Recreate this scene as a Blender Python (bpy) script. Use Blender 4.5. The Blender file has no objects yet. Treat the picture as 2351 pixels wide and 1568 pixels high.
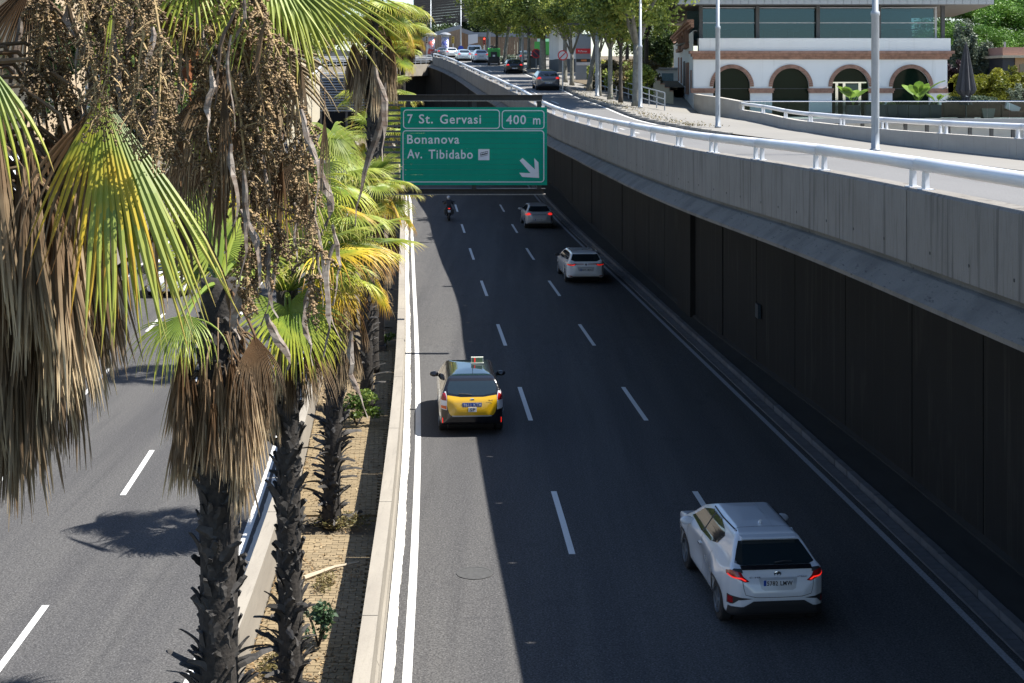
import bpy, bmesh, math, random
import numpy as np
from mathutils import Vector, Matrix, geometry
from mathutils.bvhtree import BVHTree
rad = math.radians
rnd = random.Random(7)
SC = bpy.context.scene
COL = SC.collection

# ------------------------------------------------------------------ camera, sky, sun, exposure
F, CX, HY, H = 3265.0, 1175.5, 195.0, 9.4      # focal length and principal point in picture units, eye height
cam = bpy.data.cameras.new('camera'); cam_o = bpy.data.objects.new('camera', cam); COL.objects.link(cam_o)
cam_o.location = (0, 0, H); cam_o.rotation_euler = (rad(90), 0, 0)
cam.sensor_width = 36; cam.lens = F / 2351 * 36; cam.shift_y = -(784 - HY) / 2351
cam.clip_start = 0.2; cam.clip_end = 4000
SC.camera = cam_o
SUN_EL, SUN_AZ = 58.8, 91.0                     # azimuth clockwise from +Y
w = bpy.data.worlds.new('World'); SC.world = w; w.use_nodes = True
nt = w.node_tree; bg = nt.nodes['Background']
sky = nt.nodes.new('ShaderNodeTexSky'); sky.sky_type = 'NISHITA'; sky.sun_disc = False
sky.sun_elevation = rad(SUN_EL); sky.sun_rotation = rad(SUN_AZ); sky.air_density = 1.0; sky.dust_density = 0.3; sky.ozone_density = 3.0
nt.links.new(sky.outputs[0], bg.inputs[0]); bg.inputs[1].default_value = 0.088
sl = bpy.data.lights.new('sun', 'SUN'); sl.energy = 5.0; sl.angle = rad(0.5); sl.color = (1.0, 0.955, 0.88)
so = bpy.data.objects.new('sun', sl); COL.objects.link(so)
sd = Vector((math.cos(rad(SUN_EL)) * math.sin(rad(SUN_AZ)), math.cos(rad(SUN_EL)) * math.cos(rad(SUN_AZ)), math.sin(rad(SUN_EL))))
so.rotation_euler = sd.to_track_quat('Z', 'Y').to_euler()
so.location = (40, 0, 60)
SC.view_settings.view_transform = 'Standard'; SC.view_settings.look = 'None'
SC.view_settings.exposure = 1.30; SC.view_settings.gamma = 1; SC.view_settings.use_curve_mapping = False
SC.render.engine = 'CYCLES'
SC.cycles.max_bounces = 8; SC.cycles.transparent_max_bounces = 12; SC.cycles.use_denoising = True

# ------------------------------------------------------------------ heights and curves
def hermite(pts):
    pts = sorted(pts); xs = [p[0] for p in pts]; ys = [p[1] for p in pts]; n = len(xs)
    d = [(ys[i+1]-ys[i])/(xs[i+1]-xs[i]) for i in range(n-1)]
    m = [d[0]] + [0.5*(d[i-1]+d[i]) for i in range(1, n-1)] + [d[-1]]
    def f(x):
        if x <= xs[0]: return ys[0] + m[0]*(x-xs[0])
        if x >= xs[-1]: return ys[-1] + m[-1]*(x-xs[-1])
        i = max(k for k in range(n-1) if xs[k] <= x); h = xs[i+1]-xs[i]; t = (x-xs[i])/h
        return ((2*t**3-3*t*t+1)*ys[i] + (t**3-2*t*t+t)*h*m[i] + (-2*t**3+3*t*t)*ys[i+1] + (t**3-t*t)*h*m[i+1])
    return f
def lerp(pts):
    xs = [p[0] for p in pts]; ys = [p[1] for p in pts]
    return lambda x: float(np.interp(x, xs, ys))
# trunk road level and upper road level against distance
r_lv = hermite([(-20, 0), (40, 0), (48, .01), (55.5, .05), (66.8, .19), (78.2, .42), (89.5, .63), (100.8, .91), (115, 1.3), (140, 2.0), (180, 3.0), (220, 3.6)])
g_lv = hermite([(-20, 7.5), (16, 7.42), (22.4, 7.41), (34.7, 7.28), (51.6, 7.24), (65, 7.35), (76, 7.8), (85, 8.22), (93.5, 8.52), (102, 8.98), (120, 9.7), (141, 10.5), (168, 12.0), (200, 13.2), (240, 14.3), (420, 17), (900, 24)])
def G(x, y, lv=r_lv):
    Y = 9.0 * F / max(y - HY, 1)
    for _ in range(40): Y = 0.5*Y + 0.5*(H - lv(Y)) * F / max(y - HY, 1)
    return Vector(((x - CX) * Y / F, Y, lv(Y)))
def W(x, y, Y): return Vector(((x - CX) * Y / F, Y, H - (y - HY) * Y / F))
def imgcurve(pts, pre=(), post=()):
    q = list(pre)
    for p in pts:
        v = G(*p); q.append((v.y, v.x))
    return hermite(q + list(post))
line_l = imgcurve([(934, 1568), (952, 1253), (960, 1000), (957, 800), (950, 640), (944, 500), (941, 455)], pre=[(4, -.75)], post=[(150, -12.2), (200, -22)])
lane_1 = imgcurve([(1292.5, 1199), (1206, 928), (1151, 767), (1111, 661), (1083, 583), (1063, 524), (1046, 472)], pre=[(4, 2.3)], post=[(150, -7.6), (200, -16)])
lane_2 = imgcurve([(1595, 1128), (1455, 924), (1344, 764), (1270, 658), (1217, 583), (1180, 522), (1151, 475)], pre=[(4, 5.6)], post=[(150, -4.2), (200, -12.5)])
line_r = imgcurve([(2211, 1411), (1881, 1087), (1451, 672), (1337, 564), (1234, 456)], pre=[(4, 9.0)], post=[(150, -.9), (200, -9)])
foot_r = hermite([(-10, 11.2), (4, 10.7), (28.7, 9.55), (37.5, 8.95), (56.5, 7.2), (70, 6.2), (86, 5.0), (116, 2.9), (130, .4), (145, -2.4), (160, -5.4), (175, -9.0), (200, -16)])
# upper parapet: top edge read in the picture, at the height of the upper road
_pt = sorted([(126, 985), (135, 1010), (150, 1050), (180, 1110), (213, 1178), (238, 1220), (262.5, 1260), (290, 1351), (317.5, 1458), (338.8, 1559), (365, 1708), (392.6, 1881), (428, 2070), (495, 2351), (590, 2700)])
_pf = lerp(_pt)
PAR_H = 0.58
def _px(Y):
    y = HY + (H - g_lv(Y) - PAR_H) * F / Y
    return (_pf(y) - CX) * Y / F
par_x = hermite([(-10, 7.4), (5, 6.35), (12, 5.87), (15, 5.66), (18, 5.45), (21, 5.23), (25, 4.92)] + [(Y, _px(Y)) for Y in (30, 34.7, 40, 46, 51.6, 58, 65, 72, 80, 93, 106, 120, 145, 172)])
wall_x = lambda Y: line_l(Y) - 0.42            # right median wall, outer face towards the road
med_l = hermite([(-10, -3.4), (4, -3.75), (16, -4.05), (21.5, -4.2), (30, -4.72), (45, -6.0), (70, -8.0), (100, -10.6), (150, -16.2), (200, -26)])  # left median wall, inner face
line_ll = lambda Y: med_l(Y) - 0.85            # left carriageway edge line
upk = hermite([(-10, 12.6), (20, 12.3), (32.6, 11.9), (44, 11.1), (56, 9.6), (65, 8.2), (72, 6.7), (81, 5.8), (106, 3.75), (141, 1.6), (168, -.6), (200, -5)])      # kerb of the upper road
P2 = hermite([(8, 17.5), (25, 15.4), (39, 14.05), (50, 13.1), (58, 12.8), (70, 12.7), (78, 12.45), (86, 12.1), (93, 11.95), (108, 12.0)])   # far parapet of the upper road
def heading(c, Y): return math.atan2(-(c(Y+1)-c(Y-1)), 2)

# ------------------------------------------------------------------ mesh building
MATS = {}
DIM = {'asphalt': 0.65, 'worn_asphalt': 0.6, 'road_paint': 0.74, 'shoulder_concrete': 0.78, 'median_concrete': 0.7, 'parapet_concrete': 0.6, 'sooty_wall': 0.62, 'sidewalk_concrete': 0.56, 'dirty_footway': 0.62, 'dry_earth': 0.6, 'paving_brick': 0.40, 'paving_brick_field': 0.40, 'kerb_stone': 0.62, 'granite_kerb': 0.62, 'rail_paint': 0.8, 'galvanised_pole': 0.72, 'brown_steel': 0.7, 'worn_steel_edge': 0.7, 'sign_green': 0.56, 'sign_white': 0.68, 'white_stucco': 0.86, 'terracotta_brick': 0.66, 'dark_metal': 0.65, 'pale_court': 0.7, 'aluminium_roof': 0.55, 'striped_soffit': 0.3, 'scrub_ground': 0.7, 'palm_green': 0.85, 'palm_green_fresh': 0.85, 'palm_yellowing': 0.85, 'palm_dead': 0.92, 'palm_dead_rust': 0.68, 'fruit_stalk': 0.8, 'dry_seed': 0.62, 'dry_bract': 0.62, 'dark_bract': 0.65, 'rusty_bract': 0.75, 'old_leaf_base': 0.30, 'palm_trunk': 0.5, 'bush_leaves': 0.8, 'bluish_leaves': 0.7, 'dry_grass': 0.6, 'bleached_stem': 0.65, 'taxi_yellow_paint': 0.75, 'silver_paint': 0.85, 'grey_paint': 0.7, 'lime_green_paint': 0.8, 'plate_white': 0.75, 'plate_blue': 0.7, 'taxi_sign_white': 0.7, 'charcoal_canvas': 0.65, 'plane_tree_leaves': 1.05, 'dark_tree_leaves': 0.75, 'pine_needles': 1.05, 'golden_shrub_leaves': 0.7, 'plum_shrub_leaves': 0.65, 'olive_leaves': 0.7, 'dry_scrub': 0.6, 'plane_bark': 0.68, 'dark_bark': 0.65, 'cream_plaster': 0.7, 'ochre_render': 0.66, 'pink_render': 0.66, 'beige_render': 0.6, 'white_render': 0.65, 'hoarding_timber': 0.66, 'grey_coping': 0.7, 'planter_wood': 0.65, 'banana_leaf': 0.75, 'rosemary': 0.7, 'ledge_slate': 0.5, 'totem_grey': 0.7, 'cast_iron_cover': 0.6, 'navy_cladding': 0.7, 'umber_roof': 0.7}
def dm(name, c): k = DIM.get(name, 1.0); return tuple(x*k for x in c) if c is not None else None
class MB:
    def __init__(s): s.v = []; s.f = []; s.m = []; s.cur = 0; s.t = None
    def add(s, vs, fs):
        b = len(s.v); s.v += [tuple(v) for v in vs]; s.f += [tuple(b+i for i in f) for f in fs]; s.m += [s.cur]*len(fs)
    def box(s, c, d, rz=0, M=None):
        x, y, z = d[0]/2, d[1]/2, d[2]/2
        vs = [Vector((a*x, b*y, e*z)) for a in (-1, 1) for b in (-1, 1) for e in (-1, 1)]
        R = M if M is not None else Matrix.Rotation(rz, 3, 'Z')
        s.add([R @ v + Vector(c) for v in vs], [(0,1,3,2), (4,6,7,5), (0,4,5,1), (2,3,7,6), (0,2,6,4), (1,5,7,3)])
    def bbox(s, x0, x1, y0, y1, z0, z1): s.box(((x0+x1)/2, (y0+y1)/2, (z0+z1)/2), (x1-x0, y1-y0, z1-z0))
    def quad(s, a, b, c, d): s.add([a, b, c, d], [(0,1,2,3)])
    def tube(s, pts, r, n=8, cap=True):
        pts = [Vector(p) for p in pts]; k = len(pts); rs = r if isinstance(r, (list, tuple)) else [r]*k
        vs = []
        up = Vector((0, 0, 1))
        for i, p in enumerate(pts):
            t = (pts[min(i+1, k-1)] - pts[max(i-1, 0)]).normalized()
            a = t.cross(up if abs(t.z) < .95 else Vector((0, 1, 0))).normalized(); b = t.cross(a)
            for j in range(n):
                q = 2*math.pi*j/n; vs.append(p + (a*math.cos(q) + b*math.sin(q))*rs[i])
        fs = [(i*n+j, i*n+(j+1) % n, (i+1)*n+(j+1) % n, (i+1)*n+j) for i in range(k-1) for j in range(n)]
        if cap: fs += [tuple(range(n-1, -1, -1)), tuple((k-1)*n+j for j in range(n))]
        s.add(vs, fs)
    def prism(s, poly, fn, t0, t1):        # poly 2D, fn(u,v,t)->3D
        n = len(poly)
        s.add([fn(u, v, t0) for u, v in poly] + [fn(u, v, t1) for u, v in poly],
              [tuple(range(n-1, -1, -1)), tuple(range(n, 2*n))] + [(i, (i+1) % n, n+(i+1) % n, n+i) for i in range(n)])
    def sweep(s, prof, ys, fn, cap=True):  # closed profile [(a,b)], fn(a,b,Y)->3D
        n = len(prof); k = len(ys)
        vs = [fn(a, b, Y) for Y in ys for a, b in prof]
        fs = [(i*n+j, i*n+(j+1) % n, (i+1)*n+(j+1) % n, (i+1)*n+j) for i in range(k-1) for j in range(n)]
        if cap: fs += [tuple(range(n-1, -1, -1)), tuple((k-1)*n+j for j in range(n))]
        s.add(vs, fs)
    def ribbon(s, fa, fb, ys):
        vs = []
        for Y in ys: vs += [fa(Y), fb(Y)]
        s.add(vs, [(2*i, 2*i+1, 2*i+3, 2*i+2) for i in range(len(ys)-1)])
    def lathe(s, prof, c=(0, 0, 0), n=16, M=None, cap=True):
        vs = []; c = Vector(c)
        for r, z in prof:
            for j in range(n):
                v = Vector((r*math.cos(2*math.pi*j/n), r*math.sin(2*math.pi*j/n), z)); vs.append((M @ v if M is not None else v) + c)
        k = len(prof)
        fs = [(i*n+j, i*n+(j+1) % n, (i+1)*n+(j+1) % n, (i+1)*n+j) for i in range(k-1) for j in range(n)]
        if cap: fs += [tuple(range(n-1, -1, -1)), tuple((k-1)*n+j for j in range(n))]
        s.add(vs, fs)
    def mesh(s, name, mats, smooth=False):
        me = bpy.data.meshes.new(name); me.from_pydata(s.v, [], s.f); me.validate(clean_customdata=False)
        for m in (mats if isinstance(mats, (list, tuple)) else [mats]): me.materials.append(m)
        if len(me.polygons) == len(s.m): me.polygons.foreach_set('material_index', s.m)
        if smooth: me.polygons.foreach_set('use_smooth', [True]*len(me.polygons))
        if s.t is not None and len(s.t) == len(me.vertices):
            at = me.attributes.new('t', 'FLOAT', 'POINT'); at.data.foreach_set('value', s.t)
        return me
    def build(s, name, mats, parent=None, smooth=False, **k):
        return link(name, s.mesh(name, mats, smooth), parent, **k)
def fixn(me):
    bm = bmesh.new(); bm.from_mesh(me); bmesh.ops.recalc_face_normals(bm, faces=bm.faces); bm.to_mesh(me); bm.free(); return me
def link(name, me, parent=None, loc=None, rz=None, **k):
    o = bpy.data.objects.new(name, me); COL.objects.link(o)
    if parent is not None: o.parent = parent
    if loc is not None: o.location = loc
    if rz is not None: o.rotation_euler = (0, 0, rz)
    for a, b in k.items(): o[a] = b
    return o
def thing(name, label, cat, loc=(0, 0, 0), rz=0, group=None):
    o = bpy.data.objects.new(name, None); COL.objects.link(o); o.location = loc; o.rotation_euler = (0, 0, rz); o.empty_display_size = .2
    o['label'] = label; o['category'] = cat
    if group: o['group'] = group
    return o
def tag(o, label, cat, group=None):
    o['label'] = label; o['category'] = cat
    if group: o['group'] = group
    return o
def copy_tree(o, parent=None):
    c = o.copy(); COL.objects.link(c); c.parent = parent
    for ch in list(o.children): copy_tree(ch, c)
    return c
def steps(a, b, d):
    n = max(1, int(round((b-a)/d))); return [a + (b-a)*i/n for i in range(n+1)]
def text_mesh(s, size, mat, name='lettering', extrude=.002, squeeze=1.0, bold=0.0, space=1.0):
    c = bpy.data.curves.new('lettering', 'FONT'); c.body = s; c.size = size; c.extrude = extrude; c.offset = bold; c.resolution_u = 3; c.space_character = space
    o = bpy.data.objects.new('tmp', c); COL.objects.link(o)
    bpy.context.view_layer.update()
    me = bpy.data.meshes.new_from_object(o.evaluated_get(bpy.context.evaluated_depsgraph_get()))
    bpy.data.objects.remove(o); bpy.data.curves.remove(c)
    me.name = name; me.materials.clear(); me.materials.append(mat)
    return me
def text_fit(s, x0, x1, z0, z1, mat, bold=0.0):
    """lettering in the XZ plane (facing -Y) filling the given box, baseline at z0"""
    me = text_mesh(s, 1.0, mat, bold=bold, space=1.12)
    co = np.empty(len(me.vertices)*3); me.vertices.foreach_get('co', co); co = co.reshape(-1, 3)
    ref = text_mesh('H', 1.0, mat, bold=bold); rc = np.empty(len(ref.vertices)*3); ref.vertices.foreach_get('co', rc); cap = rc.reshape(-1, 3)[:, 1].max()
    bpy.data.meshes.remove(ref)
    mn, mx = co[:, 0].min(), co[:, 0].max()
    out = np.empty_like(co); out[:, 0] = x0 + (co[:, 0]-mn)/(mx-mn)*(x1-x0); out[:, 2] = z0 + co[:, 1]/cap*(z1-z0); out[:, 1] = -co[:, 2]
    me.vertices.foreach_set('co', out.ravel()); me.update()
    return me

# ------------------------------------------------------------------ materials
def mat(name, col, rough=.7, var=0.0, scale=8.0, col2=None, bump=0.0, bscale=40.0, metal=0.0, spec=0.5, stretch=(1, 1, 1), coat=0.0, trans=0.0, emit=None, rand=0.0, detail=6, coord='Object', lo=.35, hi=.65):
    col = dm(name, col); col2 = dm(name, col2)
    m = bpy.data.materials.new(name); m.use_nodes = True; n = m.node_tree; L = n.links; b = n.nodes['Principled BSDF']
    b.inputs['Base Color'].default_value = (*col, 1); b.inputs['Roughness'].default_value = rough; b.inputs['Metallic'].default_value = metal
    b.inputs['Specular IOR Level'].default_value = spec
    if coat: b.inputs['Coat Weight'].default_value = coat; b.inputs['Coat Roughness'].default_value = .04
    if emit: b.inputs['Emission Color'].default_value = (*emit[0], 1); b.inputs['Emission Strength'].default_value = emit[1]
    if var or col2 or bump or rand:
        tc = n.nodes.new('ShaderNodeTexCoord'); mp = n.nodes.new('ShaderNodeMapping'); mp.inputs['Scale'].default_value = stretch
        if coord == 'Position':
            ge = n.nodes.new('ShaderNodeNewGeometry'); L.new(ge.outputs['Position'], mp.inputs[0])
        else: L.new(tc.outputs[coord], mp.inputs[0])
        last = None
        if var or col2:
            nz = n.nodes.new('ShaderNodeTexNoise'); nz.inputs['Scale'].default_value = scale; nz.inputs['Detail'].default_value = detail; nz.inputs['Roughness'].default_value = .65
            L.new(mp.outputs[0], nz.inputs[0])
            rp = n.nodes.new('ShaderNodeValToRGB'); rp.color_ramp.elements[0].position = lo; rp.color_ramp.elements[1].position = hi
            c2 = col2 or tuple(max(0, c*(1-var)) for c in col); c1 = col if col2 else tuple(min(1, c*(1+var)) for c in col)
            rp.color_ramp.elements[0].color = (*c2, 1); rp.color_ramp.elements[1].color = (*c1, 1)
            L.new(nz.outputs[0], rp.inputs[0]); last = rp.outputs[0]
        if rand:
            oi = n.nodes.new('ShaderNodeObjectInfo'); hs = n.nodes.new('ShaderNodeHueSaturation')
            mr = n.nodes.new('ShaderNodeMapRange'); mr.inputs[3].default_value = 1-rand; mr.inputs[4].default_value = 1+rand
            L.new(oi.outputs['Random'], mr.inputs[0]); L.new(mr.outputs[0], hs.inputs['Value'])
            if last: L.new(last, hs.inputs['Color'])
            else: hs.inputs['Color'].default_value = (*col, 1)
            last = hs.outputs[0]
        if last: L.new(last, b.inputs['Base Color'])
        if bump:
            nb = n.nodes.new('ShaderNodeTexNoise'); nb.inputs['Scale'].default_value = bscale; nb.inputs['Detail'].default_value = 4; L.new(mp.outputs[0], nb.inputs[0])
            bp = n.nodes.new('ShaderNodeBump'); bp.inputs['Strength'].default_value = bump; bp.inputs['Distance'].default_value = .02
            L.new(nb.outputs[0], bp.inputs['Height']); L.new(bp.outputs[0], b.inputs['Normal'])
    MATS[name] = m
    return m
def layered(name, base, layers, rough=.9, bump=.0, bscale=60, spec=.3):
    """base colour multiplied / mixed by several noise layers: (kind, scale, stretch, lo, hi, colour, amount)"""
    base = dm(name, base)
    m = bpy.data.materials.new(name); m.use_nodes = True; n = m.node_tree; L = n.links; b = n.nodes['Principled BSDF']
    b.inputs['Roughness'].default_value = rough; b.inputs['Specular IOR Level'].default_value = spec
    ge = n.nodes.new('ShaderNodeNewGeometry'); last = None; rgb = n.nodes.new('ShaderNodeRGB'); rgb.outputs[0].default_value = (*base, 1); last = rgb.outputs[0]
    for scale, stretch, lo, hi, colr, amt in layers:
        mp = n.nodes.new('ShaderNodeMapping'); mp.inputs['Scale'].default_value = stretch; L.new(ge.outputs['Position'], mp.inputs[0])
        nz = n.nodes.new('ShaderNodeTexNoise'); nz.inputs['Scale'].default_value = scale; nz.inputs['Detail'].default_value = 5; nz.inputs['Roughness'].default_value = .6; L.new(mp.outputs[0], nz.inputs[0])
        mr = n.nodes.new('ShaderNodeMapRange'); mr.inputs[1].default_value = lo; mr.inputs[2].default_value = hi; mr.inputs[3].default_value = 0; mr.inputs[4].default_value = amt
        L.new(nz.outputs[0], mr.inputs[0])
        mx = n.nodes.new('ShaderNodeMix'); mx.data_type = 'RGBA'; L.new(mr.outputs[0], mx.inputs[0]); L.new(last, mx.inputs[6]); mx.inputs[7].default_value = (*dm(name, colr), 1)
        last = mx.outputs[2]
    L.new(last, b.inputs['Base Color'])
    if bump:
        nb = n.nodes.new('ShaderNodeTexNoise'); nb.inputs['Scale'].default_value = bscale; nb.inputs['Detail'].default_value = 5; L.new(ge.outputs['Position'], nb.inputs[0])
        bp = n.nodes.new('ShaderNodeBump'); bp.inputs['Strength'].default_value = bump; bp.inputs['Distance'].default_value = .02; L.new(nb.outputs[0], bp.inputs['Height']); L.new(bp.outputs[0], b.inputs['Normal'])
    MATS[name] = m
    return m
def leafmat(name, c0, c1, c2, trans=.35, rough=.45, spec=.35, tip=.75, rand=.25):
    """colour runs along attribute t from c0 over c1 to c2 at the tips; partly translucent"""
    c0, c1, c2 = dm(name, c0), dm(name, c1), dm(name, c2)
    m = bpy.data.materials.new(name); m.use_nodes = True; n = m.node_tree; L = n.links; b = n.nodes['Principled BSDF']; out = n.nodes['Material Output']
    at = n.nodes.new('ShaderNodeAttribute'); at.attribute_name = 't'
    ge = n.nodes.new('ShaderNodeTexCoord'); nz = n.nodes.new('ShaderNodeTexNoise'); nz.inputs['Scale'].default_value = 5; L.new(ge.outputs['Object'], nz.inputs[0])
    ad = n.nodes.new('ShaderNodeMath'); ad.operation = 'MULTIPLY_ADD'; ad.inputs[1].default_value = .7; L.new(nz.outputs[0], ad.inputs[0]); L.new(at.outputs['Fac'], ad.inputs[2])
    sb = n.nodes.new('ShaderNodeMath'); sb.operation = 'SUBTRACT'; sb.inputs[1].default_value = .35; L.new(ad.outputs[0], sb.inputs[0])
    rp = n.nodes.new('ShaderNodeValToRGB'); e = rp.color_ramp.elements; e[0].color = (*c0, 1); e[0].position = .25; e[1].color = (*c2, 1); e[1].position = 1.0
    k = e.new(tip); k.color = (*c1, 1); L.new(sb.outputs[0], rp.inputs[0])
    oi = n.nodes.new('ShaderNodeObjectInfo'); mr = n.nodes.new('ShaderNodeMapRange'); mr.inputs[3].default_value = 1-rand; mr.inputs[4].default_value = 1+rand; L.new(oi.outputs['Random'], mr.inputs[0])
    hs = n.nodes.new('ShaderNodeHueSaturation'); L.new(mr.outputs[0], hs.inputs['Value']); L.new(rp.outputs[0], hs.inputs['Color'])
    L.new(hs.outputs[0], b.inputs['Base Color']); b.inputs['Roughness'].default_value = rough; b.inputs['Specular IOR Level'].default_value = spec
    tr = n.nodes.new('ShaderNodeBsdfTranslucent'); L.new(hs.outputs[0], tr.inputs[0]); ms = n.nodes.new('ShaderNodeMixShader'); ms.inputs[0].default_value = trans
    L.new(b.outputs[0], ms.inputs[1]); L.new(tr.outputs[0], ms.inputs[2]); L.new(ms.outputs[0], out.inputs[0])
    MATS[name] = m
    return m
def foliage_mat(name, ca, cb, cc=None, trans=.3, scale=.9):
    ca, cb, cc = dm(name, ca), dm(name, cb), dm(name, cc)
    m = bpy.data.materials.new(name); m.use_nodes = True; n = m.node_tree; L = n.links; b = n.nodes['Principled BSDF']; out = n.nodes['Material Output']
    at = n.nodes.new('ShaderNodeAttribute'); at.attribute_name = 't'
    rp = n.nodes.new('ShaderNodeValToRGB'); e = rp.color_ramp.elements; e[0].color = (*ca, 1); e[0].position = .1; e[1].color = (*cb, 1); e[1].position = .8
    if cc: k = e.new(.95); k.color = (*cc, 1)
    L.new(at.outputs['Fac'], rp.inputs[0]); L.new(rp.outputs[0], b.inputs['Base Color']); b.inputs['Roughness'].default_value = .5; b.inputs['Specular IOR Level'].default_value = .3
    tr = n.nodes.new('ShaderNodeBsdfTranslucent'); L.new(rp.outputs[0], tr.inputs[0]); ms = n.nodes.new('ShaderNodeMixShader'); ms.inputs[0].default_value = trans
    L.new(b.outputs[0], ms.inputs[1]); L.new(tr.outputs[0], ms.inputs[2]); L.new(ms.outputs[0], out.inputs[0])
    MATS[name] = m
    return m
def glassmat(name, tint, rough=.03, alpha=.5, gl=(.9, .95, 1)):
    m = bpy.data.materials.new(name); m.use_nodes = True; n = m.node_tree; L = n.links; out = n.nodes['Material Output']; n.nodes.remove(n.nodes['Principled BSDF'])
    g = n.nodes.new('ShaderNodeBsdfGlossy'); g.inputs['Roughness'].default_value = rough; g.inputs['Color'].default_value = (*gl, 1)
    t = n.nodes.new('ShaderNodeBsdfTransparent'); t.inputs[0].default_value = (*tint, 1)
    fr = n.nodes.new('ShaderNodeFresnel'); fr.inputs[0].default_value = 1.5; ms = n.nodes.new('ShaderNodeMixShader')
    ad = n.nodes.new('ShaderNodeMath'); ad.operation = 'ADD'; ad.inputs[1].default_value = alpha; L.new(fr.outputs[0], ad.inputs[0])
    L.new(ad.outputs[0], ms.inputs[0]); L.new(t.outputs[0], ms.inputs[1]); L.new(g.outputs[0], ms.inputs[2]); L.new(ms.outputs[0], out.inputs[0])
    MATS[name] = m
    return m

asphalt = layered('asphalt', (.118, .116, .118), [(.25, (1, .15, 1), .4, .65, (.098, .097, .1), .8), (.9, (1, .04, 1), .42, .62, (.158, .154, .15), .8), (3.5, (1, .5, 1), .68, .74, (.07, .07, .072), .6), (2.2, (1, .03, 1), .55, .7, (.085, .084, .086), .6), (.6, (1, 1.4, 1), .62, .66, (.095, .094, .097), .6), (26, (1, 1, 1), .40, .60, (.045, .045, .047), .75), (34, (1, 1, 1), .57, .68, (.26, .26, .26), .8)], rough=.9, bump=.25, bscale=45, spec=.15)
asphalt_up = layered('worn_asphalt', (.27, .265, .26), [(.3, (1, .3, 1), .4, .65, (.22, .215, .21), .8), (40, (1, 1, 1), .4, .65, (.13, .13, .13), .55), (1.5, (1, .1, 1), .6, .75, (.14, .14, .14), .5)], rough=.9, bump=.2, bscale=45)
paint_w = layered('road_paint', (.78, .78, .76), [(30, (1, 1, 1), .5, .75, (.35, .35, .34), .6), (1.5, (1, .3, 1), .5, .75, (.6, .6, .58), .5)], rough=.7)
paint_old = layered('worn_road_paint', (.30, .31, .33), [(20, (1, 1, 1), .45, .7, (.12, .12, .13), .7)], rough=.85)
shoulder_m = layered('shoulder_concrete', (.66, .64, .59), [(2, (1, .3, 1), .4, .7, (.56, .54, .49), .7), (40, (1, 1, 1), .5, .7, (.4, .38, .35), .4)], rough=.9, bump=.2)
median_m = layered('median_concrete', (.38, .345, .29), [(1.2, (1, .3, 1), .4, .65, (.3, .27, .23), .8), (25, (1, 1, 1), .5, .75, (.22, .2, .17), .35), (6, (3, .2, 3), .55, .75, (.2, .18, .15), .5)], rough=.92, bump=.2)
ramp_m = layered('ramp_concrete', (.36, .34, .31), [(1.2, (1, .3, 1), .4, .65, (.3, .28, .25), .8), (9, (1, 1, .1), .55, .75, (.2, .19, .17), .5)], rough=.92, bump=.2)
parapet_m = layered('parapet_concrete', (.33, .31, .285), [(1.0, (.6, .6, .6), .4, .65, (.27, .25, .225), .7), (6, (1.2, 1.2, .05), .52, .69, (.12, .11, .1), .85), (24, (1.5, 1.5, .12), .5, .75, (.17, .155, .14), .6), (60, (1, 1, 1), .62, .72, (.06, .055, .05), .5)], rough=.93, bump=.25)
ledge_m = layered('ledge_slate', (.30, .27, .235), [(1.2, (1, 1, 1), .45, .65, (.19, .17, .15), .8), (9, (2.5, .5, 1), .6, .7, (.06, .055, .05), .7), (40, (1, 1, 1), .5, .7, (.2, .18, .16), .4)], rough=.9, bump=.35, bscale=25)
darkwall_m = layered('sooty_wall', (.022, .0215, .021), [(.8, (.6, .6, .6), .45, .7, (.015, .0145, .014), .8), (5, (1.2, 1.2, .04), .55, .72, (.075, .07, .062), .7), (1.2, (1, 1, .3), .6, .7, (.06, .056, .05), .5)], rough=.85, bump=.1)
court_m = layered('pale_court', (.6, .59, .56), [(1, (1, 1, 1), .4, .7, (.5, .49, .46), .7)])
sidewalk_m = layered('sidewalk_concrete', (.36, .345, .315), [(.15, (1, 1, 1), .45, .6, (.3, .29, .265), .7), (.8, (1, 1, 1), .4, .65, (.35, .33, .3), .8), (30, (1, 1, 1), .5, .72, (.26, .24, .22), .4)], rough=.93, bump=.15)
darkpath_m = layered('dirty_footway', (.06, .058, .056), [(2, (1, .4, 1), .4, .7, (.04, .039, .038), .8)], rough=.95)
earth_m = layered('dry_earth', (.2, .16, .11), [(3, (1, 1, 1), .4, .65, (.12, .1, .07), .8), (18, (1, 1, 1), .5, .7, (.28, .22, .13), .6)], rough=.95, bump=.4)
brick_pave = mat('paving_brick', (.50, .38, .22), .9, var=.2, scale=3, rand=.16, bump=.2)
brick_pave2 = layered('paving_brick_field', (.50, .38, .22), [(4, (1, 1, 1), .4, .65, (.38, .29, .17), .8)], rough=.9)
kerb_m = mat('kerb_stone', (.17, .172, .185), .85, var=.15, scale=4, rand=.12, bump=.15)
kerb_lt = layered('granite_kerb', (.42, .4, .36), [(3, (1, 1, 1), .4, .7, (.28, .26, .23), .8)], rough=.85)
rail_m = mat('rail_paint', (.76, .77, .8), .35, var=.04, scale=3, spec=.6, bump=.02)
pole_m = mat('galvanised_pole', (.42, .45, .48), .45, var=.12, scale=5, metal=.3, stretch=(1, 1, .3))
steel_m = mat('brown_steel', (.055, .047, .042), .6, var=.35, scale=6, col2=(.028, .025, .024), metal=.2)
steel_lt = mat('worn_steel_edge', (.3, .27, .23), .6, var=.3, scale=20)
green_m = mat('sign_green', (.0, .41, .25), .5, var=.06, scale=.8, spec=.15)
signw_m = mat('sign_white', (.78, .78, .8), .5, var=.03)
signk_m = mat('sign_black', (.02, .02, .02), .5)
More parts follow.
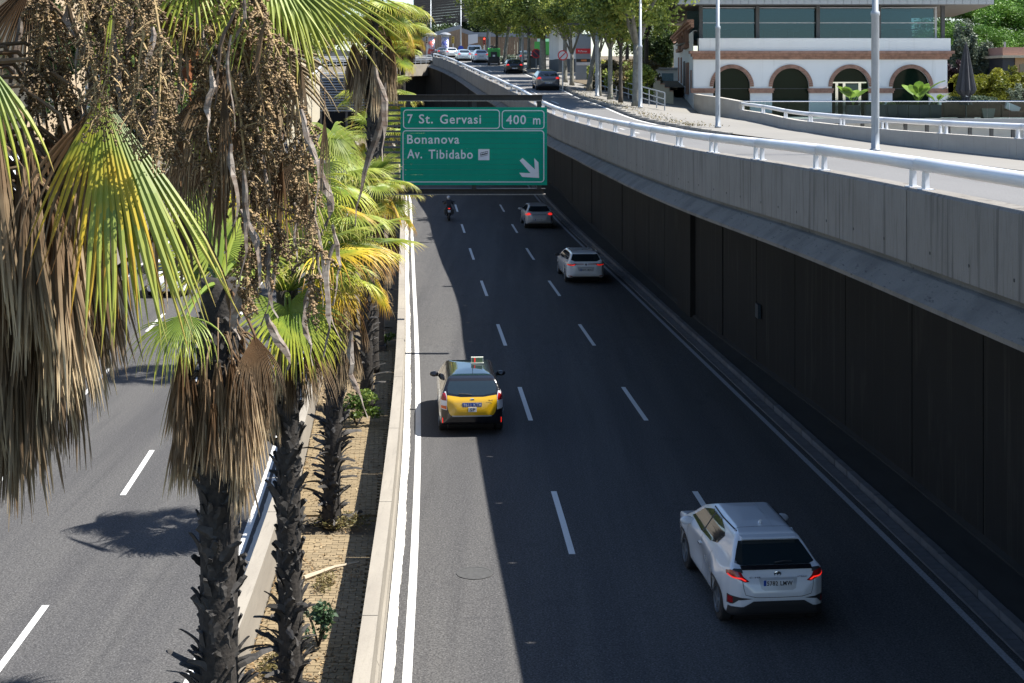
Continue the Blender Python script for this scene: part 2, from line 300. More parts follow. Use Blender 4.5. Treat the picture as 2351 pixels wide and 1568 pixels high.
stucco_m = layered('white_stucco', (.87, .865, .85), [(.5, (1, 1, .3), .45, .7, (.8, .79, .77), .7), (3, (1, 1, .05), .6, .75, (.55, .53, .48), .35)], rough=.9, bump=.05)
terra_m = mat('terracotta_brick', (.44, .25, .18), .85, var=.25, scale=3, rand=.1, bump=.15)
dkmetal_m = mat('dark_metal', (.1, .1, .105), .5, var=.1)
black_m = mat('black_rubber', (.018, .018, .019), .75, var=.2, scale=20)
bglass = mat('tinted_window', (.012, .02, .024), .04, spec=.9, coat=.3)
arch_glass = mat('arch_glazing', (.006, .014, .009), .08, spec=.12)
glz_teal = glassmat('teal_glazing', (.30, .44, .50), .02, .10, (.28, .42, .52))
glz_bal = glassmat('balustrade_glass', (.7, .78, .76), .03, .0, (.25, .3, .32))
room_m = mat('room_interior', (.16, .24, .27), .8, var=.2)
roofm = mat('aluminium_roof', (.55, .56, .57), .4, metal=.4, var=.06)
soffit_m = mat('striped_soffit', (.34, .31, .28), .6, var=.3, scale=3, stretch=(.2, 6, 1))
# ================================================================== SETTING
def pt(fx, off=0.0, dz=0.0, lv=r_lv): return lambda Y: (fx(Y)+off, Y, lv(Y)+dz)
YS = steps(2, 60, 2) + steps(62, 210, 4)
# ground sheet to the horizon
b = MB(); b.quad((-1500, -300, -.4), (1500, -300, -.4), (1500, 3000, -.4), (-1500, 3000, -.4)); b.build('ground', layered('scrub_ground', (.075, .085, .05), [(.05, (1, 1, 1), .4, .6, (.05, .055, .04), .8)]), kind='structure')
# trunk road, both carriageways
b = MB(); b.ribbon(lambda Y: (line_l(Y)-.5, Y, r_lv(Y)), pt(line_r, .25), steps(2, 60, .33)+steps(61, 210, 3)); b.build('road', asphalt, kind='structure')
LW = 3.15
left_edge = lambda Y: line_ll(Y) - LW*3 - .6
b = MB(); b.ribbon(pt(left_edge, -.6), lambda Y: (line_ll(Y)+.5, Y, r_lv(Y)), steps(2, 60, .33)+steps(61, 210, 3)); b.build('road', asphalt, kind='structure')
# painted lines: solid edge lines and single dashes
def mark(name, f, y0, y1, wd, dz=.004, lv=r_lv, n=2, m=None):
    b = MB(); b.ribbon(lambda Y: (f(Y)-wd/2, Y, lv(Y)+dz), lambda Y: (f(Y)+wd/2, Y, lv(Y)+dz), steps(y0, y1, n)); return b.build(name, m or paint_w, kind='structure')
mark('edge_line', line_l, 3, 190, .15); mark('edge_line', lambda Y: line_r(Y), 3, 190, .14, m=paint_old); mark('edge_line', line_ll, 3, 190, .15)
mark('edge_line', lambda Y: left_edge(Y)+.3, 3, 190, .15)
PER = 11.33; DL = 4.4
for f, y_end in ((lane_1, 32.9), (lane_2, 32.9)):
    k = -2
    while y_end + k*PER < 185:
        mark('lane_marking', f, y_end + k*PER - DL, y_end + k*PER, .13); k += 1
for j, ph in ((1, 25.7), (2, 36.2)):
    k = -2
    while ph + k*10.9 < 180:
        mark('lane_marking', (lambda Y, j=j: line_ll(Y) - LW*j), ph + k*10.9 - 4.0, ph + k*10.9, .13); k += 1
# concrete shoulders beside the median
sh = [0]
def jag(Y): return .012*math.sin(Y*.9)+.006*math.sin(Y*3.3)+.005*math.sin(Y*11.7+1)+.004*math.sin(Y*23)
b = MB(); b.ribbon(pt(wall_x, .02, .012), lambda Y: (line_l(Y)-.22+jag(Y), Y, r_lv(Y)+.012), steps(3, 60, .1)+steps(60.5, 190, 2))
b.build('shoulder_strip', shoulder_m, kind='structure')
b = MB(); b.ribbon(lambda Y: (line_ll(Y)+.17+jag(Y+40), Y, r_lv(Y)+.012), lambda Y: (med_l(Y)-.3, Y, r_lv(Y)+.012), steps(3, 60, .2)+steps(60.5, 190, 2))
b.build('shoulder_strip', shoulder_m, kind='structure')
# manhole cover set in the asphalt
mh = G(1090, 1316); b = MB(); b.lathe([(.36, 0), (.36, .006), (.31, .006), (.31, .003), (.0, .003)], (mh.x, mh.y, .001), 28)
o = b.build('manhole_cover', mat('cast_iron_cover', (.085, .084, .082), .7, var=.2, scale=12)); tag(o, 'round flush manhole cover in the sunlit left lane', 'manhole cover')
# right hand kerb: paving blocks, kerb stones and dark footway
def along(f, Y, off, lv=r_lv, dz=0): return (f(Y)+off, Y, lv(Y)+dz)
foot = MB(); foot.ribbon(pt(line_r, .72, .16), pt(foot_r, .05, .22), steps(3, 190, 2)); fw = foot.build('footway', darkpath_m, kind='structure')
cell = 0; proto = {}
def place_block(name, f, Y, L, wd, off, hh, parent, m, lv=r_lv, dz=0.0):
    key = (name, round(L, 2), wd, hh)
    if key not in proto:
        b = MB(); b.box((0, 0, hh/2), (wd, L*.97, hh)); proto[key] = b.mesh(name, m)
    o = link(name, proto[key], parent, (f(Y)+off, Y, lv(Y)+dz + rnd.uniform(-.006, .006)), heading(f, Y) + rnd.uniform(-.01, .01)); return o
Y = 21.0; n = 0
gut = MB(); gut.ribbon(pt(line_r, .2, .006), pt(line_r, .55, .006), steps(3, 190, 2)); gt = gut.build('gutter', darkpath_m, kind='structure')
while Y < 150:
    L = .5 if Y < 60 else 1.0
    if n < 230: place_block('paving_block', line_r, Y+L/2, L, .28, .36, .05, gt, kerb_m)
    Y += L; n += 1
Y = 21.0; n = 0
while Y < 130:
    place_block('kerb_stone', line_r, Y+.5, 1.0, .16, .62, .19, fw, kerb_m); Y += 1.0
rest = MB()
for Y in steps(3, 20, 1)[:-1]: rest.box((line_r(Y+.5)+.62, Y+.5, .09), (.16, .98, .18))
rest.build('kerb_stone', kerb_m, fw, kind='stuff')

# median: walls, floor, bricks
def swept(name, prof, f, y0, y1, m, lv=r_lv, st=2, parent=None, gap=.0, **k):
    b = MB(); b.sweep(prof, steps(y0+gap, y1-gap, st), lambda a, z, Y: (f(Y)+a, Y, lv(Y)+z)); me = fixn(b.mesh(name, m)); return link(name, me, parent, **k)
mw = thing('median_wall', 'pale concrete median wall along the sunlit left lane shoulder', 'concrete wall', (wall_x(25), 25, 0))
mw2 = thing('median_wall', 'pale concrete median wall on the palm bed side towards the oncoming carriageway', 'concrete wall', (med_l(25), 25, 0))
def child_fix(t):                      # children are written in world coordinates: shift them under their thing
    for ch in t.children: ch.matrix_parent_inverse = Matrix.Translation(t.location).inverted() if t.rotation_euler.z == 0 else (Matrix.Translation(t.location) @ Matrix.Rotation(t.rotation_euler.z, 4, 'Z')).inverted()
prw = [(0, .0), (0, .42), (-.035, .5), (-.035, .93), (-.02, 1.2), (-.26, 1.2), (-.26, 0)]
prl = [(0, 0), (0, 1.0), (-.24, 1.0), (-.24, .35), (-.3, .3), (-.3, 0)]
for y0 in range(4, 190, 6):
    swept('wall_segment', prw, wall_x, y0, y0+6, median_m, parent=mw, gap=.012, st=1.5)
    swept('wall_segment', prl if y0 != 16 else [(0, 0), (0, 1.0), (-.24, 1.0), (-.24, .35), (-.3, .3), (-.3, 0)], med_l, y0, y0+6, median_m, parent=mw2, gap=.012, st=1.5)
child_fix(mw); child_fix(mw2)
bed = MB(); bed.ribbon(pt(med_l, -.02, .05), pt(wall_x, -.25, .05), YS); bedo = bed.build('planting_bed', earth_m, kind='structure')
bm_ = None; n = 0; more = MB(); bme = {}
for row in range(0, 230):
    Y = 21.6 + row*.125
    if abs(Y-30.1) < .75 or abs(Y-21.2) < .5: continue
    x0, x1 = med_l(Y)+.03, wall_x(Y)-.28; k = 0; x = x0 + (.12 if row % 2 else 0)
    if row % 2: more.box((x0+.055, Y, r_lv(Y)+.075), (.108, .113, .05))
    while x + .24 < x1:
        zj = rnd.uniform(-.004, .004)
        if 23 < Y < 29.3 and n < 300 and x > x0+.3:
            if 'b' not in bme: q = MB(); q.box((0, 0, 0), (.228, .113, .05)); bme['b'] = q.mesh('brick', brick_pave)
            o = link('brick', bme['b'], bedo, (x+.12, Y, r_lv(Y)+.075+zj), rnd.uniform(-.012, .012)); n += 1
        else: more.box((x+.12, Y, r_lv(Y)+.075+zj), (.228, .113, .05))
        x += .24
more.build('brick', brick_pave2, bedo, kind='stuff')

# retaining wall under the upper road, with panels and pilasters
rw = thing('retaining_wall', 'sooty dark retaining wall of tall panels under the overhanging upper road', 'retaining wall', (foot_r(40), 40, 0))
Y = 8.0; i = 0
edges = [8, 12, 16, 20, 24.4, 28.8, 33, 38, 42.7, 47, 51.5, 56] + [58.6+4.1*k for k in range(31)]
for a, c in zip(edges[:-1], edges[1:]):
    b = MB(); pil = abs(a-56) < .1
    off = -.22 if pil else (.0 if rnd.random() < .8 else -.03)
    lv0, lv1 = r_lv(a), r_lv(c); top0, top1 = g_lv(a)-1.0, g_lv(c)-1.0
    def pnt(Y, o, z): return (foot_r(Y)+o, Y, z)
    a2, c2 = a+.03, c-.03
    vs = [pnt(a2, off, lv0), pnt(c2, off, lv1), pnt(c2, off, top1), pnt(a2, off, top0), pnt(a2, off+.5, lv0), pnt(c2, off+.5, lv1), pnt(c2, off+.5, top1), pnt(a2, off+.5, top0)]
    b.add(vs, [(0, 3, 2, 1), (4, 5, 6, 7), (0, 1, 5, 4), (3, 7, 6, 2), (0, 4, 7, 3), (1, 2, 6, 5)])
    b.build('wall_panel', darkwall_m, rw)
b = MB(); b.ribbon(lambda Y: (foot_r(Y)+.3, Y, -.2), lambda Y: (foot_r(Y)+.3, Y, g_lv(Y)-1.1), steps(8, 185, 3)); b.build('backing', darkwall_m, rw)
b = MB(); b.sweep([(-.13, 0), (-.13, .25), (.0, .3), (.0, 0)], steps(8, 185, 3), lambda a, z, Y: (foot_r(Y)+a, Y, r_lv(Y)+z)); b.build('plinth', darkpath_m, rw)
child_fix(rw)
pg = W(1757, 707, 49.5); gx = foot_r(47)-.05
b = MB(); b.box((foot_r(46.6)-.06, 46.6, 2.0), (.1, .5, .45)); o = b.build('wall_fixture', mat('dim_blue_box', (.015, .03, .045), .6)); tag(o, 'small dark blue box mounted on the sooty panel wall', 'wall fixture')

# cantilever slab, ledge and parapet of the upper road
pr = thing('parapet', 'long streaked concrete parapet curving above the sunken road', 'parapet', (par_x(40), 40, 7))
JT = [10, 15, 19.3, 23.9, 27.9, 31.9, 35.9] + [35.9+4.0*k for k in range(1, 36)]
pprof = [(0, PAR_H), (.34, PAR_H), (.34, -.05), (0.02, -.42), (0, -.42)]
for a, c in zip(JT[:-1], JT[1:]):
    b = MB(); b.sweep([(.03, PAR_H), (0, PAR_H-.03), (0, PAR_H-1.0), (.3, PAR_H-1.0), (.36, -.02), (.36, PAR_H)], steps(a+.014, c-.014, 1.0), lambda p, z, Y: (par_x(Y)+p, Y, g_lv(Y)+z))
    link('parapet_panel', fixn(b.mesh('parapet_panel', parapet_m)), pr)
    if a < 75:                          # tie holes: small recessed dark plugs
        for t in (.2, .5, .8):
            Y = a+(c-a)*t; q = MB(); q.lathe([(.022, 0), (.022, .006), (0, .006)], (0, 0, 0), 8, Matrix.Rotation(rad(-90), 3, 'Y'))
            o = q.build('tie_hole', black_m, pr); o.location = (par_x(Y)+.002, Y, g_lv(Y)+PAR_H-.78)
b = MB(); b.sweep([(.06, PAR_H-1.0), (.06, PAR_H-1.08), (-.02, PAR_H-1.10), (-.34, PAR_H-1.33), (-.34, PAR_H-1.39), (.3, PAR_H-1.55), (.4, PAR_H-1.0)], steps(8, 180, 1.5), lambda p, z, Y: (par_x(Y)+p , Y, g_lv(Y)+z))
led = link('sill_ledge', fixn(b.mesh('sill_ledge', ledge_m)), pr)
b = MB(); b.ribbon(lambda Y: (par_x(Y)+.2, Y, g_lv(Y)-.9), lambda Y: (par_x(Y)+.2, Y, g_lv(Y)+PAR_H-.015), steps(8, 178, 1.5)); b.build('backing', parapet_m, pr)  # unseen strip added to stop sunlight leaking through the panel joints
for ch in pr.children:
    ch.matrix_parent_inverse = Matrix.Translation(pr.location).inverted()
b = MB()
for Y0, Y1 in zip(steps(6, 182, 4)[:-1], steps(6, 182, 4)[1:]):
    vs = [(par_x(Y0)-.1, Y0, g_lv(Y0)-.86), (foot_r(Y0)+.6, Y0, g_lv(Y0)-.86), (foot_r(Y1)+.6, Y1, g_lv(Y1)-.86), (par_x(Y1)-.1, Y1, g_lv(Y1)-.86),
          (par_x(Y0)+.3, Y0, g_lv(Y0)-.03), (foot_r(Y0)+.6, Y0, g_lv(Y0)-.03), (foot_r(Y1)+.6, Y1, g_lv(Y1)-.03), (par_x(Y1)+.3, Y1, g_lv(Y1)-.03)]
    b.add(vs, [(0, 3, 2, 1), (4, 5, 6, 7)])
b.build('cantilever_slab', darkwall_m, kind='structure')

# upper road, sidewalk, kerbs
dip = lerp([(60, 0), (72, .25), (84, .75), (95, 1.2), (112, 1.1), (130, .3), (145, 0)])
b = MB(); b.ribbon(pt(par_x, .3, 0, g_lv), pt(upk, .1, 0, g_lv), YS); b.build('upper_road', asphalt_up, kind='structure')
b = MB(); b.ribbon(lambda Y: (upk(Y), Y, g_lv(Y)+.115), lambda Y: (P2(Y)+.1 if Y < 92 else (14.5 if Y < 122 else upk(Y)+8), Y, g_lv(Y)+.115-dip(Y)), YS)
sw = b.build('sidewalk', sidewalk_m, kind='structure')
Y = 60.0
while Y < 200:
    L = 1.5; key = 'uk'
    if key not in proto: q = MB(); q.box((0, 0, 0), (.2, L*.98, .14)); proto[key] = q.mesh('kerb_stone', kerb_lt)
    link('kerb_stone', proto[key], sw, (upk(Y)-.02, Y, g_lv(Y)+.075), heading(upk, Y)); Y += L
mark('edge_line', lambda Y: upk(Y)-.35, 62, 170, .12, lv=g_lv)
for k in range(9): mark('lane_marking', lambda Y: (par_x(Y)+upk(Y))/2, 62+k*12, 66+k*12, .1, lv=g_lv)
# terrain of the upper level on both sides
b = MB(); xs = [0, 3, 8, 20, 50, 120, 300]
yy = steps(4, 108, 4)
for i in range(len(yy)-1):
    for j in range(len(xs)-1):
        def q(Y, k):
            return (P2(Y)+.2+xs[k], Y, g_lv(Y)-2.6)
        b.quad(q(yy[i], j), q(yy[i], j+1), q(yy[i+1], j+1), q(yy[i+1], j))
b.build('lower_terrain', court_m, kind='structure')
b = MB(); ys2 = steps(108, 900, 12)
for Y0, Y1 in zip(ys2[:-1], ys2[1:]):
    for x0, x1 in ((6, 20), (20, 60), (60, 400)):
        e = lambda Y: foot_r(min(Y, 200)) + 3
        b.quad((e(Y0)+x0-6, Y0, g_lv(Y0)-.03), (e(Y0)+x1, Y0, g_lv(Y0)-.03), (e(Y1)+x1, Y1, g_lv(Y1)-.03), (e(Y1)+x0-6, Y1, g_lv(Y1)-.03))
b.build('terrain', earth_m, kind='structure')
b = MB()
for Y0, Y1 in zip(steps(182, 900, 20)[:-1], steps(182, 900, 20)[1:]):
    b.quad((-400, Y0, g_lv(Y0)-.05), (60, Y0, g_lv(Y0)-.05), (60, Y1, g_lv(Y1)-.05), (-400, Y1, g_lv(Y1)-.05))
b.build('junction', asphalt_up, kind='structure')

# tubular rails on pairs of tapered posts
def tube_rail(f, lv, base, joints, label, r=.095, off=.17, cat='guard rail', end=None):
    t = thing('tube_rail', label, cat, (0, 0, 0))
    if 'rp' not in proto:
        q = MB(); q.prism([(-.075, 0), (.075, 0), (.045, .3), (-.045, .3)], lambda u, v, s: (s, u, v), -.03, .03); q.box((0, 0, .006), (.16, .22, .012)); proto['rp'] = q.mesh('rail_post', rail_m)
    for a, c in zip(joints[:-1], joints[1:]):
        b = MB(); k = max(2, int((c-a)/1.0)); P = [Vector((f(Y)+off, Y, lv(Y)+base+.33)) for Y in [a+.005+(c-a-.01)*i/k for i in range(k+1)]]
        b.tube(P, r, 14); b.build('rail_tube', rail_m, t, smooth=True)
    for a in joints[(0 if end is None else 1):]:
        for s in (-.24, .24):
            Y = a+s; o = link('rail_post', proto['rp'], t, (f(Y)+off, Y, lv(Y)+base), heading(f, Y))
    return t
tube_rail(par_x, g_lv, PAR_H, JT[0:], 'white tubular guard rail on paired posts along the streaked parapet')
pw = thing('ramp_wall', 'low concrete wall behind the upper road below the restaurant terrace', 'concrete wall')
J2 = [12+5.5*k for k in range(0, 13)]
R2t = lerp([(12, .72), (39, .66), (60, .55), (70, .50), (78, .40)])
for a, c in zip(J2[:-1], J2[1:]):
    b = MB(); b.sweep([(0, 0), (.32, 0), (.32, -3.2), (0, -3.2)], steps(a+.01, c-.01, 1.4), lambda p, z, Y: (P2(Y)+p, Y, g_lv(Y)+z+R2t(Y)-dip(Y)*.5)); link('wall_segment', fixn(b.mesh('wall_segment', ramp_m)), pw)
for a, c in ((78, 85.8), (85.8, 93.6)):
    b = MB(); b.sweep([(0, .86), (.32, .86), (.32, -2.6), (0, -2.6)], steps(a+.01, c-.01, 1.4), lambda p, z, Y: (P2(Y)+p, Y, g_lv(Y)+z-dip(Y)*.5)); link('wall_segment', fixn(b.mesh('wall_segment', ramp_m)), pw)
tube_rail(P2, lambda Y: g_lv(Y)-dip(Y)*.5+R2t(Y), 0, J2, 'white tubular guard rail on the low wall in front of the restaurant terrace', r=.09, off=.16)

# left side: retaining wall and upper ground behind the palms
lf = lambda Y: left_edge(Y) - .9
lw = thing('retaining_wall', 'pale concrete retaining wall on the far side of the oncoming carriageway', 'retaining wall')
for k in range(0, 30):
    a = 10+6*k
    if a > 104: break
    b = MB(); b.sweep([(0, 0), (0, 5.6), (-.4, 5.6), (-.4, 0)], steps(a+.012, a+5.988, 2), lambda p, z, Y: (lf(Y)+p, Y, r_lv(Y)+z)); link('wall_panel', fixn(b.mesh('wall_panel', median_m)), lw)
b = MB()
for Y0, Y1 in zip(steps(4, 182, 8)[:-1], steps(4, 182, 8)[1:]):
    b.quad((-300, Y0, 5.4+Y0*.02), (lf(Y0)-.3, Y0, 5.4+r_lv(Y0)), (lf(Y1)-.3, Y1, 5.4+r_lv(Y1)), (-300, Y1, 5.4+Y1*.02))
b.build('side_street', asphalt_up, kind='structure')

# dark wall closing the cutting below the bridge at the far end
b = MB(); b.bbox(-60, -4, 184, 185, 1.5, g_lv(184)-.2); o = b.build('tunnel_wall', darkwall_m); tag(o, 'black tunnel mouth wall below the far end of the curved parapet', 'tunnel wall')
# ================================================================== DIRECTION SIGN
SY = 49.5
def sx(x): return (x - CX)*SY/F
def sz(y): return H - (y - HY)*SY/F
def Du(u): return 862.1 + .29993*u
def Dv(v): return 195.9 + .29993*v
sg = thing('direction_sign', 'green motorway direction sign hung over the lanes from the median gantry', 'road sign', (sx(874), SY, 0))
def sp(name, mb, m, parent=sg, **k):
    o = mb.build(name, m, parent, **k)
    if parent is sg: o.matrix_parent_inverse = Matrix.Translation(sg.location).inverted()
    return o
x0, x1, z1, z0 = sx(919.5), sx(1256), sz(246), sz(425)
# thin horizontal aluminium slats
ns = 15; hh = (z1-z0)/ns; slat = MB(); slat.box((0, 0, 0), (x1-x0, .04, hh-.006)); sme = slat.mesh('slat', green_m)
for i in range(ns):
    o = link('slat', sme, sg); o.location = ((x0+x1)/2, SY-.02, z0+hh*(i+.5)); o.matrix_parent_inverse = Matrix.Translation(sg.location).inverted()
FY = SY - .045
def border(ax, ay, bx, by, r=8, wd=2.0):
    def rr(x0, y0, x1, y1, r):
        p = []
        for cx, cy, a0 in ((x1-r, y1-r, 0), (x0+r, y1-r, 90), (x0+r, y0+r, 180), (x1-r, y0+r, 270)):
            for k in range(7):
                a = rad(a0+15*k); p.append((cx+r*math.cos(a), cy+r*math.sin(a)))
        return p
    A = rr(ax, ay, bx, by, r); B = rr(ax+wd, ay+wd, bx-wd, by-wd, r-wd); b = MB(); n = len(A)
    vs = [(sx(x), FY, sz(y)) for x, y in A+B] + [(sx(x), FY+.006, sz(y)) for x, y in A+B]
    b.add(vs, [(i, (i+1) % n, n+(i+1) % n, n+i) for i in range(n)] + [(i, 2*n+i, 2*n+(i+1) % n, (i+1) % n) for i in range(n)])
    sp('border', b, signw_m)
border(925.7, 251.4, 1147.6, 295.5); border(1152, 253.0, 1250, 296.5); border(924.5, 299, 1249.5, 418.5)
def sign_text(s, u0, u1, vtop, vbase):
    me = text_fit(s, sx(Du(u0)), sx(Du(u1)), sz(Dv(vbase)), sz(Dv(vtop)), signw_m, bold=.012)
    o = link('lettering', me, sg, (0, FY, 0)); o.matrix_parent_inverse = Matrix.Translation(sg.location).inverted()
sign_text('7', 245, 285, 222, 289); sign_text('St.', 333, 440, 222, 290); sign_text('Gervasi', 494, 808, 224, 292)
sign_text('400', 1000, 1152, 229, 296); sign_text('m', 1206, 1262, 229, 298)
sign_text('Bonanova', 243, 642, 378, 445); sign_text('Av.', 243, 357, 490, 557); sign_text('Tibidabo', 407, 745, 492, 560)
b = MB(); b.prism([(sx(Du(u)), sz(Dv(v))) for u, v in ((1103, 575), (1126, 556), (1220, 642), (1215, 556), (1247, 590), (1252, 708), (1122, 700), (1100, 668), (1186, 672))], lambda u, v, t: (u, t, v), FY, FY+.006); sp('arrow', b, signw_m)
b = MB(); b.bbox(sx(Du(787)), sx(Du(872)), FY, FY+.006, sz(Dv(572)), sz(Dv(488))); ic = sp('pictogram', b, signw_m)
b = MB()     # tilted funicular car: body with window openings over a track
def ip(u, v): return (sx(Du(800+u)), sz(Dv(500+v)))
car = [((3, 17), (56, 3), (60, 7), (60, 12), (3, 26))]
for q in (((2, 16), (57, 2), (59, 5), (3, 20)), ((2, 30), (59, 16), (59, 24), (2, 38)), ((2, 45), (60, 30), (60, 33), (2, 48))):
    b.prism([ip(*p) for p in q], lambda u, v, t: (u, t, v), FY-.004, FY)
for k in range(5):
    u = 2+k*13.6; v = 17-k*3.5; b.prism([ip(u, v), (ip(u+3, v)), ip(u+3, v+15), ip(u, v+15)], lambda u, v, t: (u, t, v), FY-.004, FY)
o = sp('pictogram_car', b, signk_m, ic)
# I beams above and below, hangers, post, ladder of bars
def ibeam(xa, xb, ya, yb):
    za, zb = sz(ya), sz(yb); b = MB(); b.bbox(xa, xb, SY+.10, SY+.13, zb+.03, za-.03); sp('beam_web', b, steel_m)
    b = MB(); b.bbox(xa, xb+.05, SY-.02, SY+.25, za-.03, za); sp('beam_flange', b, steel_m)
    b = MB(); b.bbox(xa, xb+.05, SY-.02, SY+.25, zb, zb+.03); sp('beam_flange', b, steel_lt)
ibeam(sx(866), sx(1245), 217.5, 232.5); ibeam(sx(866), sx(1249), 433, 447.5)
for cxp in (937, 1088.5, 1238):
    b = MB(); b.bbox(sx(cxp-5), sx(cxp+5), SY+.02, SY+.14, sz(433.1), sz(232.4)); sp('hanger', b, steel_m)
b = MB(); b.bbox(sx(867), sx(880), SY+.14, SY+.4, 0.0, sz(233)); b.bbox(sx(862), sx(885), SY+.05, SY+.5, 0, .3); sp('post', b, steel_m)
for k in range(16):
    y = 241+k*12.1; b = MB(); b.bbox(sx(880), sx(925), SY+.02, SY+.08, sz(y+2.5), sz(y-2)); sp('crossbar', b, dkmetal_m)
# white lamp pole behind the sign post
def lamp_post(loc, h, label, r=.11, grp=None, arm=(-1, 0), coll=4.5):
    t = thing('street_lamp', label, 'street lamp', loc, 0, grp)
    b = MB(); b.lathe([(r*1.35, 0), (r*1.35, .08), (r*1.05, .1), (r, .6), (r*.97, coll), (r*1.12, coll+.02), (r*1.12, coll+.12), (r*.8, coll+.16), (r*.55, h)], n=14); b.build('pole', pole_m, t, smooth=True)
    b = MB(); b.bbox(-.05, .05, -r-.01, -r+.02, .6, 1.05); b.build('access_door', pole_m, t)
    b = MB(); ax, ay = arm; b.tube([(0, 0, h-.05), (ax*.5, ay*.5, h+.1), (ax*1.3, ay*1.3, h+.2)], .035, 8); b.build('arm', pole_m, t)
    b = MB(); b.box((ax*1.6, ay*1.6, h+.18), (.75 if ax else .3, .3 if ax else .75, .12)); b.build('lamp_head', dkmetal_m, t)
    return t
p = W(1648, 300, 65); lamp_post((p.x, 65, g_lv(65)+.1), 10, 'slimmer galvanised lamp post standing on the pavement by the restaurant corner')
p = W(2009.5, 350, 44); lamp_post((p.x, 44, g_lv(44)+.1), 10, 'tall galvanised lamp post rising in front of the restaurant arches', r=.125, coll=4.2)
p = W(1470, 250, 80.5); lamp_post((p.x, 80.5, g_lv(80.5)+.1), 10, 'galvanised lamp post right beside the big plane tree trunk', coll=3.4)
p = W(1371, 213, 94); lamp_post((p.x, 94, g_lv(94)+.1), 4.6, 'short pale pole at the start of the pavement handrail', r=.12, coll=3.6)

# ================================================================== PALMS
green_leaf = leafmat('palm_green', (.17, .245, .035), (.44, .46, .055), (.46, .33, .08), tip=.74, trans=.42)
green_leaf2 = leafmat('palm_green_fresh', (.22, .30, .05), (.38, .42, .075), (.45, .37, .13), tip=.8, trans=.4)
yellow_leaf = leafmat('palm_yellowing', (.27, .32, .04), (.60, .42, .03), (.32, .15, .05), tip=.6, trans=.38)
dead_leaf = leafmat('palm_dead', (.16, .105, .06), (.28, .205, .125), (.52, .41, .255), tip=.6, trans=.15, rough=.75, spec=.2, rand=.45)
dead_brown = leafmat('palm_dead_rust', (.17, .095, .045), (.22, .14, .075), (.34, .25, .16), tip=.5, trans=.2, rough=.7, spec=.2, rand=.3)
stalk_m = mat('fruit_stalk', (.42, .30, .14), .8, var=.3, scale=10, rand=.2)
seed_m = mat('dry_seed', (.26, .17, .08), .8, var=.75, scale=9, rand=.2)
bract_m = mat('dry_bract', (.50, .43, .36), .7, var=.45, scale=6, stretch=(1, 1, 3), rand=.3, col2=(.2, .13, .09))
bract_d = mat('dark_bract', (.20, .14, .10), .75, var=.4, scale=6, rand=.3)
bract_r = mat('rusty_bract', (.42, .15, .05), .7, var=.3, scale=6)
boot_m = mat('old_leaf_base', (.17, .155, .14), .8, var=.4, scale=9, rand=.5, col2=(.045, .04, .037))
trunk_m = mat('palm_trunk', (.05, .042, .035), .95, var=.5, scale=14, bump=.8, bscale=18)
def leaf_mb(hub, d, R, up=Vector((0, 0, 1)), spread=150, nseg=42, droop=.5, split=.42, seed=1, crown=None, fold=.35, ragged=.12, wid=1.0, pet=.022, steps_=7, curl=0):
    """a fan leaf: arched petiole from crown to hub, then folded segments radiating about direction d"""
    R_ = random.Random(seed); b = MB(); T = []
    d = Vector(d).normalized(); side = d.cross(up)
    if side.length < .05: side = d.cross(Vector((0, 1, 0)))
    side.normalize(); nrm = side.cross(d).normalized(); hub = Vector(hub); g = Vector((0, 0, -1))
    if crown is not None:
        c = Vector(crown); mid = (c+hub)/2 + Vector((0, 0, .22*(hub-c).length))
        P = [((1-t)**2)*c + 2*t*(1-t)*mid + t*t*hub for t in (0, .2, .4, .6, .8, 1)]
        n0 = len(b.v); b.tube(P + [hub + d*R*.18], [pet*1.6, pet*1.3, pet*1.1, pet, pet*.9, pet*.8, pet*.3], 6); T += [.12]*(len(b.v)-n0)
    dth = 2*rad(spread)/nseg
    for i in range(nseg):
        th = -rad(spread) + dth*(i+.5); a = abs(th)/rad(180)
        L = R*(1-.28*a*a)*R_.uniform(1-ragged, 1.0)
        rd = (d*math.cos(th) + side*math.sin(th)).normalized(); tang = (side*math.cos(th) - d*math.sin(th)).normalized()
        rd = (rd + nrm*(.18*a)).normalized()
        pos = hub.copy(); k = steps_; vs = []; ang = R_.uniform(-.5, .5); dr = droop*R_.uniform(.6, 1.5)
        sd_ = R_.uniform(-.25, .25)
        for s in range(k+1):
            t = s/k; r = L*t
            if s:
                bend = max(0, t-split*.7)*dr*1.5
                rd = (rd + g*bend*.55 + tang*sd_*max(0, t-split)*.5 + nrm*curl*t).normalized(); pos = pos + rd*(L/k)
            hw = r*math.tan(dth/2)*1.02 if t <= split else L*split*math.tan(dth/2)*wid*max(.0, (1-t)/(1-split))**.7 * (1 - .15*t)
            hw = max(hw, .0012)
            tg = (tang - rd*tang.dot(rd)).normalized(); up_ = rd.cross(tg).normalized()
            if up_.dot(nrm) < 0: up_ = -up_
            if t > split: q = ang*(t-split); tg = (tg*math.cos(q) + up_*math.sin(q)); 
            vs += [pos - tg*hw, pos + up_*hw*fold*2, pos + tg*hw]; T += [t]*3
        fs = []
        for s in range(k):
            o = s*3; fs += [(o, o+1, o+4, o+3), (o+1, o+2, o+5, o+4)]
        b.add(vs, fs)
    b.t = T
    return b
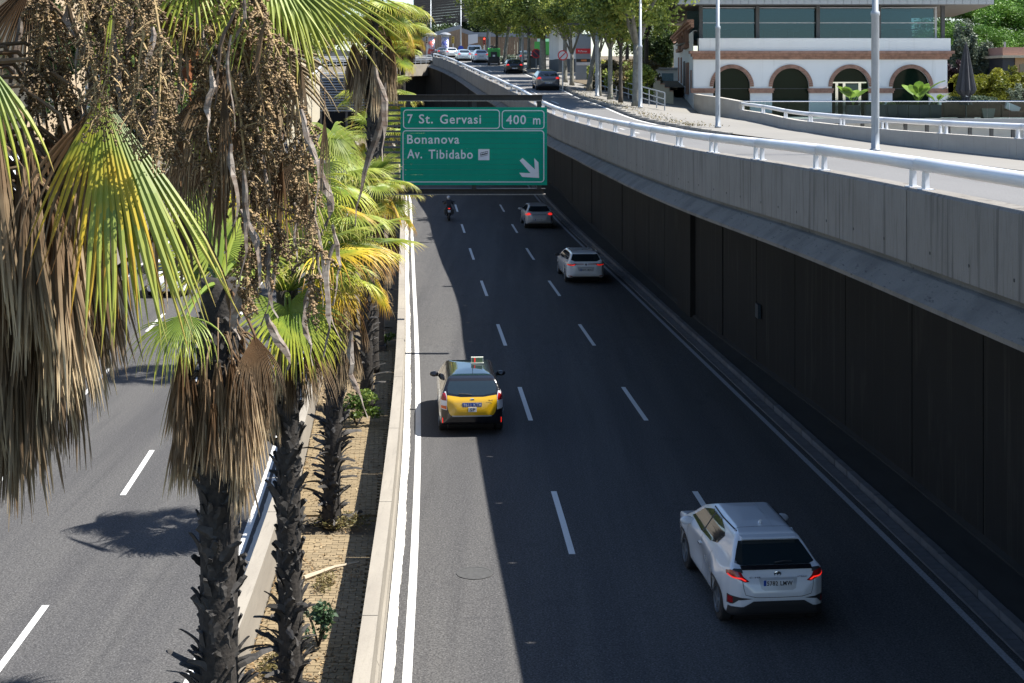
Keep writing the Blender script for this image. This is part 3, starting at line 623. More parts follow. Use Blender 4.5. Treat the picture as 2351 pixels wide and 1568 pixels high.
def dead_mb(R=1.1, seed=1, n=46, spread=.30, out=.35, pet_len=.5):
    """a withered leaf hanging down: petiole going out and down, strands falling from the hub"""
    R_ = random.Random(seed); b = MB(); T = []
    hub = Vector((out, 0, -pet_len)); P = [Vector((0, 0, 0)), Vector((out*.5, 0, .02)), Vector((out*.9, 0, -pet_len*.4)), hub]
    n0 = len(b.v); b.tube(P, [.019, .016, .013, .010], 5); T += [.35]*(len(b.v)-n0)
    for i in range(n):
        a = R_.uniform(-1, 1); L = R*R_.uniform(.65, 1.0); w = R_.uniform(.005, .015)
        q = R_.uniform(-spread, spread)
        rd = Vector((R_.uniform(-.05, .22), math.sin(q)*.8, -1)).normalized(); pos = hub + Vector((R_.uniform(-.03, .03), a*.035, R_.uniform(-.05, .05)))
        tw = R_.uniform(0, 6.28); vs = []; k = 6; tv = R_.uniform(-1.2, 1.2)
        kink = Vector((R_.uniform(-.1, .1), R_.uniform(-.12, .12), 0))
        for s in range(k+1):
            t = s/k
            if s: rd = (rd + kink*(.5 if s == k//2 else .15) + Vector((0, 0, -.12))).normalized(); pos = pos + rd*(L/k)
            ww = w*(.4+1.3*min(t*3, 1))*(1-t)**.5 + .0015; tt = tw + tv*t
            tg = Vector((math.cos(tt), math.sin(tt), 0)); up_ = rd.cross(tg).normalized()
            vs += [pos - tg*ww, pos + up_*ww*.7, pos + tg*ww]; T += [t*R_.uniform(.7, 1.1)]*3
        b.add(vs, [f for s in range(k) for f in ((s*3, s*3+1, s*3+4, s*3+3), (s*3+1, s*3+2, s*3+5, s*3+4))])
    b.t = T
    return b
def stalk_mb(P, seed=1, nb=60, bl=.35, seeds=26, r=.012, sr=.0075, start=.45):
    """a drooping fruit stalk along P with thin branchlets and many small seeds"""
    R_ = random.Random(seed); b = MB(); P = [Vector(p) for p in P]
    def at(t):
        t *= len(P)-1; i = min(int(t), len(P)-2); return P[i].lerp(P[i+1], t-i)
    b.tube([at(t/12) for t in range(13)], [r*(1.2-.9*t/12) for t in range(13)], 5)
    octa = [(1, 0, 0), (-1, 0, 0), (0, 1, 0), (0, -1, 0), (0, 0, 1), (0, 0, -1)]
    of = [(0, 2, 4), (2, 1, 4), (1, 3, 4), (3, 0, 4), (2, 0, 5), (1, 2, 5), (3, 1, 5), (0, 3, 5)]
    for i in range(nb):
        t = start+(1-start)*R_.random(); p = at(t)
        d = Vector((R_.uniform(-1, 1), R_.uniform(-1, 1), R_.uniform(-1.1, .35))).normalized(); L = bl*R_.uniform(.4, 1.1); q = [p]
        for s in range(4): d = (d + Vector((R_.uniform(-.3, .3), R_.uniform(-.3, .3), -.35))).normalized(); q.append(q[-1]+d*L/4)
        b.cur = 0; b.tube(q, [.0055, .0045, .004, .003, .002], 3, cap=False)
        b.cur = 1
        for s in range(seeds):
            k = R_.uniform(.5, 3.99); j = int(k); c = q[j].lerp(q[j+1], k-j) + Vector((R_.gauss(0, .011), R_.gauss(0, .011), R_.gauss(0, .011))); rr = sr*R_.uniform(.45, 1.5)
            b.add([c+Vector(o)*rr for o in octa], of)
    return b
def bract_mb(P, w=.035, seed=1):
    R_ = random.Random(seed); b = MB(); P = [Vector(p) for p in P]; n = len(P); vs = []
    for i, p in enumerate(P):
        t = i/(n-1); a = R_.uniform(-.6, .6)+t*2; tg = Vector((math.cos(a), math.sin(a), .1)); d = (P[min(i+1, n-1)]-P[max(i-1, 0)]).normalized(); u = d.cross(tg).normalized()
        ww = w*(.35+math.sin(math.pi*min(t*1.1, 1))*.8)*R_.uniform(.8, 1.2)+.004
        vs += [p-tg*ww, p+u*ww*.6, p+tg*ww, p+u*ww*.5]
    b.add(vs, [(i*4+j, i*4+(j+1) % 4, i*4+4+(j+1) % 4, i*4+4+j) for i in range(n-1) for j in range(4)])
    return b
# shared leaf meshes
def pitchdir(p): return (math.cos(rad(p)), 0, math.sin(rad(p)))
LEAVES = []
def shared_leaf(p0, Lp, p1, R, m, seed, **k):
    hub = Vector(pitchdir(p0))*Lp; b = leaf_mb(hub, pitchdir(p1), R, seed=seed, crown=(0, 0, 0), **k); return b.mesh('leaf', m)
SH = {'up': [shared_leaf(62, .9, 45, .95, green_leaf2, 11, droop=.35), shared_leaf(50, 1.0, 25, 1.0, green_leaf2, 12, droop=.5)],
      'mid': [shared_leaf(28, 1.1, 0, 1.05, green_leaf, 13, droop=.6), shared_leaf(12, 1.1, -18, 1.05, green_leaf, 14, droop=.7), shared_leaf(22, 1.15, -8, 1.0, green_leaf2, 19, droop=.8)],
      'low': [shared_leaf(-8, 1.0, -40, 1.0, green_leaf, 15, droop=.9), shared_leaf(-18, .95, -60, .95, yellow_leaf, 16, droop=.9), shared_leaf(-14, 1.0, -48, .95, yellow_leaf, 17, droop=1.0)],
      'dead': [dead_mb(seed=s, R=R, out=o, pet_len=pl).mesh('dead_leaf', dead_leaf if s % 3 else dead_brown) for s, R, o, pl in ((1, 1.15, .38, .45), (2, 1.25, .30, .55), (3, 1.0, .46, .35), (4, 1.2, .34, .4), (5, 1.1, .26, .7), (6, .95, .5, .3))],
      'stalk': [stalk_mb([(0, 0, 0), (.5, 0, .35), (1.0, .05, .2), (1.35, .08, -.3), (1.45, .1, -.9)], seed=s, nb=34, seeds=16).mesh('fruit_stalk', [stalk_m, seed_m]) for s in (1, 2)]}
def boot_mb(L, wd, out, seed):
    R_ = random.Random(seed); b = MB(); k = 5; vs = []
    for s in range(k+1):
        t = s/k; y = R_.uniform(-.012, .012)+.3*wd*math.sin(t*2+seed); x = out*t**1.4; z = L*t - (out*.35*t*t if out > .08 else 0); w = wd*(1-.55*t)*R_.uniform(.85, 1.15); th = .012*(1-.5*t)+.004
        vs += [(x-th, y-w, z), (x+th, y-w*.2, z), (x-th, y+w, z), (x-th*2, y, z)]
    b.add(vs, [(i*4+j, i*4+(j+1) % 4, i*4+4+(j+1) % 4, i*4+4+j) for i in range(k) for j in range(4)] + [(0, 1, 2, 3), (k*4+3, k*4+2, k*4+1, k*4)])
    return b.mesh('leaf_base', boot_m)
BOOT_S = [boot_mb(.17, .06, .035, s) for s in range(3)]
BOOT_M = [boot_mb(.24, .055, .10, s+5) for s in range(3)]
BOOT_L = [boot_mb(.27+.03*s, .045, .20+.05*s, s+9) for s in range(4)]
def palm(loc, ch, r, label, n_up=6, n_mid=10, n_low=6, n_dead=26, n_stalk=3, boots=120, big=(0, 0), sc=1.0, seed=1, zvis=0.0, lean=(0, 0), skip=None, dead_sc=1.0):
    R_ = random.Random(seed)
    t = thing('palm_tree', label, 'palm tree', loc, 0, 'fan palms planted in the median')
    def ax(z): return Vector((lean[0]*max(z, 0)/ch, lean[1]*max(z, 0)/ch, z))
    b = MB(); k = int(ch/.25); zs = [ch*i/k for i in range(k+1)]
    b.tube([ax(z) for z in zs], [r*(1.12 if z < .3 else 1.0)*R_.uniform(.94, 1.03)*(1-.12*z/ch) for z in zs], 14)
    tr = b.build('trunk', trunk_m, t, smooth=True)
    z = zvis; row = 0; n = 0; per = max(5, int(2*math.pi*r/.19)); dz = max(.07, (ch*.93-zvis)/max(1, boots/per))
    while z < ch*.93 and n < boots:
        for j in range(per):
            a = 2*math.pi*(j+.5*(row % 2))/per + R_.uniform(-.25, .25); isb = big[0] <= z <= big[1]
            me = R_.choice(BOOT_L+BOOT_M if isb else (BOOT_S*3+BOOT_M)); o = link('leaf_base', me, tr)
            p = ax(z+R_.uniform(-.04, .04)); rr = r*.93*(1-.12*z/ch)
            o.matrix_local = Matrix.Translation(p + Vector((math.cos(a)*rr, math.sin(a)*rr, 0))) @ Matrix.Rotation(a, 4, 'Z') @ Matrix.Rotation(R_.choice((-1, 1))*R_.uniform(.1, .95), 4, 'X') @ Matrix.Rotation(R_.uniform(-.15, .6) if isb else R_.uniform(-.1, .15), 4, 'Y') @ Matrix.Scale(R_.uniform(.6, 1.5)*(1.0 if r > .15 else .8), 4); n += 1
        z += dz; row += 1
    top = ax(ch)
    def put(me, name, a, dzz=0, s=1.0, tilt=0):
        if skip and skip(a): return
        o = link(name, me, t, top + Vector((math.cos(a)*r*.5, math.sin(a)*r*.5, dzz))); o.rotation_euler = (0, tilt, a); o.scale = (s*sc,)*3
    ga = 2.39996
    for i in range(n_up): put(R_.choice(SH['up']), 'leaf', i*ga+R_.uniform(-.2, .2), .1, R_.uniform(.85, 1.1))
    for i in range(n_mid): put(R_.choice(SH['mid']), 'leaf', i*ga+1+R_.uniform(-.2, .2), 0, R_.uniform(.85, 1.12), R_.uniform(-.12, .12))
    for i in range(n_low): put(R_.choice(SH['low']), 'leaf', i*ga+2+R_.uniform(-.3, .3), -.15, R_.uniform(.85, 1.1), R_.uniform(-.15, .15))
    for i in range(n_dead): put(R_.choice(SH['dead']), 'dead_leaf', i*ga+R_.uniform(-.3, .3), -.3-R_.uniform(0, .75)*dead_sc, R_.uniform(.85, 1.15)*dead_sc, R_.uniform(-.08, .1))
    for i in range(n_stalk): put(R_.choice(SH['stalk']), 'fruit_stalk', i*ga*1.3+.8, -.05, R_.uniform(.8, 1.1))
    return t
def crown_leaf(t, hub, tip, Y, Yt=None, m=None, R=None, seed=1, crown_px=None, name='leaf', **k):
    """one chosen leaf of palm t: hub and middle tip given as places in the picture with their distances"""
    o0 = Vector(t.location); top = Vector(t['top']) if 'top' in t else o0
    h = W(hub[0], hub[1], Y); tp = W(tip[0], tip[1], Yt if Yt else Y); d = tp-h
    if crown_px: top = W(crown_px[0], crown_px[1], Y+.3)
    b = leaf_mb(h-o0, d, R or d.length*1.02, seed=seed, crown=top-o0, **k)
    return link(name, b.mesh(name, m or green_leaf), t)
def base_at(x, Y, z=.08): return ((x-CX)*Y/F, Y, r_lv(Y)+z)
# big trunk in the middle of the left half
bx = base_at(502, 16); p1 = palm(bx, 7.15, .23, 'thick trunked palm with a heavy brown skirt and the boldest shaggy base', n_up=0, n_mid=0, n_low=0, n_dead=0, n_stalk=0, boots=290, big=(0, 3.0), seed=3, zvis=1.6)
p1['top'] = (bx[0], bx[1], 7.15)
R1 = random.Random(5)
for i in range(46):
    a = i*2.4+R1.uniform(-.3, .3); o = link('dead_leaf', R1.choice(SH['dead']), p1, (math.cos(a)*.1, math.sin(a)*.1, 6.9-R1.uniform(0, .75)-.1)); s = R1.uniform(.74, .95); o.rotation_euler = (0, R1.uniform(-.05, .08), a); o.scale = (s, s, s*1.02)
crown_leaf(p1, (400, 740), (330, 840), 15.4, 15.0, green_leaf, R=.84, seed=21, droop=1.1, spread=85, nseg=30, split=.35, ragged=.3)
crown_leaf(p1, (430, 725), (395, 850), 15.0, 14.7, green_leaf2, R=.78, seed=22, droop=1.1, spread=80, nseg=30, split=.35, ragged=.3)
crown_leaf(p1, (585, 770), (600, 930), 15.2, 15.0, dead_brown, R=.8, seed=23, droop=1.1, spread=38, nseg=26, fold=.5)
crown_leaf(p1, (470, 620), (420, 560), 16.6, 17, green_leaf, R=.9, seed=24, droop=.6)
crown_leaf(p1, (560, 600), (640, 540), 16.8, 17.2, green_leaf2, R=.9, seed=25, droop=.6)
crown_leaf(p1, (500, 560), (480, 460), 16.5, 16.8, green_leaf2, R=.9, seed=26, droop=.4)
# second trunk
bx = base_at(668, 21); p2 = palm(bx, 6.3, .185, 'slender palm with its dark scaly trunk just right of the thickest one', n_up=5, n_mid=8, n_low=0, n_dead=11, n_stalk=2, boots=295, big=(0, 1.8), seed=8, sc=.85, zvis=.2, lean=(-.06, 0))
p2['top'] = (bx[0]-.06, bx[1], 6.3)
crown_leaf(p2, (655, 705), (715, 850), 20.2, 19.6, green_leaf2, R=1.3, seed=31, droop=.85, spread=125, nseg=46)
crown_leaf(p2, (668, 720), (760, 860), 20.0, 19.5, green_leaf, R=1.15, seed=32, droop=.9, spread=80, nseg=30)
crown_leaf(p2, (700, 790), (760, 905), 20.4, 20.2, dead_brown, R=1.05, seed=33, droop=.9, spread=45, nseg=24)
crown_leaf(p2, (735, 590), (900, 560), 20.6, 20.6, yellow_leaf, R=1.35, seed=34, droop=.75, spread=100, nseg=42)
crown_leaf(p2, (760, 470), (860, 500), 21.5, 21.8, yellow_leaf, R=.85, seed=35, droop=.3, spread=80, nseg=34)
crown_leaf(p2, (640, 600), (600, 480), 21.5, 22, yellow_leaf, R=1.0, seed=36, droop=.4, spread=120)
# third trunk: base in full view
bx = base_at(760, 30); p3 = palm(bx, 5.4, .19, 'palm whose ragged trunk foot stands in full view on the brick bed', n_up=4, n_mid=6, n_low=3, n_dead=14, n_stalk=2, boots=230, big=(0, 2.2), seed=12, sc=.92, lean=(.15, 0))
p3['top'] = (bx[0]+.15, bx[1], 5.4)
crown_leaf(p3, (750, 645), (850, 755), 29.2, 28.8, yellow_leaf, R=1.35, seed=41, droop=.8, spread=100, nseg=42)
crown_leaf(p3, (760, 640), (800, 700), 29, 28.6, yellow_leaf, R=1.1, seed=42, droop=.9, spread=110, nseg=40)
for i, (ht, hb) in enumerate((((860, 440), (780, 350)), ((835, 400), (760, 300)), ((790, 285), (740, 360)), ((870, 380), (790, 400)))):
    crown_leaf(p3, hb, ht, 30.5, 30.2, green_leaf2, R=1.2, seed=43+i, droop=.7, spread=120)
for i, (hb, tp, mm) in enumerate((((790, 540), (900, 640), green_leaf2), ((770, 430), (880, 470), green_leaf), ((740, 480), (700, 600), green_leaf2), ((820, 560), (960, 600), yellow_leaf), ((800, 500), (930, 500), green_leaf2), ((730, 380), (690, 470), green_leaf2), ((760, 560), (820, 720), green_leaf))):
    crown_leaf(p3, hb, tp, 29.6-.1*i, 29.2-.1*i, mm, R=1.25, seed=443+i, droop=.85, spread=105)
bx = base_at(842, 41); p4 = palm(bx, 6.2, .2, 'palm rising behind the leafy green bush in the brick bed', n_up=7, n_mid=13, n_low=8, n_dead=16, n_stalk=2, boots=160, big=(0, 3), seed=17, sc=.76)
bx = base_at(856, 46); p5 = palm(bx, 11.6, .2, 'tallest palm with its crown above the sign gantry and a bare dark trunk', n_up=7, n_mid=9, n_low=7, n_dead=34, n_stalk=2, boots=240, seed=21, sc=1.0, zvis=4.5, dead_sc=1.25)
bx = base_at(862, 54); p6 = palm(bx, 4.6, .22, 'short bushy palm whose fans reach over the lane edge below the sign', n_up=7, n_mid=13, n_low=4, n_dead=34, n_stalk=2, boots=60, seed=25, sc=1.15)
bx = base_at(868, 63); p7 = palm(bx, 6.6, .2, 'green palm partly hidden behind the left end of the sign', n_up=6, n_mid=11, n_low=5, n_dead=14, n_stalk=1, boots=40, seed=29, sc=1.1)
bx = base_at(872, 74); p8 = palm(bx, 8.2, .2, 'palm seen through the crossbars beside the sign', n_up=6, n_mid=11, n_low=5, n_dead=14, n_stalk=1, boots=0, seed=33, sc=1.15)
bx = base_at(893, 88); p9 = palm(bx, 10.5, .2, 'palm farther up the median near the dark tunnel wall', n_up=6, n_mid=11, n_low=5, n_dead=20, n_stalk=1, boots=0, seed=37, sc=1.2)
bx = base_at(925, 104); p10 = palm(bx, 12.2, .2, 'far palm with drooping fans in front of the advertising columns', n_up=7, n_mid=11, n_low=6, n_dead=22, n_stalk=1, boots=0, seed=41, sc=1.25)
# near palm at the left edge, seen at crown height
X0, Y0 = -3.62, 9.25
p0 = palm((X0, Y0, .08), 10.1, .2, 'closest palm at the left edge with huge hanging dead leaves', n_up=0, n_mid=0, n_low=0, n_dead=0, n_stalk=0, boots=40, seed=50, zvis=6.5)
p0['top'] = (X0, Y0, 10.15)
R2 = random.Random(9)
DM = [dead_mb(R=r_, seed=60+s, n=64, spread=.22, out=o_, pet_len=pl) .mesh('dead_leaf', dead_leaf if s % 4 else dead_brown) for s, (r_, o_, pl) in enumerate(((1.35, .55, .5), (1.45, .4, .7), (1.3, .7, .45), (1.4, .5, .6), (1.2, .35, .9)))]
for i in range(54):
    a = R2.uniform(-1.9, .9); o = link('dead_leaf', R2.choice(DM), p0, (math.cos(a)*.12, math.sin(a)*.12, 9.65-.08-R2.uniform(0, 1.0))); s = R2.uniform(.85, 1.1); o.rotation_euler = (0, R2.uniform(-.06, .04), a); o.scale = (s, s, s)
for i in range(12):
    a = R2.uniform(-1.0, .7); o = link('dead_leaf', R2.choice(DM), p0, (.15+math.cos(a)*.15, math.sin(a)*.2, 9.1-R2.uniform(.0, .45))); s = R2.uniform(.8, 1.0); o.rotation_euler = (0, -.1, a); o.scale = (s, s, s*.9)
UPV = Vector((.15, -1, .55))
NP = dict(pet=.006, crown_px=(270, -60))
crown_leaf(p0, (248, 235), (420, 800), 8.6, 8.1, green_leaf, R=1.62, seed=71, droop=.30, spread=19, nseg=15, split=.5, wid=1.15, up=UPV, fold=.3, **NP)
crown_leaf(p0, (245, 232), (350, 820), 8.5, 8.05, green_leaf2, R=1.55, seed=171, droop=.3, spread=17, nseg=11, split=.45, wid=1.2, up=UPV, fold=.25, **NP)
crown_leaf(p0, (240, 235), (280, 760), 8.45, 8.1, yellow_leaf, R=1.4, seed=271, droop=.3, spread=15, nseg=9, split=.4, wid=1.2, up=UPV, fold=.3, **NP)
crown_leaf(p0, (230, 228), (170, 570), 8.45, 8.2, yellow_leaf, R=1.15, seed=72, droop=.45, spread=22, nseg=12, split=.36, wid=1.1, up=UPV, fold=.35, **NP)
crown_leaf(p0, (225, 238), (120, 500), 8.5, 8.4, dead_brown, R=.95, seed=172, droop=.6, spread=26, nseg=11, split=.4, up=UPV, **NP)
crown_leaf(p0, (655, -60), (850, 110), 9.6, 9.3, green_leaf, R=1.06, seed=73, droop=.22, spread=36, nseg=17, split=.4, wid=1.2, up=Vector((.1, -1, .8)), pet=.012)
crown_leaf(p0, (640, -60), (720, 120), 9.5, 9.3, green_leaf2, R=.85, seed=173, droop=.35, spread=44, nseg=14, split=.35, wid=1.15, up=Vector((.1, -1, .8)), pet=.01)
crown_leaf(p0, (610, -80), (560, 120), 9.4, 9.1, green_leaf2, R=.82, seed=74, droop=.4, spread=50, nseg=18, split=.35, wid=1.1, up=Vector((0, -1, .4)), pet=.01)
crown_leaf(p0, (440, -70), (440, 90), 9.3, 9.1, green_leaf, R=.62, seed=174, droop=.5, spread=50, nseg=16, split=.35, wid=1.1, up=Vector((0, -1, .4)), pet=.01)
crown_leaf(p0, (-30, 140), (30, 420), 8.2, 8.0, green_leaf, R=.85, seed=75, droop=.4, spread=26, nseg=9, split=.4, wid=1.1, up=Vector((0, -1, .4)), pet=.01)
for i, (hb, tp, Yh, mm, R_, spd) in enumerate([((560, 110), (660, 270), 9.9, dead_leaf, .85, 60), ((500, 150), (560, 330), 9.9, dead_leaf, .85, 50), ((520, 120), (720, 180), 10.0, dead_leaf, .8, 40), ((470, 200), (450, 430), 10.0, dead_leaf, .8, 40), ((560, 260), (560, 520), 10.1, dead_leaf, .8, 36), ((640, 330), (650, 560), 10.0, dead_leaf, .75, 34), ((70, -40), (60, 160), 9.9, dead_brown, .8, 50), ((430, 330), (420, 560), 10.2, dead_leaf, .75, 34)]):
    crown_leaf(p0, hb, tp, Yh, Yh-.05, mm, R=R_, seed=176+i, droop=.7, spread=spd, nseg=26, split=.5, wid=1.0, up=Vector((0, -1, .6)), fold=.5, pet=.008)
for i in range(30):
    rr = random.Random(300+i); x, y = rr.uniform(340, 760), rr.uniform(-40, 520); L = rr.uniform(140, 300)
    crown_leaf(p0, (x, y), (x+rr.uniform(-40, 40), y+L), 9.3+rr.uniform(-.3, 1.2), None, rr.choice((dead_leaf, dead_leaf, dead_brown)), R=rr.uniform(.45, .85), seed=300+i, droop=.8, spread=rr.choice((9, 14, 22)), nseg=rr.choice((3, 5, 8)), split=.3, wid=1.3, up=Vector((rr.uniform(-1, 1), -1, .3)), fold=.5, pet=.004, crown_px=(x, y-60), name='dead_leaf')
# green fans of the next palms showing through the tangle
crown_leaf(p1, (470, 400), (430, 560), 17.5, 17.3, green_leaf2, R=1.0, seed=190, droop=.6, spread=100)
crown_leaf(p1, (540, 330), (480, 470), 18, 17.8, green_leaf, R=1.0, seed=191, droop=.6, spread=110)
crown_leaf(p1, (600, 420), (620, 560), 17.5, 17.3, yellow_leaf, R=1.0, seed=192, droop=.5, spread=90)
crown_leaf(p2, (560, 480), (540, 620), 20.5, 20.2, yellow_leaf, R=1.1, seed=193, droop=.6, spread=100)
crown_leaf(p2, (700, 420), (680, 560), 21, 20.8, green_leaf, R=1.1, seed=194, droop=.6, spread=110)
# hanging fruit stalks and their dry ribbons
top0 = Vector((0, 0, 10.0))
def stalk_to(pts, Y, seed, **k):
    q = [top0] + [W(x, y, Yi)-Vector(p0.location) for (x, y), Yi in zip(pts, Y)]
    link('fruit_stalk', stalk_mb(q, seed=seed, **k).mesh('fruit_stalk', [stalk_m, seed_m]), p0)
K = dict(nb=58, seeds=26, sr=.0095, bl=.24, start=.34)
for i, (pts) in enumerate([[(180, -60), (330, 20), (380, 180), (400, 330)], [(120, -60), (220, 0), (260, 120), (270, 260)], [(60, -40), (130, 30), (150, 150), (160, 260)],
                           [(300, -110), (470, -30), (560, 180), (590, 420)], [(300, -120), (500, -60), (640, 200), (700, 500)], [(320, -120), (560, -60), (690, 240), (720, 560), (715, 690)],
                           [(300, -110), (470, -60), (560, 300), (570, 560), (565, 690)], [(200, -90), (360, -40), (470, 200), (500, 420)], [(340, -130), (520, -40), (610, 330), (640, 600)],
                           [(200, -40), (300, 60), (330, 260), (350, 400)], [(240, -60), (330, -20), (360, 100), (370, 200)], [(100, -60), (100, 60), (90, 160), (85, 230)], [(420, -80), (470, 100), (480, 240), (470, 380)], [(420, -80), (660, 40), (680, 330), (690, 450)], [(330, -100), (560, 100), (600, 540), (590, 640)], [(200, -60), (230, 60), (240, 170), (235, 240)], [(330, -100), (600, -20), (600, 200), (610, 330)]]):
    Yb = 9.1+.13*(i % 5); stalk_to(pts, [Yb]*len(pts), 80+i, **K)
for i, pts in enumerate([[(250, -80), (262, 40), (250, 150), (240, 260)], [(180, -80), (190, 60), (215, 170), (225, 290)], [(300, -80), (330, 80), (310, 200), (300, 300)], [(340, -80), (370, 100), (365, 260), (350, 330)]]):
    stalk_to(pts, [8.25]*4, 140+i, nb=46, seeds=20, sr=.0065, bl=.2, start=.3)
R3 = random.Random(31)
for i, (x, y, L, mm) in enumerate([(350, 60, 160, bract_m), (475, 150, 200, bract_m), (440, -20, 170, bract_m), (455, 110, 140, bract_r), (540, 330, 190, bract_m), (700, 250, 240, bract_m), (860, 150, 220, bract_m), (880, 190, 330, bract_m), (610, 560, 170, bract_m), (715, 640, 200, bract_m), (770, 560, 260, bract_m),
                                      (745, 380, 140, bract_m), (560, 480, 180, bract_m), (660, 430, 190, bract_m), (40, 40, 200, bract_m), (60, 250, 180, bract_m), (300, 180, 240, bract_m), (222, 60, 230, bract_m), (262, 120, 210, bract_m), (10, 620, 190, bract_m), (540, 660, 120, bract_m), (800, 760, 200, bract_m), (155, 10, 130, bract_m), (620, 720, 130, bract_m)]):
    Yb = 8.9+.9*R3.random(); q = []
    lean = R3.uniform(-.25, .35)
    for k in range(9):
        t = k/8; q.append(W(x+lean*L*t+R3.uniform(-4, 4)+10*math.sin(t*5+i), y+L*t, Yb)-Vector(p0.location))
    link('bract', bract_mb(q, w=.02 if L > 150 else .03, seed=i).mesh('bract', mm), p0)
for i in range(26):
    x, y, L = R3.uniform(330, 760), R3.uniform(-40, 560), R3.uniform(120, 330); Yb = 8.8+1.2*R3.random(); lean = R3.uniform(-.3, .3); q = []
    if i > 19: x = R3.uniform(0, 330); y = R3.uniform(-60, 120)
    for k in range(9): t = k/8; q.append(W(x+lean*L*t+R3.uniform(-3, 3)+14*math.sin(t*4+i), y+L*t, Yb+.1*t)-Vector(p0.location))
    link('bract', bract_mb(q, w=R3.uniform(.006, .02), seed=40+i).mesh('bract', R3.choice((bract_m, bract_m, bract_d, dead_leaf))), p0)
# small plants in the bed
fol_a = foliage_mat('bush_leaves', (.05, .10, .02), (.16, .24, .04), (.3, .33, .08), trans=.35)
fol_b = foliage_mat('bluish_leaves', (.04, .09, .045), (.10, .17, .08), None, trans=.3)
def leaf_cloud(n, c, rx, size, seed, flat=.3, shape=None, elong=1.8, clumps=0):
    """numpy leaf quads around centre c; t random per leaf with clump tone"""
    g = np.random.default_rng(seed); u = g.normal(size=(n, 3)); u /= np.linalg.norm(u, axis=1)[:, None]; r = g.random(n)**(1/2.2)
    if clumps:
        cc = g.normal(size=(clumps, 3)); cc /= np.linalg.norm(cc, axis=1)[:, None]; cc *= (g.random(clumps)**.45)[:, None]*.82; tone = g.random(clumps); k = g.integers(0, clumps, n); cs = g.uniform(.16, .34, clumps)
        p = cc[k] + u*(r*cs[k])[:, None]; t = .55*tone[k]+.45*g.random(n)
    else: p = u*r[:, None]; t = g.random(n)
    p = p*np.array(rx) + np.array(c)
    a = g.normal(size=(n, 3)); a[:, 2] *= .6; a /= np.linalg.norm(a, axis=1)[:, None]; q = g.normal(size=(n, 3)); bq = np.cross(a, q); bq /= np.linalg.norm(bq, axis=1)[:, None]
    s = size*g.uniform(.6, 1.3, n)[:, None]; v = np.stack([p-a*s, p+bq*s/elong, p+a*s, p-bq*s/elong], 1).reshape(-1, 3)
    return v, np.repeat(t, 4)
def cloud_mesh(name, parts, m):
    v = np.concatenate([p[0] for p in parts]); t = np.concatenate([p[1] for p in parts]); n = len(v)//4
    me = bpy.data.meshes.new(name); me.vertices.add(len(v)); me.vertices.foreach_set('co', v.astype(np.float32).ravel()); me.loops.add(4*n); me.loops.foreach_set('vertex_index', np.arange(4*n, dtype=np.int32))
    me.polygons.add(n); me.polygons.foreach_set('loop_start', np.arange(n, dtype=np.int32)*4); me.polygons.foreach_set('loop_total', np.full(n, 4, dtype=np.int32)); me.update(calc_edges=True)
    at = me.attributes.new('t', 'FLOAT', 'POINT'); at.data.foreach_set('value', t.astype(np.float32)); me.materials.append(m); return me
def shrub(name, label, cat, loc, rx, n, size, m, seed, stems=5, group=None, clumps=14):
    t = thing(name, label, cat, loc, 0, group); b = MB(); R_ = random.Random(seed)
    for i in range(stems):
        a = R_.uniform(0, 6.28); e = Vector((math.cos(a)*rx[0]*.6, math.sin(a)*rx[1]*.6, rx[2]*R_.uniform(1.1, 1.7))); b.tube([(0, 0, 0), e*.5+Vector((0, 0, .1*rx[2])), e], [.018, .012, .005], 5)
    b.build('stem', boot_m, t); link('foliage', cloud_mesh('foliage', [leaf_cloud(n, (0, 0, rx[2]*1.05), rx, size, seed, clumps=clumps)], m), t); return t
q = G(820, 985); shrub('bush', 'light green feathery bush spreading in the brick bed against the median wall', 'bush', (q.x, q.y, .08), (.75, .7, .55), 1500, .055, fol_a, 1)
q = G(730, 1500); shrub('sapling', 'small blue green sapling beside the slender palm foot', 'sapling', (q.x, 23.6, .08), (.45, .4, .5), 520, .05, fol_b, 2)
q = G(880, 800); shrub('bush', 'little green tuft growing beside the farther palm trunks in the bed', 'bush', (q.x, q.y, .08), (.5, .6, .35), 500, .05, fol_a, 3)
lit_m = foliage_mat('leaf_litter_tone', (.09, .06, .03), (.26, .17, .08), (.36, .28, .16), trans=.1)
straw = foliage_mat('dry_grass', (.16, .15, .05), (.32, .25, .1), (.45, .36, .2), trans=.2)
def tuft(Yc, xo, n, seed, rx=.5, name='grass', lbl='grass and dry leaves around a palm foot'):
    v, t = leaf_cloud(n, (0, 0, .12), (rx, .45, .14), .05, seed, elong=4)
    c = med_l(Yc)*.5+wall_x(Yc)*.5+xo; v = v + np.array([c, Yc, .1]); o = link(name, cloud_mesh(name, [(v, t)], straw)); o['kind'] = 'stuff'; o['label'] = lbl; o['category'] = 'ground litter'
tuft(30.0, 0, 900, 4, .75, lbl='grass and dry leaves around the foot of the third palm'); tuft(22.5, -.55, 600, 5, .3, lbl='leaf litter along the inner side wall near the frame bottom'); tuft(26.3, -.1, 260, 6, .2, lbl='dried frond remains on the bricks beside the slender trunk')
g9 = np.random.default_rng(77); n9 = 5200; Yl = 21+30*g9.random(n9)**1.4; side9 = g9.beta(.5, .5, n9)
Pl = np.array([(med_l(y)+.03+(wall_x(y)-.29-med_l(y))*u_, y, r_lv(y)+.112+.012*g9.random()) for y, u_ in zip(Yl, side9)]); keep = g9.random(n9) < (.25+.75*np.clip(np.sin(Yl*1.7)+np.sin(Yl*.9+1), 0, 1)); Pl = Pl[keep]; m9 = len(Pl)
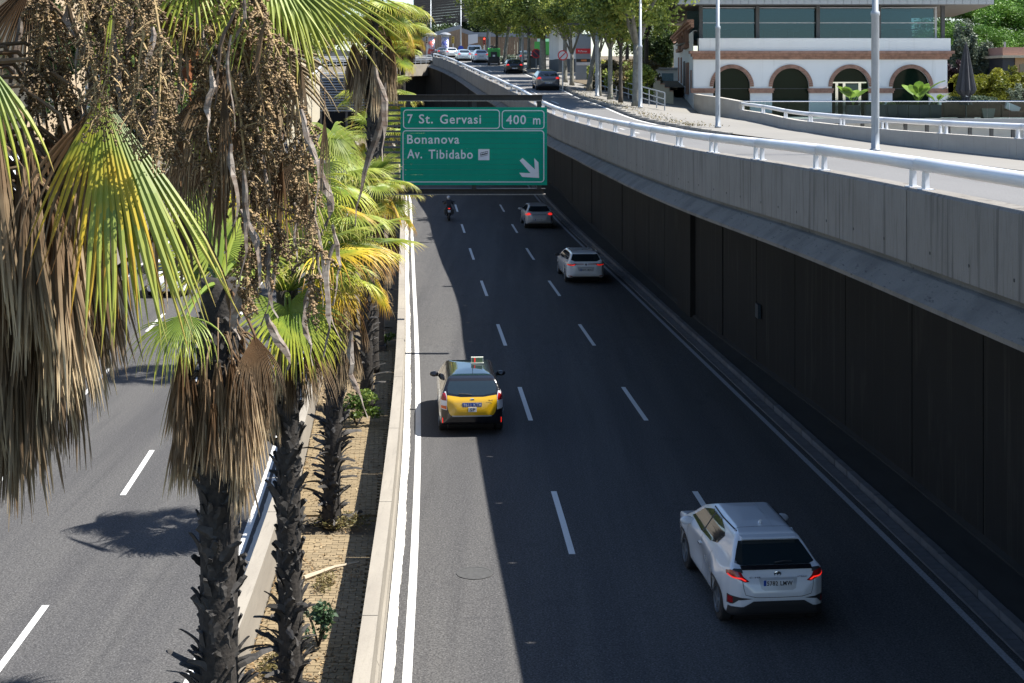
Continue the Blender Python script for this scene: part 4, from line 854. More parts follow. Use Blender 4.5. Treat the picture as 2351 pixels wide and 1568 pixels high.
an = g9.random(m9)*6.28; dx = np.stack([np.cos(an), np.sin(an), g9.normal(size=m9)*.3], 1)*.045*g9.uniform(.4, 1.2, m9)[:, None]; dy = np.stack([-np.sin(an), np.cos(an), g9.normal(size=m9)*.3], 1)*.02
vl = np.stack([Pl-dx, Pl+dy, Pl+dx, Pl-dy], 1).reshape(-1, 3); ol = link('leaf_litter', cloud_mesh('leaf_litter', [(vl, np.repeat(g9.random(m9), 4))], lit_m)); ol['kind'] = 'stuff'; ol['label'] = 'brown leaf litter strewn over the brick bed between the median walls'; ol['category'] = 'leaf litter'
fp = MB(); c0 = Vector((med_l(27)*.5+wall_x(27)*.5-.5, 26.7, .14)); fp.tube([c0, c0+Vector((.5, .5, .04)), c0+Vector((.95, .75, .05))], [.05, .03, .018], 6); o = fp.build('fallen_petiole', mat('bleached_stem', (.55, .46, .33), .7)); tag(o, 'bleached fallen leaf stalk lying on the brick bed', 'leaf stalk')
# ================================================================== VEHICLES
def carpaint(name, col, metal=.0, rough=.22): return mat(name, col, rough, metal=metal, spec=.5, coat=.35 if 'black' in name else .8)
pearl = carpaint('pearl_white_paint', (.62, .635, .66), .05, .25); white_p = carpaint('white_paint', (.72, .73, .74)); silver_p = carpaint('silver_paint', (.48, .49, .51), .25, .35); black_p = carpaint('gloss_black_paint', (.008, .008, .01)); grey_p = carpaint('grey_paint', (.17, .18, .2), .5, .3)
yellow_p = carpaint('taxi_yellow_paint', (.72, .42, .01)); blue_p = carpaint('pale_blue_paint', (.45, .55, .62), .3); lime_m = mat('lime_green_paint', (.08, .42, .09), .5); plast = mat('black_plastic', (.02, .02, .022), .6); seam_m = mat('panel_gap', (.01, .01, .01), .8)
red_lamp = mat('red_lamp_glass', (.28, .008, .01), .15, spec=.7, coat=.5); red_lit = mat('glowing_red', (.5, .01, .01), .3, emit=((1, .03, .02), .35)); clear_lamp = mat('clear_lamp_glass', (.6, .6, .62), .15, coat=.5); orange_lamp = mat('orange_lamp_glass', (.55, .1, .02), .2)
plate_m = mat('plate_white', (.75, .76, .78), .4); plate_b = mat('plate_blue', (.01, .08, .42), .4); chrome = mat('chrome', (.7, .7, .72), .12, metal=1.0); rim_m = mat('alloy_rim', (.42, .43, .45), .3, metal=.8); dark_rim = mat('dark_rim', (.06, .06, .065), .4, metal=.5)
dep = lambda: bpy.context.evaluated_depsgraph_get()
def car_body_mesh(sp):
    """three outlines (side, rear view, plan) cut into one solid, smoothed, with wheel arches"""
    def mk(poly, fn, t0, t1, nm):
        b = MB(); b.prism(poly, fn, t0, t1); me = fixn(b.mesh(nm, white_p)); o = bpy.data.objects.new(nm, me); COL.objects.link(o); return o
    side = mk(sp['side'], lambda u, v, t: (t, u, v), -1.3, 1.3, 'side_solid')
    rp = sp['rear']; full = rp + [(-x, z) for x, z in reversed(rp) if x > 0]
    rear = mk(full, lambda u, v, t: (u, t, v), -3.5, 3.5, 'rear_solid')
    pp = sp['plan']; full = pp + [(-x, y) for x, y in reversed(pp)]
    plan = mk(full, lambda u, v, t: (u, v, t), -.5, 3, 'plan_solid')
    tmp = [side, rear, plan]
    for o in (rear, plan):
        md = side.modifiers.new('b', 'BOOLEAN'); md.operation = 'INTERSECT'; md.object = o; md.solver = 'EXACT'
    for y in sp['axles']:
        for s in (-1, 1):
            b = MB(); R = Matrix.Rotation(rad(90), 3, 'Y'); ra = sp['wr']+sp.get('gap', .045); b.lathe([(ra, -.14), (ra, .14)], (s*(sp['hw']-.06), y, sp['wr']), 28, R)
            c = link('arch_solid', fixn(b.mesh('arch_solid', white_p))); tmp.append(c); md = side.modifiers.new('a', 'BOOLEAN'); md.operation = 'DIFFERENCE'; md.object = c; md.solver = 'EXACT'
    md = side.modifiers.new('r', 'REMESH'); md.mode = 'VOXEL'; md.voxel_size = sp.get('vox', .03)
    md = side.modifiers.new('s', 'SMOOTH'); md.factor = .5; md.iterations = sp.get('sm', 7)+5
    bpy.context.view_layer.update(); me = bpy.data.meshes.new_from_object(side.evaluated_get(dep())); me.name = 'body'
    for o in tmp: bpy.data.objects.remove(o)
    co = np.empty(len(me.vertices)*3); me.vertices.foreach_get('co', co); co = co.reshape(-1, 3)
    for (y, z, sy, sz_, amt) in sp.get('bulge', []):
        gss = np.exp(-((co[:, 1]-y)/sy)**2-((co[:, 2]-z)/sz_)**2) * np.clip((np.abs(co[:, 0])-.5)/.3, 0, 1); co[:, 0] += np.sign(co[:, 0])*amt*gss
    me.vertices.foreach_set('co', co.ravel()); me.update(); me.polygons.foreach_set('use_smooth', [True]*len(me.polygons)); me.materials.clear()
    return me
def bvh_of(me): return BVHTree.FromPolygons([v.co.copy() for v in me.vertices], [tuple(p.vertices) for p in me.polygons])
def decal(bvh, poly, axis, m, name='panel', off=.005, step=.05, thick=.006):
    """outline (in the view along axis) laid onto the body as a thin shell. axis: 'rear' (x,z), 'front', 'left'/'right' (y,z), 'top' (x,y)"""
    pts = []
    n = len(poly)
    for i in range(n):
        a, c = Vector(poly[i]), Vector(poly[(i+1) % n]); k = max(1, int((c-a).length/step))
        pts += [a.lerp(c, j/k) for j in range(k)]
    nb = len(pts); xs = [p.x for p in pts]; ys = [p.y for p in pts]
    inner = []
    y = min(ys)+step/2
    while y < max(ys):
        x = min(xs)+step/2
        while x < max(xs): inner.append(Vector((x, y))); x += step
        y += step
    vv, _, ff, *_r = geometry.delaunay_2d_cdt(pts+inner, [(i, (i+1) % nb) for i in range(nb)], [list(range(nb))], 1, 1e-5)
    o3 = []; out = []; miss = 0
    for p in vv:
        if axis == 'rear': o, d = Vector((p.x, -4, p.y)), Vector((0, 1, 0))
        elif axis == 'front': o, d = Vector((p.x, 4, p.y)), Vector((0, -1, 0))
        elif axis == 'left': o, d = Vector((-3, p.x, p.y)), Vector((1, 0, 0))
        elif axis == 'right': o, d = Vector((3, p.x, p.y)), Vector((-1, 0, 0))
        else: o, d = Vector((p.x, p.y, 4)), Vector((0, 0, -1))
        h, nn, _, _ = bvh.ray_cast(o, d)
        if h is None:
            h, nn, _, _ = bvh.find_nearest(o + d*3.2)
        if nn.dot(d) > 0: nn = -nn
        out.append(h+nn*off)
    b = MB(); b.add(out, [tuple(f) for f in ff])
    # keep only triangles inside the outline
    def inside(q):
        c = False; j = n-1
        for i in range(n):
            xi, yi = poly[i]; xj, yj = poly[j]
            if (yi > q.y) != (yj > q.y) and q.x < (xj-xi)*(q.y-yi)/(yj-yi)+xi: c = not c
            j = i
        return c
    b.f = [f for f in b.f if (max((vv[f[i]]-vv[f[i-1]]).length for i in range(len(f))) < step*2.2) or inside(sum((vv[i] for i in f), Vector((0, 0)))/len(f))]; b.m = [0]*len(b.f)
    me = b.mesh(name, m, smooth=True)
    bm = bmesh.new(); bm.from_mesh(me); bmesh.ops.delete(bm, geom=[v for v in bm.verts if not v.link_faces], context='VERTS'); bmesh.ops.remove_doubles(bm, verts=bm.verts, dist=.0015); bmesh.ops.recalc_face_normals(bm, faces=bm.faces)
    ax = {'rear': Vector((0, -1, 0)), 'front': Vector((0, 1, 0)), 'left': Vector((-1, 0, 0)), 'right': Vector((1, 0, 0)), 'top': Vector((0, 0, 1))}[axis]
    if sum((f.normal.dot(ax)*f.calc_area() for f in bm.faces), 0) < 0: bmesh.ops.reverse_faces(bm, faces=bm.faces)
    bm.to_mesh(me); bm.free()
    return me
def wheel(parent, x, y, r, s, rm=None, spokes=5, w=.20):
    R = Matrix.Rotation(rad(90), 3, 'Y')
    b = MB(); b.lathe([(r*.62, -w/2), (r*.93, -w/2), (r, -w*.36), (r, w*.36), (r*.93, w/2), (r*.62, w/2)], (0, 0, 0), 28, R, cap=False)
    t = b.build('wheel', black_m, parent, smooth=False); t.location = (x, y, r)
    b = MB(); b.lathe([(r*.64, -.03), (r*.64, .03), (r*.58, .035), (r*.58, -.02)], (s*w*.42, 0, 0), 24, R, cap=False); b.lathe([(.06, -.02), (.06, .03), (.0, .035)], (s*w*.42, 0, 0), 12, R)
    for k in range(spokes):
        a = 2*math.pi*k/spokes; q = Matrix.Rotation(a, 3, 'X'); c = q @ Vector((0, 0, r*.32)); b.box((s*w*.42, c.y, c.z), (.03, .055, r*.6), M=q)
    b.build('rim', rm or rim_m, t); b = MB(); b.lathe([(r*.63, -.01), (r*.63, .004), (0, .004)], (s*w*.12, 0, 0), 20, R); b.build('brake_disc', black_m, t)
    return t
def plate(parent, c, s, m=plate_m, tm=signk_m, eu=True, wd=.52, hh=.11):
    b = MB(); b.box((0, 0, 0), (wd, .012, hh)); p = b.build('licence_plate', m, parent); p.location = c
    if eu: b = MB(); b.box((-wd/2+.024, -.008, 0), (.045, .004, hh*.96)); b.build('blue_band', plate_b, p)
    link('lettering', text_fit(s, -wd/2+(.06 if eu else .03), wd/2-.015, -hh*.33, hh*.33, tm, bold=.015), p, (0, -.009, 0))
    return p
def mirror(parent, s, hw, y, z, m, sc=1.0):
    b = MB(); R = Matrix.Rotation(rad(90), 3, 'X')
    b.lathe([(.01, -.07), (.07, -.06), (.105, 0), (.10, .05), (.09, .06), (.0, .055)], (0, 0, 0), 12, Matrix.Diagonal((1.25, 1, .75)) @ Matrix.Rotation(rad(90), 3, 'X'))
    o = b.build('wing_mirror', m, parent, smooth=True); o.location = (s*(hw+.07), y, z); o.scale = (sc,)*3
    b = MB(); b.box((-s*.1, .0, -.05), (.12, .05, .04)); b.build('mirror_arm', plast, o)
def strip_poly(pts, w):
    """thin strip along an open polyline in 2D"""
    P = [Vector(p) for p in pts]; A = []; B = []
    for i, p in enumerate(P):
        t = (P[min(i+1, len(P)-1)]-P[max(i-1, 0)]).normalized(); nrm = Vector((-t.y, t.x)); A.append(tuple(p+nrm*w/2)); B.append(tuple(p-nrm*w/2))
    return A + B[::-1]
def mx(poly): return [(-x, z) for x, z in poly]
class Car:
    def __init__(s, sp, name, label, cat, loc, rz, paint, group=None):
        s.t = thing(name, label, cat, loc, rz, group); me = car_body_mesh(sp); me.materials.append(paint); s.bvh = bvh_of(me); s.body = link('body', me, s.t); s.sp = sp
        b = MB(); hw = sp['hw']
        for y in sp['axles']: b.lathe([(sp['wr']+.03, -(hw-.26)), (sp['wr']+.03, hw-.26)], (0, y, sp['wr']+.02), 20, Matrix.Rotation(rad(90), 3, 'Y'))
        b.build('wheel_housing', plast, s.t)
        for y in sp['axles']:
            for k in (-1, 1): wheel(s.t, k*(hw-.125), y, sp['wr'], k, sp.get('rim'), sp.get('spokes', 5))
    def d(s, name, poly, axis, m, both=False, parent=None, off=.005, step=.05):
        r = [link(name, decal(s.bvh, poly, axis, m, name, off, step), parent or s.t)]
        if both:
            if axis == 'left': r.append(link(name, decal(s.bvh, poly, 'right', m, name, off, step), parent or s.t))
            else: r.append(link(name, decal(s.bvh, mx(poly), axis, m, name, off, step), parent or s.t))
        return r
    def on(s, x, z, dy=0):
        h, n, _, _ = s.bvh.ray_cast(Vector((x, -4, z)), Vector((0, 1, 0))); return (x, (h.y if h else -2)-.006+dy, z)
# ---------------- white crossover in the dark lane
S_SUV = dict(side=[(-1.98, .30), (-2.10, .36), (-2.17, .52), (-2.19, .72), (-2.14, .90), (-2.08, 1.02), (-2.05, 1.10), (-1.92, 1.13), (-1.62, 1.33), (-1.42, 1.47), (-1.36, 1.51), (-.8, 1.555), (0, 1.565), (.35, 1.535), (.75, 1.40), (1.15, 1.15), (1.35, 1.04), (1.8, .97), (2.05, .86), (2.17, .68), (2.19, .45), (2.1, .26), (1.0, .24), (-1.0, .24)],
             rear=[(0, .22), (.74, .22), (.85, .32), (.90, .48), (.905, .68), (.90, .86), (.87, 1.0), (.82, 1.08), (.75, 1.16), (.655, 1.34), (.565, 1.47), (.46, 1.53), (.25, 1.558), (0, 1.568)],
             plan=[(0, -2.3), (.40, -2.2), (.66, -2.13), (.80, -2.0), (.87, -1.75), (.90, -1.35), (.88, -.9), (.865, 0), (.88, .9), (.895, 1.4), (.86, 1.85), (.74, 2.08), (.4, 2.19), (0, 2.2)],
             axles=(-1.32, 1.32), wr=.345, hw=.895, bulge=[(-1.32, .78, .42, .2, .055), (1.32, .74, .42, .2, .035), (0, .62, .5, .25, -.045), (-1.5, 1.2, .5, .18, -.02)], vox=.026, sm=6, gap=.05)
def place(x, y, Yguess=None): return G(x, y)
c = Car(S_SUV, 'crossover_car', 'white crossover in the deep shade of the rightmost lane, nearest of the moving cars', 'car', (4.36, 26.45, 0), rad(5.2), pearl)
t = c.t
c.d('rear_window', [(-.54, 1.415), (.54, 1.415), (.61, 1.31), (.70, 1.16), (.60, 1.13), (-.60, 1.13), (-.70, 1.16), (-.61, 1.31)], 'rear', bglass)
b = MB(); b.prism([(-1.15, 1.515), (-1.52, 1.475), (-1.56, 1.455), (-1.5, 1.43), (-1.2, 1.44)], lambda u, v, s_: (s_*(1-.10*(u < -1.4)), u, v), -.53, .53); b.build('spoiler', pearl, c.t)
c.d('side_window', [(1.02, 1.12), (.62, 1.37), (.2, 1.475), (-.35, 1.48), (-.80, 1.42), (-1.0, 1.35), (-.82, 1.17), (-.5, 1.11), (.2, 1.09)], 'left', bglass, both=True)
c.d('windscreen', [(-.52, 1.46), (.52, 1.46), (.68, 1.12), (.5, 1.09), (-.5, 1.09), (-.68, 1.12)], 'front', bglass)
c.d('window_pillar', [(.06, 1.10), (.12, 1.10), (.02, 1.47), (-.04, 1.47)], 'left', plast, both=True, off=.007)
for s in (1, -1):
    f = (lambda P: P) if s == 1 else mx
    tl, = c.d('tail_light', f([(.50, .915), (.60, .99), (.64, 1.075), (.79, 1.085), (.835, 1.04), (.84, .99), (.72, .96), (.57, .905)]), 'rear', red_lamp, step=.03)
    c.d('light_bar', f([(.55, .93), (.63, .975), (.76, .985), (.82, 1.01), (.83, .99), (.76, .962), (.64, .955), (.575, .918)]), 'rear', red_lit, parent=tl, off=.009, step=.02)
    c.d('tail_light_cap', f([(.60, 1.04), (.61, 1.10), (.74, 1.105), (.77, 1.085), (.70, 1.07)]), 'rear', plast, off=.008, step=.03)
    c.d('bumper_vent', f([(.45, .64), (.75, .655), (.835, .66), (.835, .50), (.76, .52), (.68, .60)]), 'rear', plast, step=.03)
    c.d('reflector', f([(.765, .64), (.825, .64), (.825, .52), (.765, .54)]), 'rear', red_lamp, off=.009, step=.03)
    c.d('fender_gap', f(strip_poly([(.62, .93), (.60, .80), (.57, .70), (.40, .665)], .008)), 'rear', seam_m, step=.04)
c.d('tailgate_lip', [(-.62, 1.085), (.62, 1.085), (.62, 1.125), (-.62, 1.125)], 'rear', black_p, off=.012, step=.04)
c.d('tailgate_gap', strip_poly([(-.42, .665), (0, .655), (.42, .665)], .008), 'rear', seam_m)
c.d('plate_recess', [(-.34, .97), (.34, .97), (.30, .80), (.24, .77), (-.24, .77), (-.30, .80)], 'rear', silver_p, off=.003)
c.d('rear_bumper_trim', [(-.60, .50), (-.44, .60), (.44, .60), (.60, .50), (.82, .47), (.84, .27), (.6, .235), (-.6, .235), (-.84, .27), (-.82, .47)], 'rear', plast, step=.035, off=.014)
plate(t, c.on(0, .885), '5782 LMW')
b = MB(); b.lathe([(.052, -.006), (.052, .006), (.042, .008), (.042, -.002)], (0, 0, 0), 20, Matrix.Diagonal((1.25, 1, .85)) @ Matrix.Rotation(rad(90), 3, 'X')); b.lathe([(.02, -.006), (.02, .006), (.012, .008)], (0, -.004, .008), 14, Matrix.Diagonal((.8, 1, 1.6)) @ Matrix.Rotation(rad(90), 3, 'X')); b.lathe([(.026, -.006), (.026, .006), (.018, .008)], (0, -.004, .016), 14, Matrix.Diagonal((1.4, 1, .5)) @ Matrix.Rotation(rad(90), 3, 'X'))
o = b.build('badge', chrome, t); o.location = c.on(0, 1.025)
for u0, u1, sx_, z in ((-.50, -.30, 'C-HR', .985), (.34, .50, 'HYBRID', .985)):
    o = link('badge_lettering', text_fit(sx_, u0, u1, -.013, .013, chrome, bold=.01), t); o.location = (0, c.on((u0+u1)/2, z)[1]-.03, z)
c.d('side_cladding', [(.92, .24), (.92, .36), (.6, .33), (-.6, .33), (-.92, .36), (-.92, .24)], 'left', plast, both=True)
def arch_poly(y, z, r0, r1, a0=-8, a1=188, n=14): return [(y+r1*math.cos(rad(a0+(a1-a0)*i/n)), z+r1*math.sin(rad(a0+(a1-a0)*i/n))) for i in range(n+1)] + [(y+r0*math.cos(rad(a1-(a1-a0)*i/n)), z+r0*math.sin(rad(a1-(a1-a0)*i/n))) for i in range(n+1)]
for y in S_SUV['axles']: c.d('wheel_arch_trim', arch_poly(y, .345, .41, .455), 'left', plast, both=True, step=.06)
c.d('door_gap', strip_poly([(-.02, 1.08), (-.06, .75), (-.02, .38)], .009), 'left', seam_m, both=True); c.d('door_gap', strip_poly([(-.85, 1.05), (-.78, .85), (-.62, .60), (-.52, .38)], .009), 'left', seam_m, both=True); c.d('door_gap', strip_poly([(.95, 1.04), (1.0, .8), (.93, .5), (.85, .38)], .009), 'left', seam_m, both=True)
c.d('roof_channel', strip_poly([(-.50, -1.25), (-.53, -.4), (-.52, .3)], .022), 'top', seam_m, both=True); c.d('roof_gap', strip_poly([(-.50, -1.12), (0, -1.10), (.50, -1.12)], .010), 'top', seam_m)
c.d('roof_crease', strip_poly([(.18, -1.2), (.2, -.4), (.2, .3)], .014), 'top', silver_p)
for s in (-1, 1):
    mirror(t, s, .86, .92, 1.06, pearl); b = MB(); b.box((0, 0, 0), (.025, .16, .03)); o = b.build('door_handle', chrome, t); o.location = (s*.872, .10, .88)
b = MB(); b.prism([(-.07, 0), (.06, 0), (-.05, .065)], lambda u, v, s_: (s_, u, v), -.018, .018); o = b.build('roof_antenna', pearl, t); o.location = (0, -.92, 1.545)
b = MB(); b.tube([(0, 0, 0), (.14, -.03, .03), (.30, -.01, .02)], .012, 6); o = b.build('rear_wiper', plast, t); o.location = (.0, c.on(0, 1.15)[1]-.01, 1.16)

# ---------------- black and yellow taxi
S_MPV = dict(side=[(-2.12, .30), (-2.24, .38), (-2.30, .55), (-2.31, .70), (-2.28, .95), (-2.22, 1.05), (-2.02, 1.38), (-1.93, 1.49), (-1.7, 1.55), (-1.0, 1.585), (-.2, 1.59), (.5, 1.53), (1.0, 1.33), (1.5, 1.04), (1.75, .98), (2.1, .86), (2.27, .68), (2.31, .45), (2.2, .25), (1.0, .22), (-1.2, .22)],
             rear=[(0, .2), (.72, .2), (.83, .28), (.875, .45), (.885, .66), (.88, .85), (.85, 1.0), (.80, 1.12), (.73, 1.3), (.67, 1.45), (.60, 1.525), (.4, 1.57), (0, 1.592)],
             plan=[(0, -2.4), (.45, -2.30), (.70, -2.24), (.82, -2.12), (.88, -1.8), (.885, -1.0), (.885, .9), (.87, 1.6), (.80, 1.95), (.62, 2.2), (.3, 2.3), (0, 2.32)], axles=(-1.40, 1.38), wr=.315, hw=.885, vox=.03, sm=6)
tx = Car(S_MPV, 'taxi', 'black and yellow taxi in the left lane, half in sun and half in shade', 'taxi', (-1.22, 40.25, 0), rad(3.9), black_p); t = tx.t
tx.d('tailgate_panel', [(-.66, 1.10), (-.3, 1.05), (.3, 1.05), (.66, 1.10), (.67, .85), (.62, .66), (.56, .58), (-.56, .58), (-.62, .66), (-.67, .85)], 'rear', yellow_p, off=.006)
tx.d('rear_window', [(-.60, 1.43), (.60, 1.43), (.66, 1.28), (.64, 1.15), (.3, 1.09), (-.3, 1.09), (-.64, 1.15), (-.66, 1.28)], 'rear', bglass, off=.006)
tx.d('side_window', [(1.2, 1.05), (.75, 1.30), (.35, 1.45), (-.6, 1.49), (-1.5, 1.42), (-1.85, 1.20), (-1.5, 1.08), (0, 1.04)], 'left', bglass, both=True)
for x in (.28, -.72): tx.d('window_pillar', [(x, 1.05), (x+.07, 1.05), (x+.03, 1.47), (x-.04, 1.47)], 'left', black_p, both=True, off=.008)
tx.d('windscreen', [(-.58, 1.50), (.58, 1.50), (.74, 1.08), (-.74, 1.08)], 'front', bglass)
for x0, x1 in ((.36, 1.12), (-.62, .34)): tx.d('door_panel', [(x0, .96), (x1, .96), (x1, .36), (x0, .36)], 'left', yellow_p, both=True)
tx.d('roof_panel', [(-.50, -1.75), (.50, -1.75), (.52, .4), (-.52, .4)], 'top', bglass, off=.004, step=.1)
for s in (1, -1):
    f = (lambda P: P) if s == 1 else mx
    a, = tx.d('tail_light', f([(.67, .72), (.83, .74), (.84, .98), (.78, 1.18), (.70, 1.20), (.67, 1.05)]), 'rear', clear_lamp, step=.04)
    tx.d('red_segment', f([(.68, .97), (.835, .97), (.78, 1.15), (.71, 1.16), (.68, 1.05)]), 'rear', red_lamp, parent=a, off=.009, step=.04)
    tx.d('orange_segment', f([(.68, .74), (.82, .755), (.825, .83), (.68, .83)]), 'rear', orange_lamp if s == -1 else clear_lamp, parent=a, off=.009, step=.04)
    tx.d('reflector', f([(.77, .36), (.79, .36), (.79, .50), (.77, .50)]), 'rear', red_lit, off=.008, step=.03)  # reflectors hold no lamp; their faint glow is put into the material
tx.d('bumper_step', [(-.52, .55), (.52, .55), (.52, .58), (-.52, .58)], 'rear', silver_p, off=.01, step=.03)
plate(t, tx.on(0, .86), '9611 KTM', plate_b, signw_m, eu=False)
b = MB(); b.box((0, 0, 0), (.22, .012, .12)); sp_ = b.build('permit_plate', plate_m, t); sp_.location = tx.on(.01, .735); link('lettering', text_fit('SP', -.07, .07, -.038, .038, signk_m, bold=.01), sp_, (0, -.009, 0))
o = link('taxi_number', text_fit('7842', .42, .56, -.02, .02, signk_m, bold=.01), t); o.location = (0, tx.on(.5, .97)[1]-.02, .97)
b = MB(); b.lathe([(.05, -.006), (.05, .006), (.036, .008), (.036, -.002)], (0, 0, 0), 18, Matrix.Diagonal((1.25, 1, .9)) @ Matrix.Rotation(rad(90), 3, 'X')); b.lathe([(.02, -.006), (.02, .006), (0, .008)], (0, -.004, .006), 12, Matrix.Rotation(rad(90), 3, 'X')); o = b.build('badge', chrome, t); o.location = tx.on(0, .985)
for s in (-1, 1): mirror(t, s, .90, 1.0, 1.04, black_p)
b = MB(); b.box((0, 0, .0), (.36, .14, .025)); b.box((0, 0, .09), (.34, .09, .15)); ts = b.build('roof_sign', mat('taxi_sign_white', (.72, .75, .65), .5), t); ts.location = (.22, -.35, 1.60)
b = MB(); b.box((0, -.048, .09), (.30, .006, .12)); b.build('display', mat('led_panel', (.12, .18, .10), .5), ts); b = MB(); b.box((-.07, -.053, .09), (.03, .004, .12)); b.build('red_strip', red_lit, ts)
b = MB(); b.tube([(0, 0, 0), (0, -.12, .1)], .008, 5); o = b.build('roof_antenna', plast, t); o.location = (.05, -1.35, 1.58)
b = MB(); b.tube([(0, 0, 0), (-.18, -.01, .02), (-.36, 0, .03)], .012, 6); o = b.build('rear_wiper', plast, t); o.location = (0, tx.on(0, 1.11)[1]-.01, 1.115)

# ---------------- white estate car and silver hatchback
S_EST = dict(side=[(-2.12, .28), (-2.24, .36), (-2.30, .52), (-2.30, .75), (-2.25, .95), (-2.18, 1.03), (-1.95, 1.30), (-1.85, 1.39), (-1.2, 1.455), (-.2, 1.46), (.4, 1.40), (.95, 1.18), (1.25, 1.0), (1.9, .88), (2.2, .70), (2.31, .5), (2.2, .22), (0, .2)],
             rear=[(0, .18), (.74, .18), (.86, .28), (.90, .45), (.905, .65), (.89, .82), (.85, .94), (.78, 1.06), (.69, 1.25), (.60, 1.38), (.45, 1.43), (0, 1.462)],
             plan=[(0, -2.35), (.5, -2.3), (.76, -2.2), (.86, -2.0), (.90, -1.5), (.895, 0), (.90, 1.2), (.86, 1.8), (.7, 2.15), (.35, 2.3), (0, 2.31)], axles=(-1.35, 1.36), wr=.325, hw=.9, vox=.04, sm=5)
S_HAT = dict(side=[(-1.9, .28), (-2.06, .36), (-2.13, .52), (-2.12, .74), (-2.05, .93), (-1.98, 1.02), (-1.66, 1.30), (-1.5, 1.385), (-.8, 1.44), (0, 1.445), (.5, 1.37), (1.0, 1.12), (1.25, .98), (1.8, .86), (2.05, .68), (2.13, .48), (2.05, .22), (0, .2)],
             rear=[(0, .18), (.72, .18), (.83, .28), (.875, .45), (.885, .65), (.87, .82), (.83, .94), (.76, 1.06), (.67, 1.24), (.58, 1.37), (.42, 1.42), (0, 1.447)],
             plan=[(0, -2.2), (.45, -2.12), (.72, -2.02), (.83, -1.85), (.88, -1.4), (.87, 0), (.875, 1.2), (.83, 1.7), (.66, 2.0), (.3, 2.13), (0, 2.14)], axles=(-1.3, 1.3), wr=.31, hw=.88, vox=.04, sm=5)
e = Car(S_EST, 'estate_car', 'white estate car with glowing wide red lights and roof rails in the right lane', 'car', (3.22, 67.9, r_lv(67.9)), -math.atan2(lane_2(70)-lane_2(66), 4)+.02, white_p)
e.t.rotation_euler.z = math.atan2(-(lane_2(70)-lane_2(66)), 4)
e.d('rear_window', [(-.58, 1.34), (.58, 1.34), (.68, 1.10), (.5, 1.03), (-.5, 1.03), (-.68, 1.10)], 'rear', bglass); e.d('side_window', [(1.0, 1.0), (.4, 1.28), (-.2, 1.36), (-1.2, 1.35), (-1.75, 1.22), (-1.8, 1.08), (0, .99)], 'left', bglass, both=True); e.d('windscreen', [(-.55, 1.38), (.55, 1.38), (.7, 1.04), (-.7, 1.04)], 'front', bglass)
for s in (1, -1):
    f = (lambda P: P) if s == 1 else mx
    tl, = e.d('tail_light', f([(.10, .905), (.45, .905), (.58, .83), (.86, .86), (.87, .93), (.5, .945), (.10, .93)]), 'rear', red_lamp, step=.04); e.d('light_bar', f([(.50, .89), (.60, .85), (.84, .88), (.84, .90), (.62, .88), (.52, .915)]), 'rear', red_lit, parent=tl, off=.01, step=.03)
    e.d('reflector', f([(.62, .34), (.80, .36), (.79, .40), (.62, .38)]), 'rear', red_lamp)
    b = MB(); b.tube([(s*.60, -1.5, 1.43), (s*.60, -1.4, 1.475), (s*.60, -.2, 1.49), (s*.60, .2, 1.44)], .018, 6); b.build('roof_rail', chrome, e.t); mirror(e.t, s, .90, .85, 1.02, plast)
e.d('bumper_trim', [(-.60, .34), (.60, .34), (.7, .22), (-.7, .22)], 'rear', plast); e.d('plate_recess', [(-.40, .80), (.40, .80), (.34, .60), (-.34, .60)], 'rear', silver_p, off=.003); plate(e.t, e.on(0, .66), '0075 MJN')
b = MB(); b.prism([(0, .07), (.045, 0), (0, -.07), (-.045, 0)], lambda u, v, t: (u, t, v), -.01, .0); o = b.build('badge', chrome, e.t); o.location = e.on(0, .90)
b = MB(); b.prism([(-.06, 0), (.05, 0), (-.04, .06)], lambda u, v, s_: (s_, u, v), -.015, .015); o = b.build('roof_antenna', plast, e.t); o.location = (0, -1.1, 1.445)
def hatch(label, loc, rz, paint, lit=True, grp=None, name='hatchback_car', sp=S_HAT, pl='1834 BBT', dark_bumper=False, cat='car'):
    h = Car(sp, name, label, cat, loc, rz, paint, grp); zt = sp['side'][7][1] if sp is not S_SUV else 1.47
    if sp is S_SUV:
        h.d('rear_window', [(-.5, 1.45), (.5, 1.45), (.66, 1.16), (-.66, 1.16)], 'rear', bglass, step=.1); h.d('side_window', [(1.02, 1.12), (.4, 1.44), (-.8, 1.42), (-1.2, 1.3), (-.9, 1.11)], 'left', bglass, both=True, step=.1); zl = 1.0
    else:
        h.d('rear_window', [(-.55, 1.34), (.55, 1.34), (.66, 1.08), (.4, 1.03), (-.4, 1.03), (-.66, 1.08)], 'rear', bglass, step=.1); h.d('side_window', [(1.0, 1.0), (.4, 1.28), (-.2, 1.36), (-1.1, 1.32), (-1.5, 1.14), (-1.2, 1.02), (0, .99)], 'left', bglass, both=True, step=.1); zl = .90
    h.d('windscreen', [(-.52, 1.36), (.52, 1.36), (.68, 1.04), (-.68, 1.04)], 'front', bglass, step=.1)
    for s in (1, -1):
        f = (lambda P: P) if s == 1 else mx
        h.d('tail_light', f([(.50, zl-.01), (.60, zl+.08), (.82, zl+.06), (.85, zl-.05), (.74, zl-.08), (.56, zl-.05)]), 'rear', red_lit if lit else red_lamp, step=.06); mirror(h.t, s, sp['hw']-.01, .85, 1.0 if sp is not S_SUV else 1.08, paint)
    h.d('bumper_trim', [(-.62, .40 if dark_bumper else .30), (.62, .40 if dark_bumper else .30), (.7, .2), (-.7, .2)], 'rear', plast, step=.1); plate(h.t, h.on(0, .56 if sp is not S_SUV else .8), pl)
    return h
ast = hatch('silver hatchback with red brake lights in the shade below the sign', (1.52, 88.9, r_lv(88.9)), math.atan2(-(lane_2(91)-lane_2(87)), 4), silver_p)
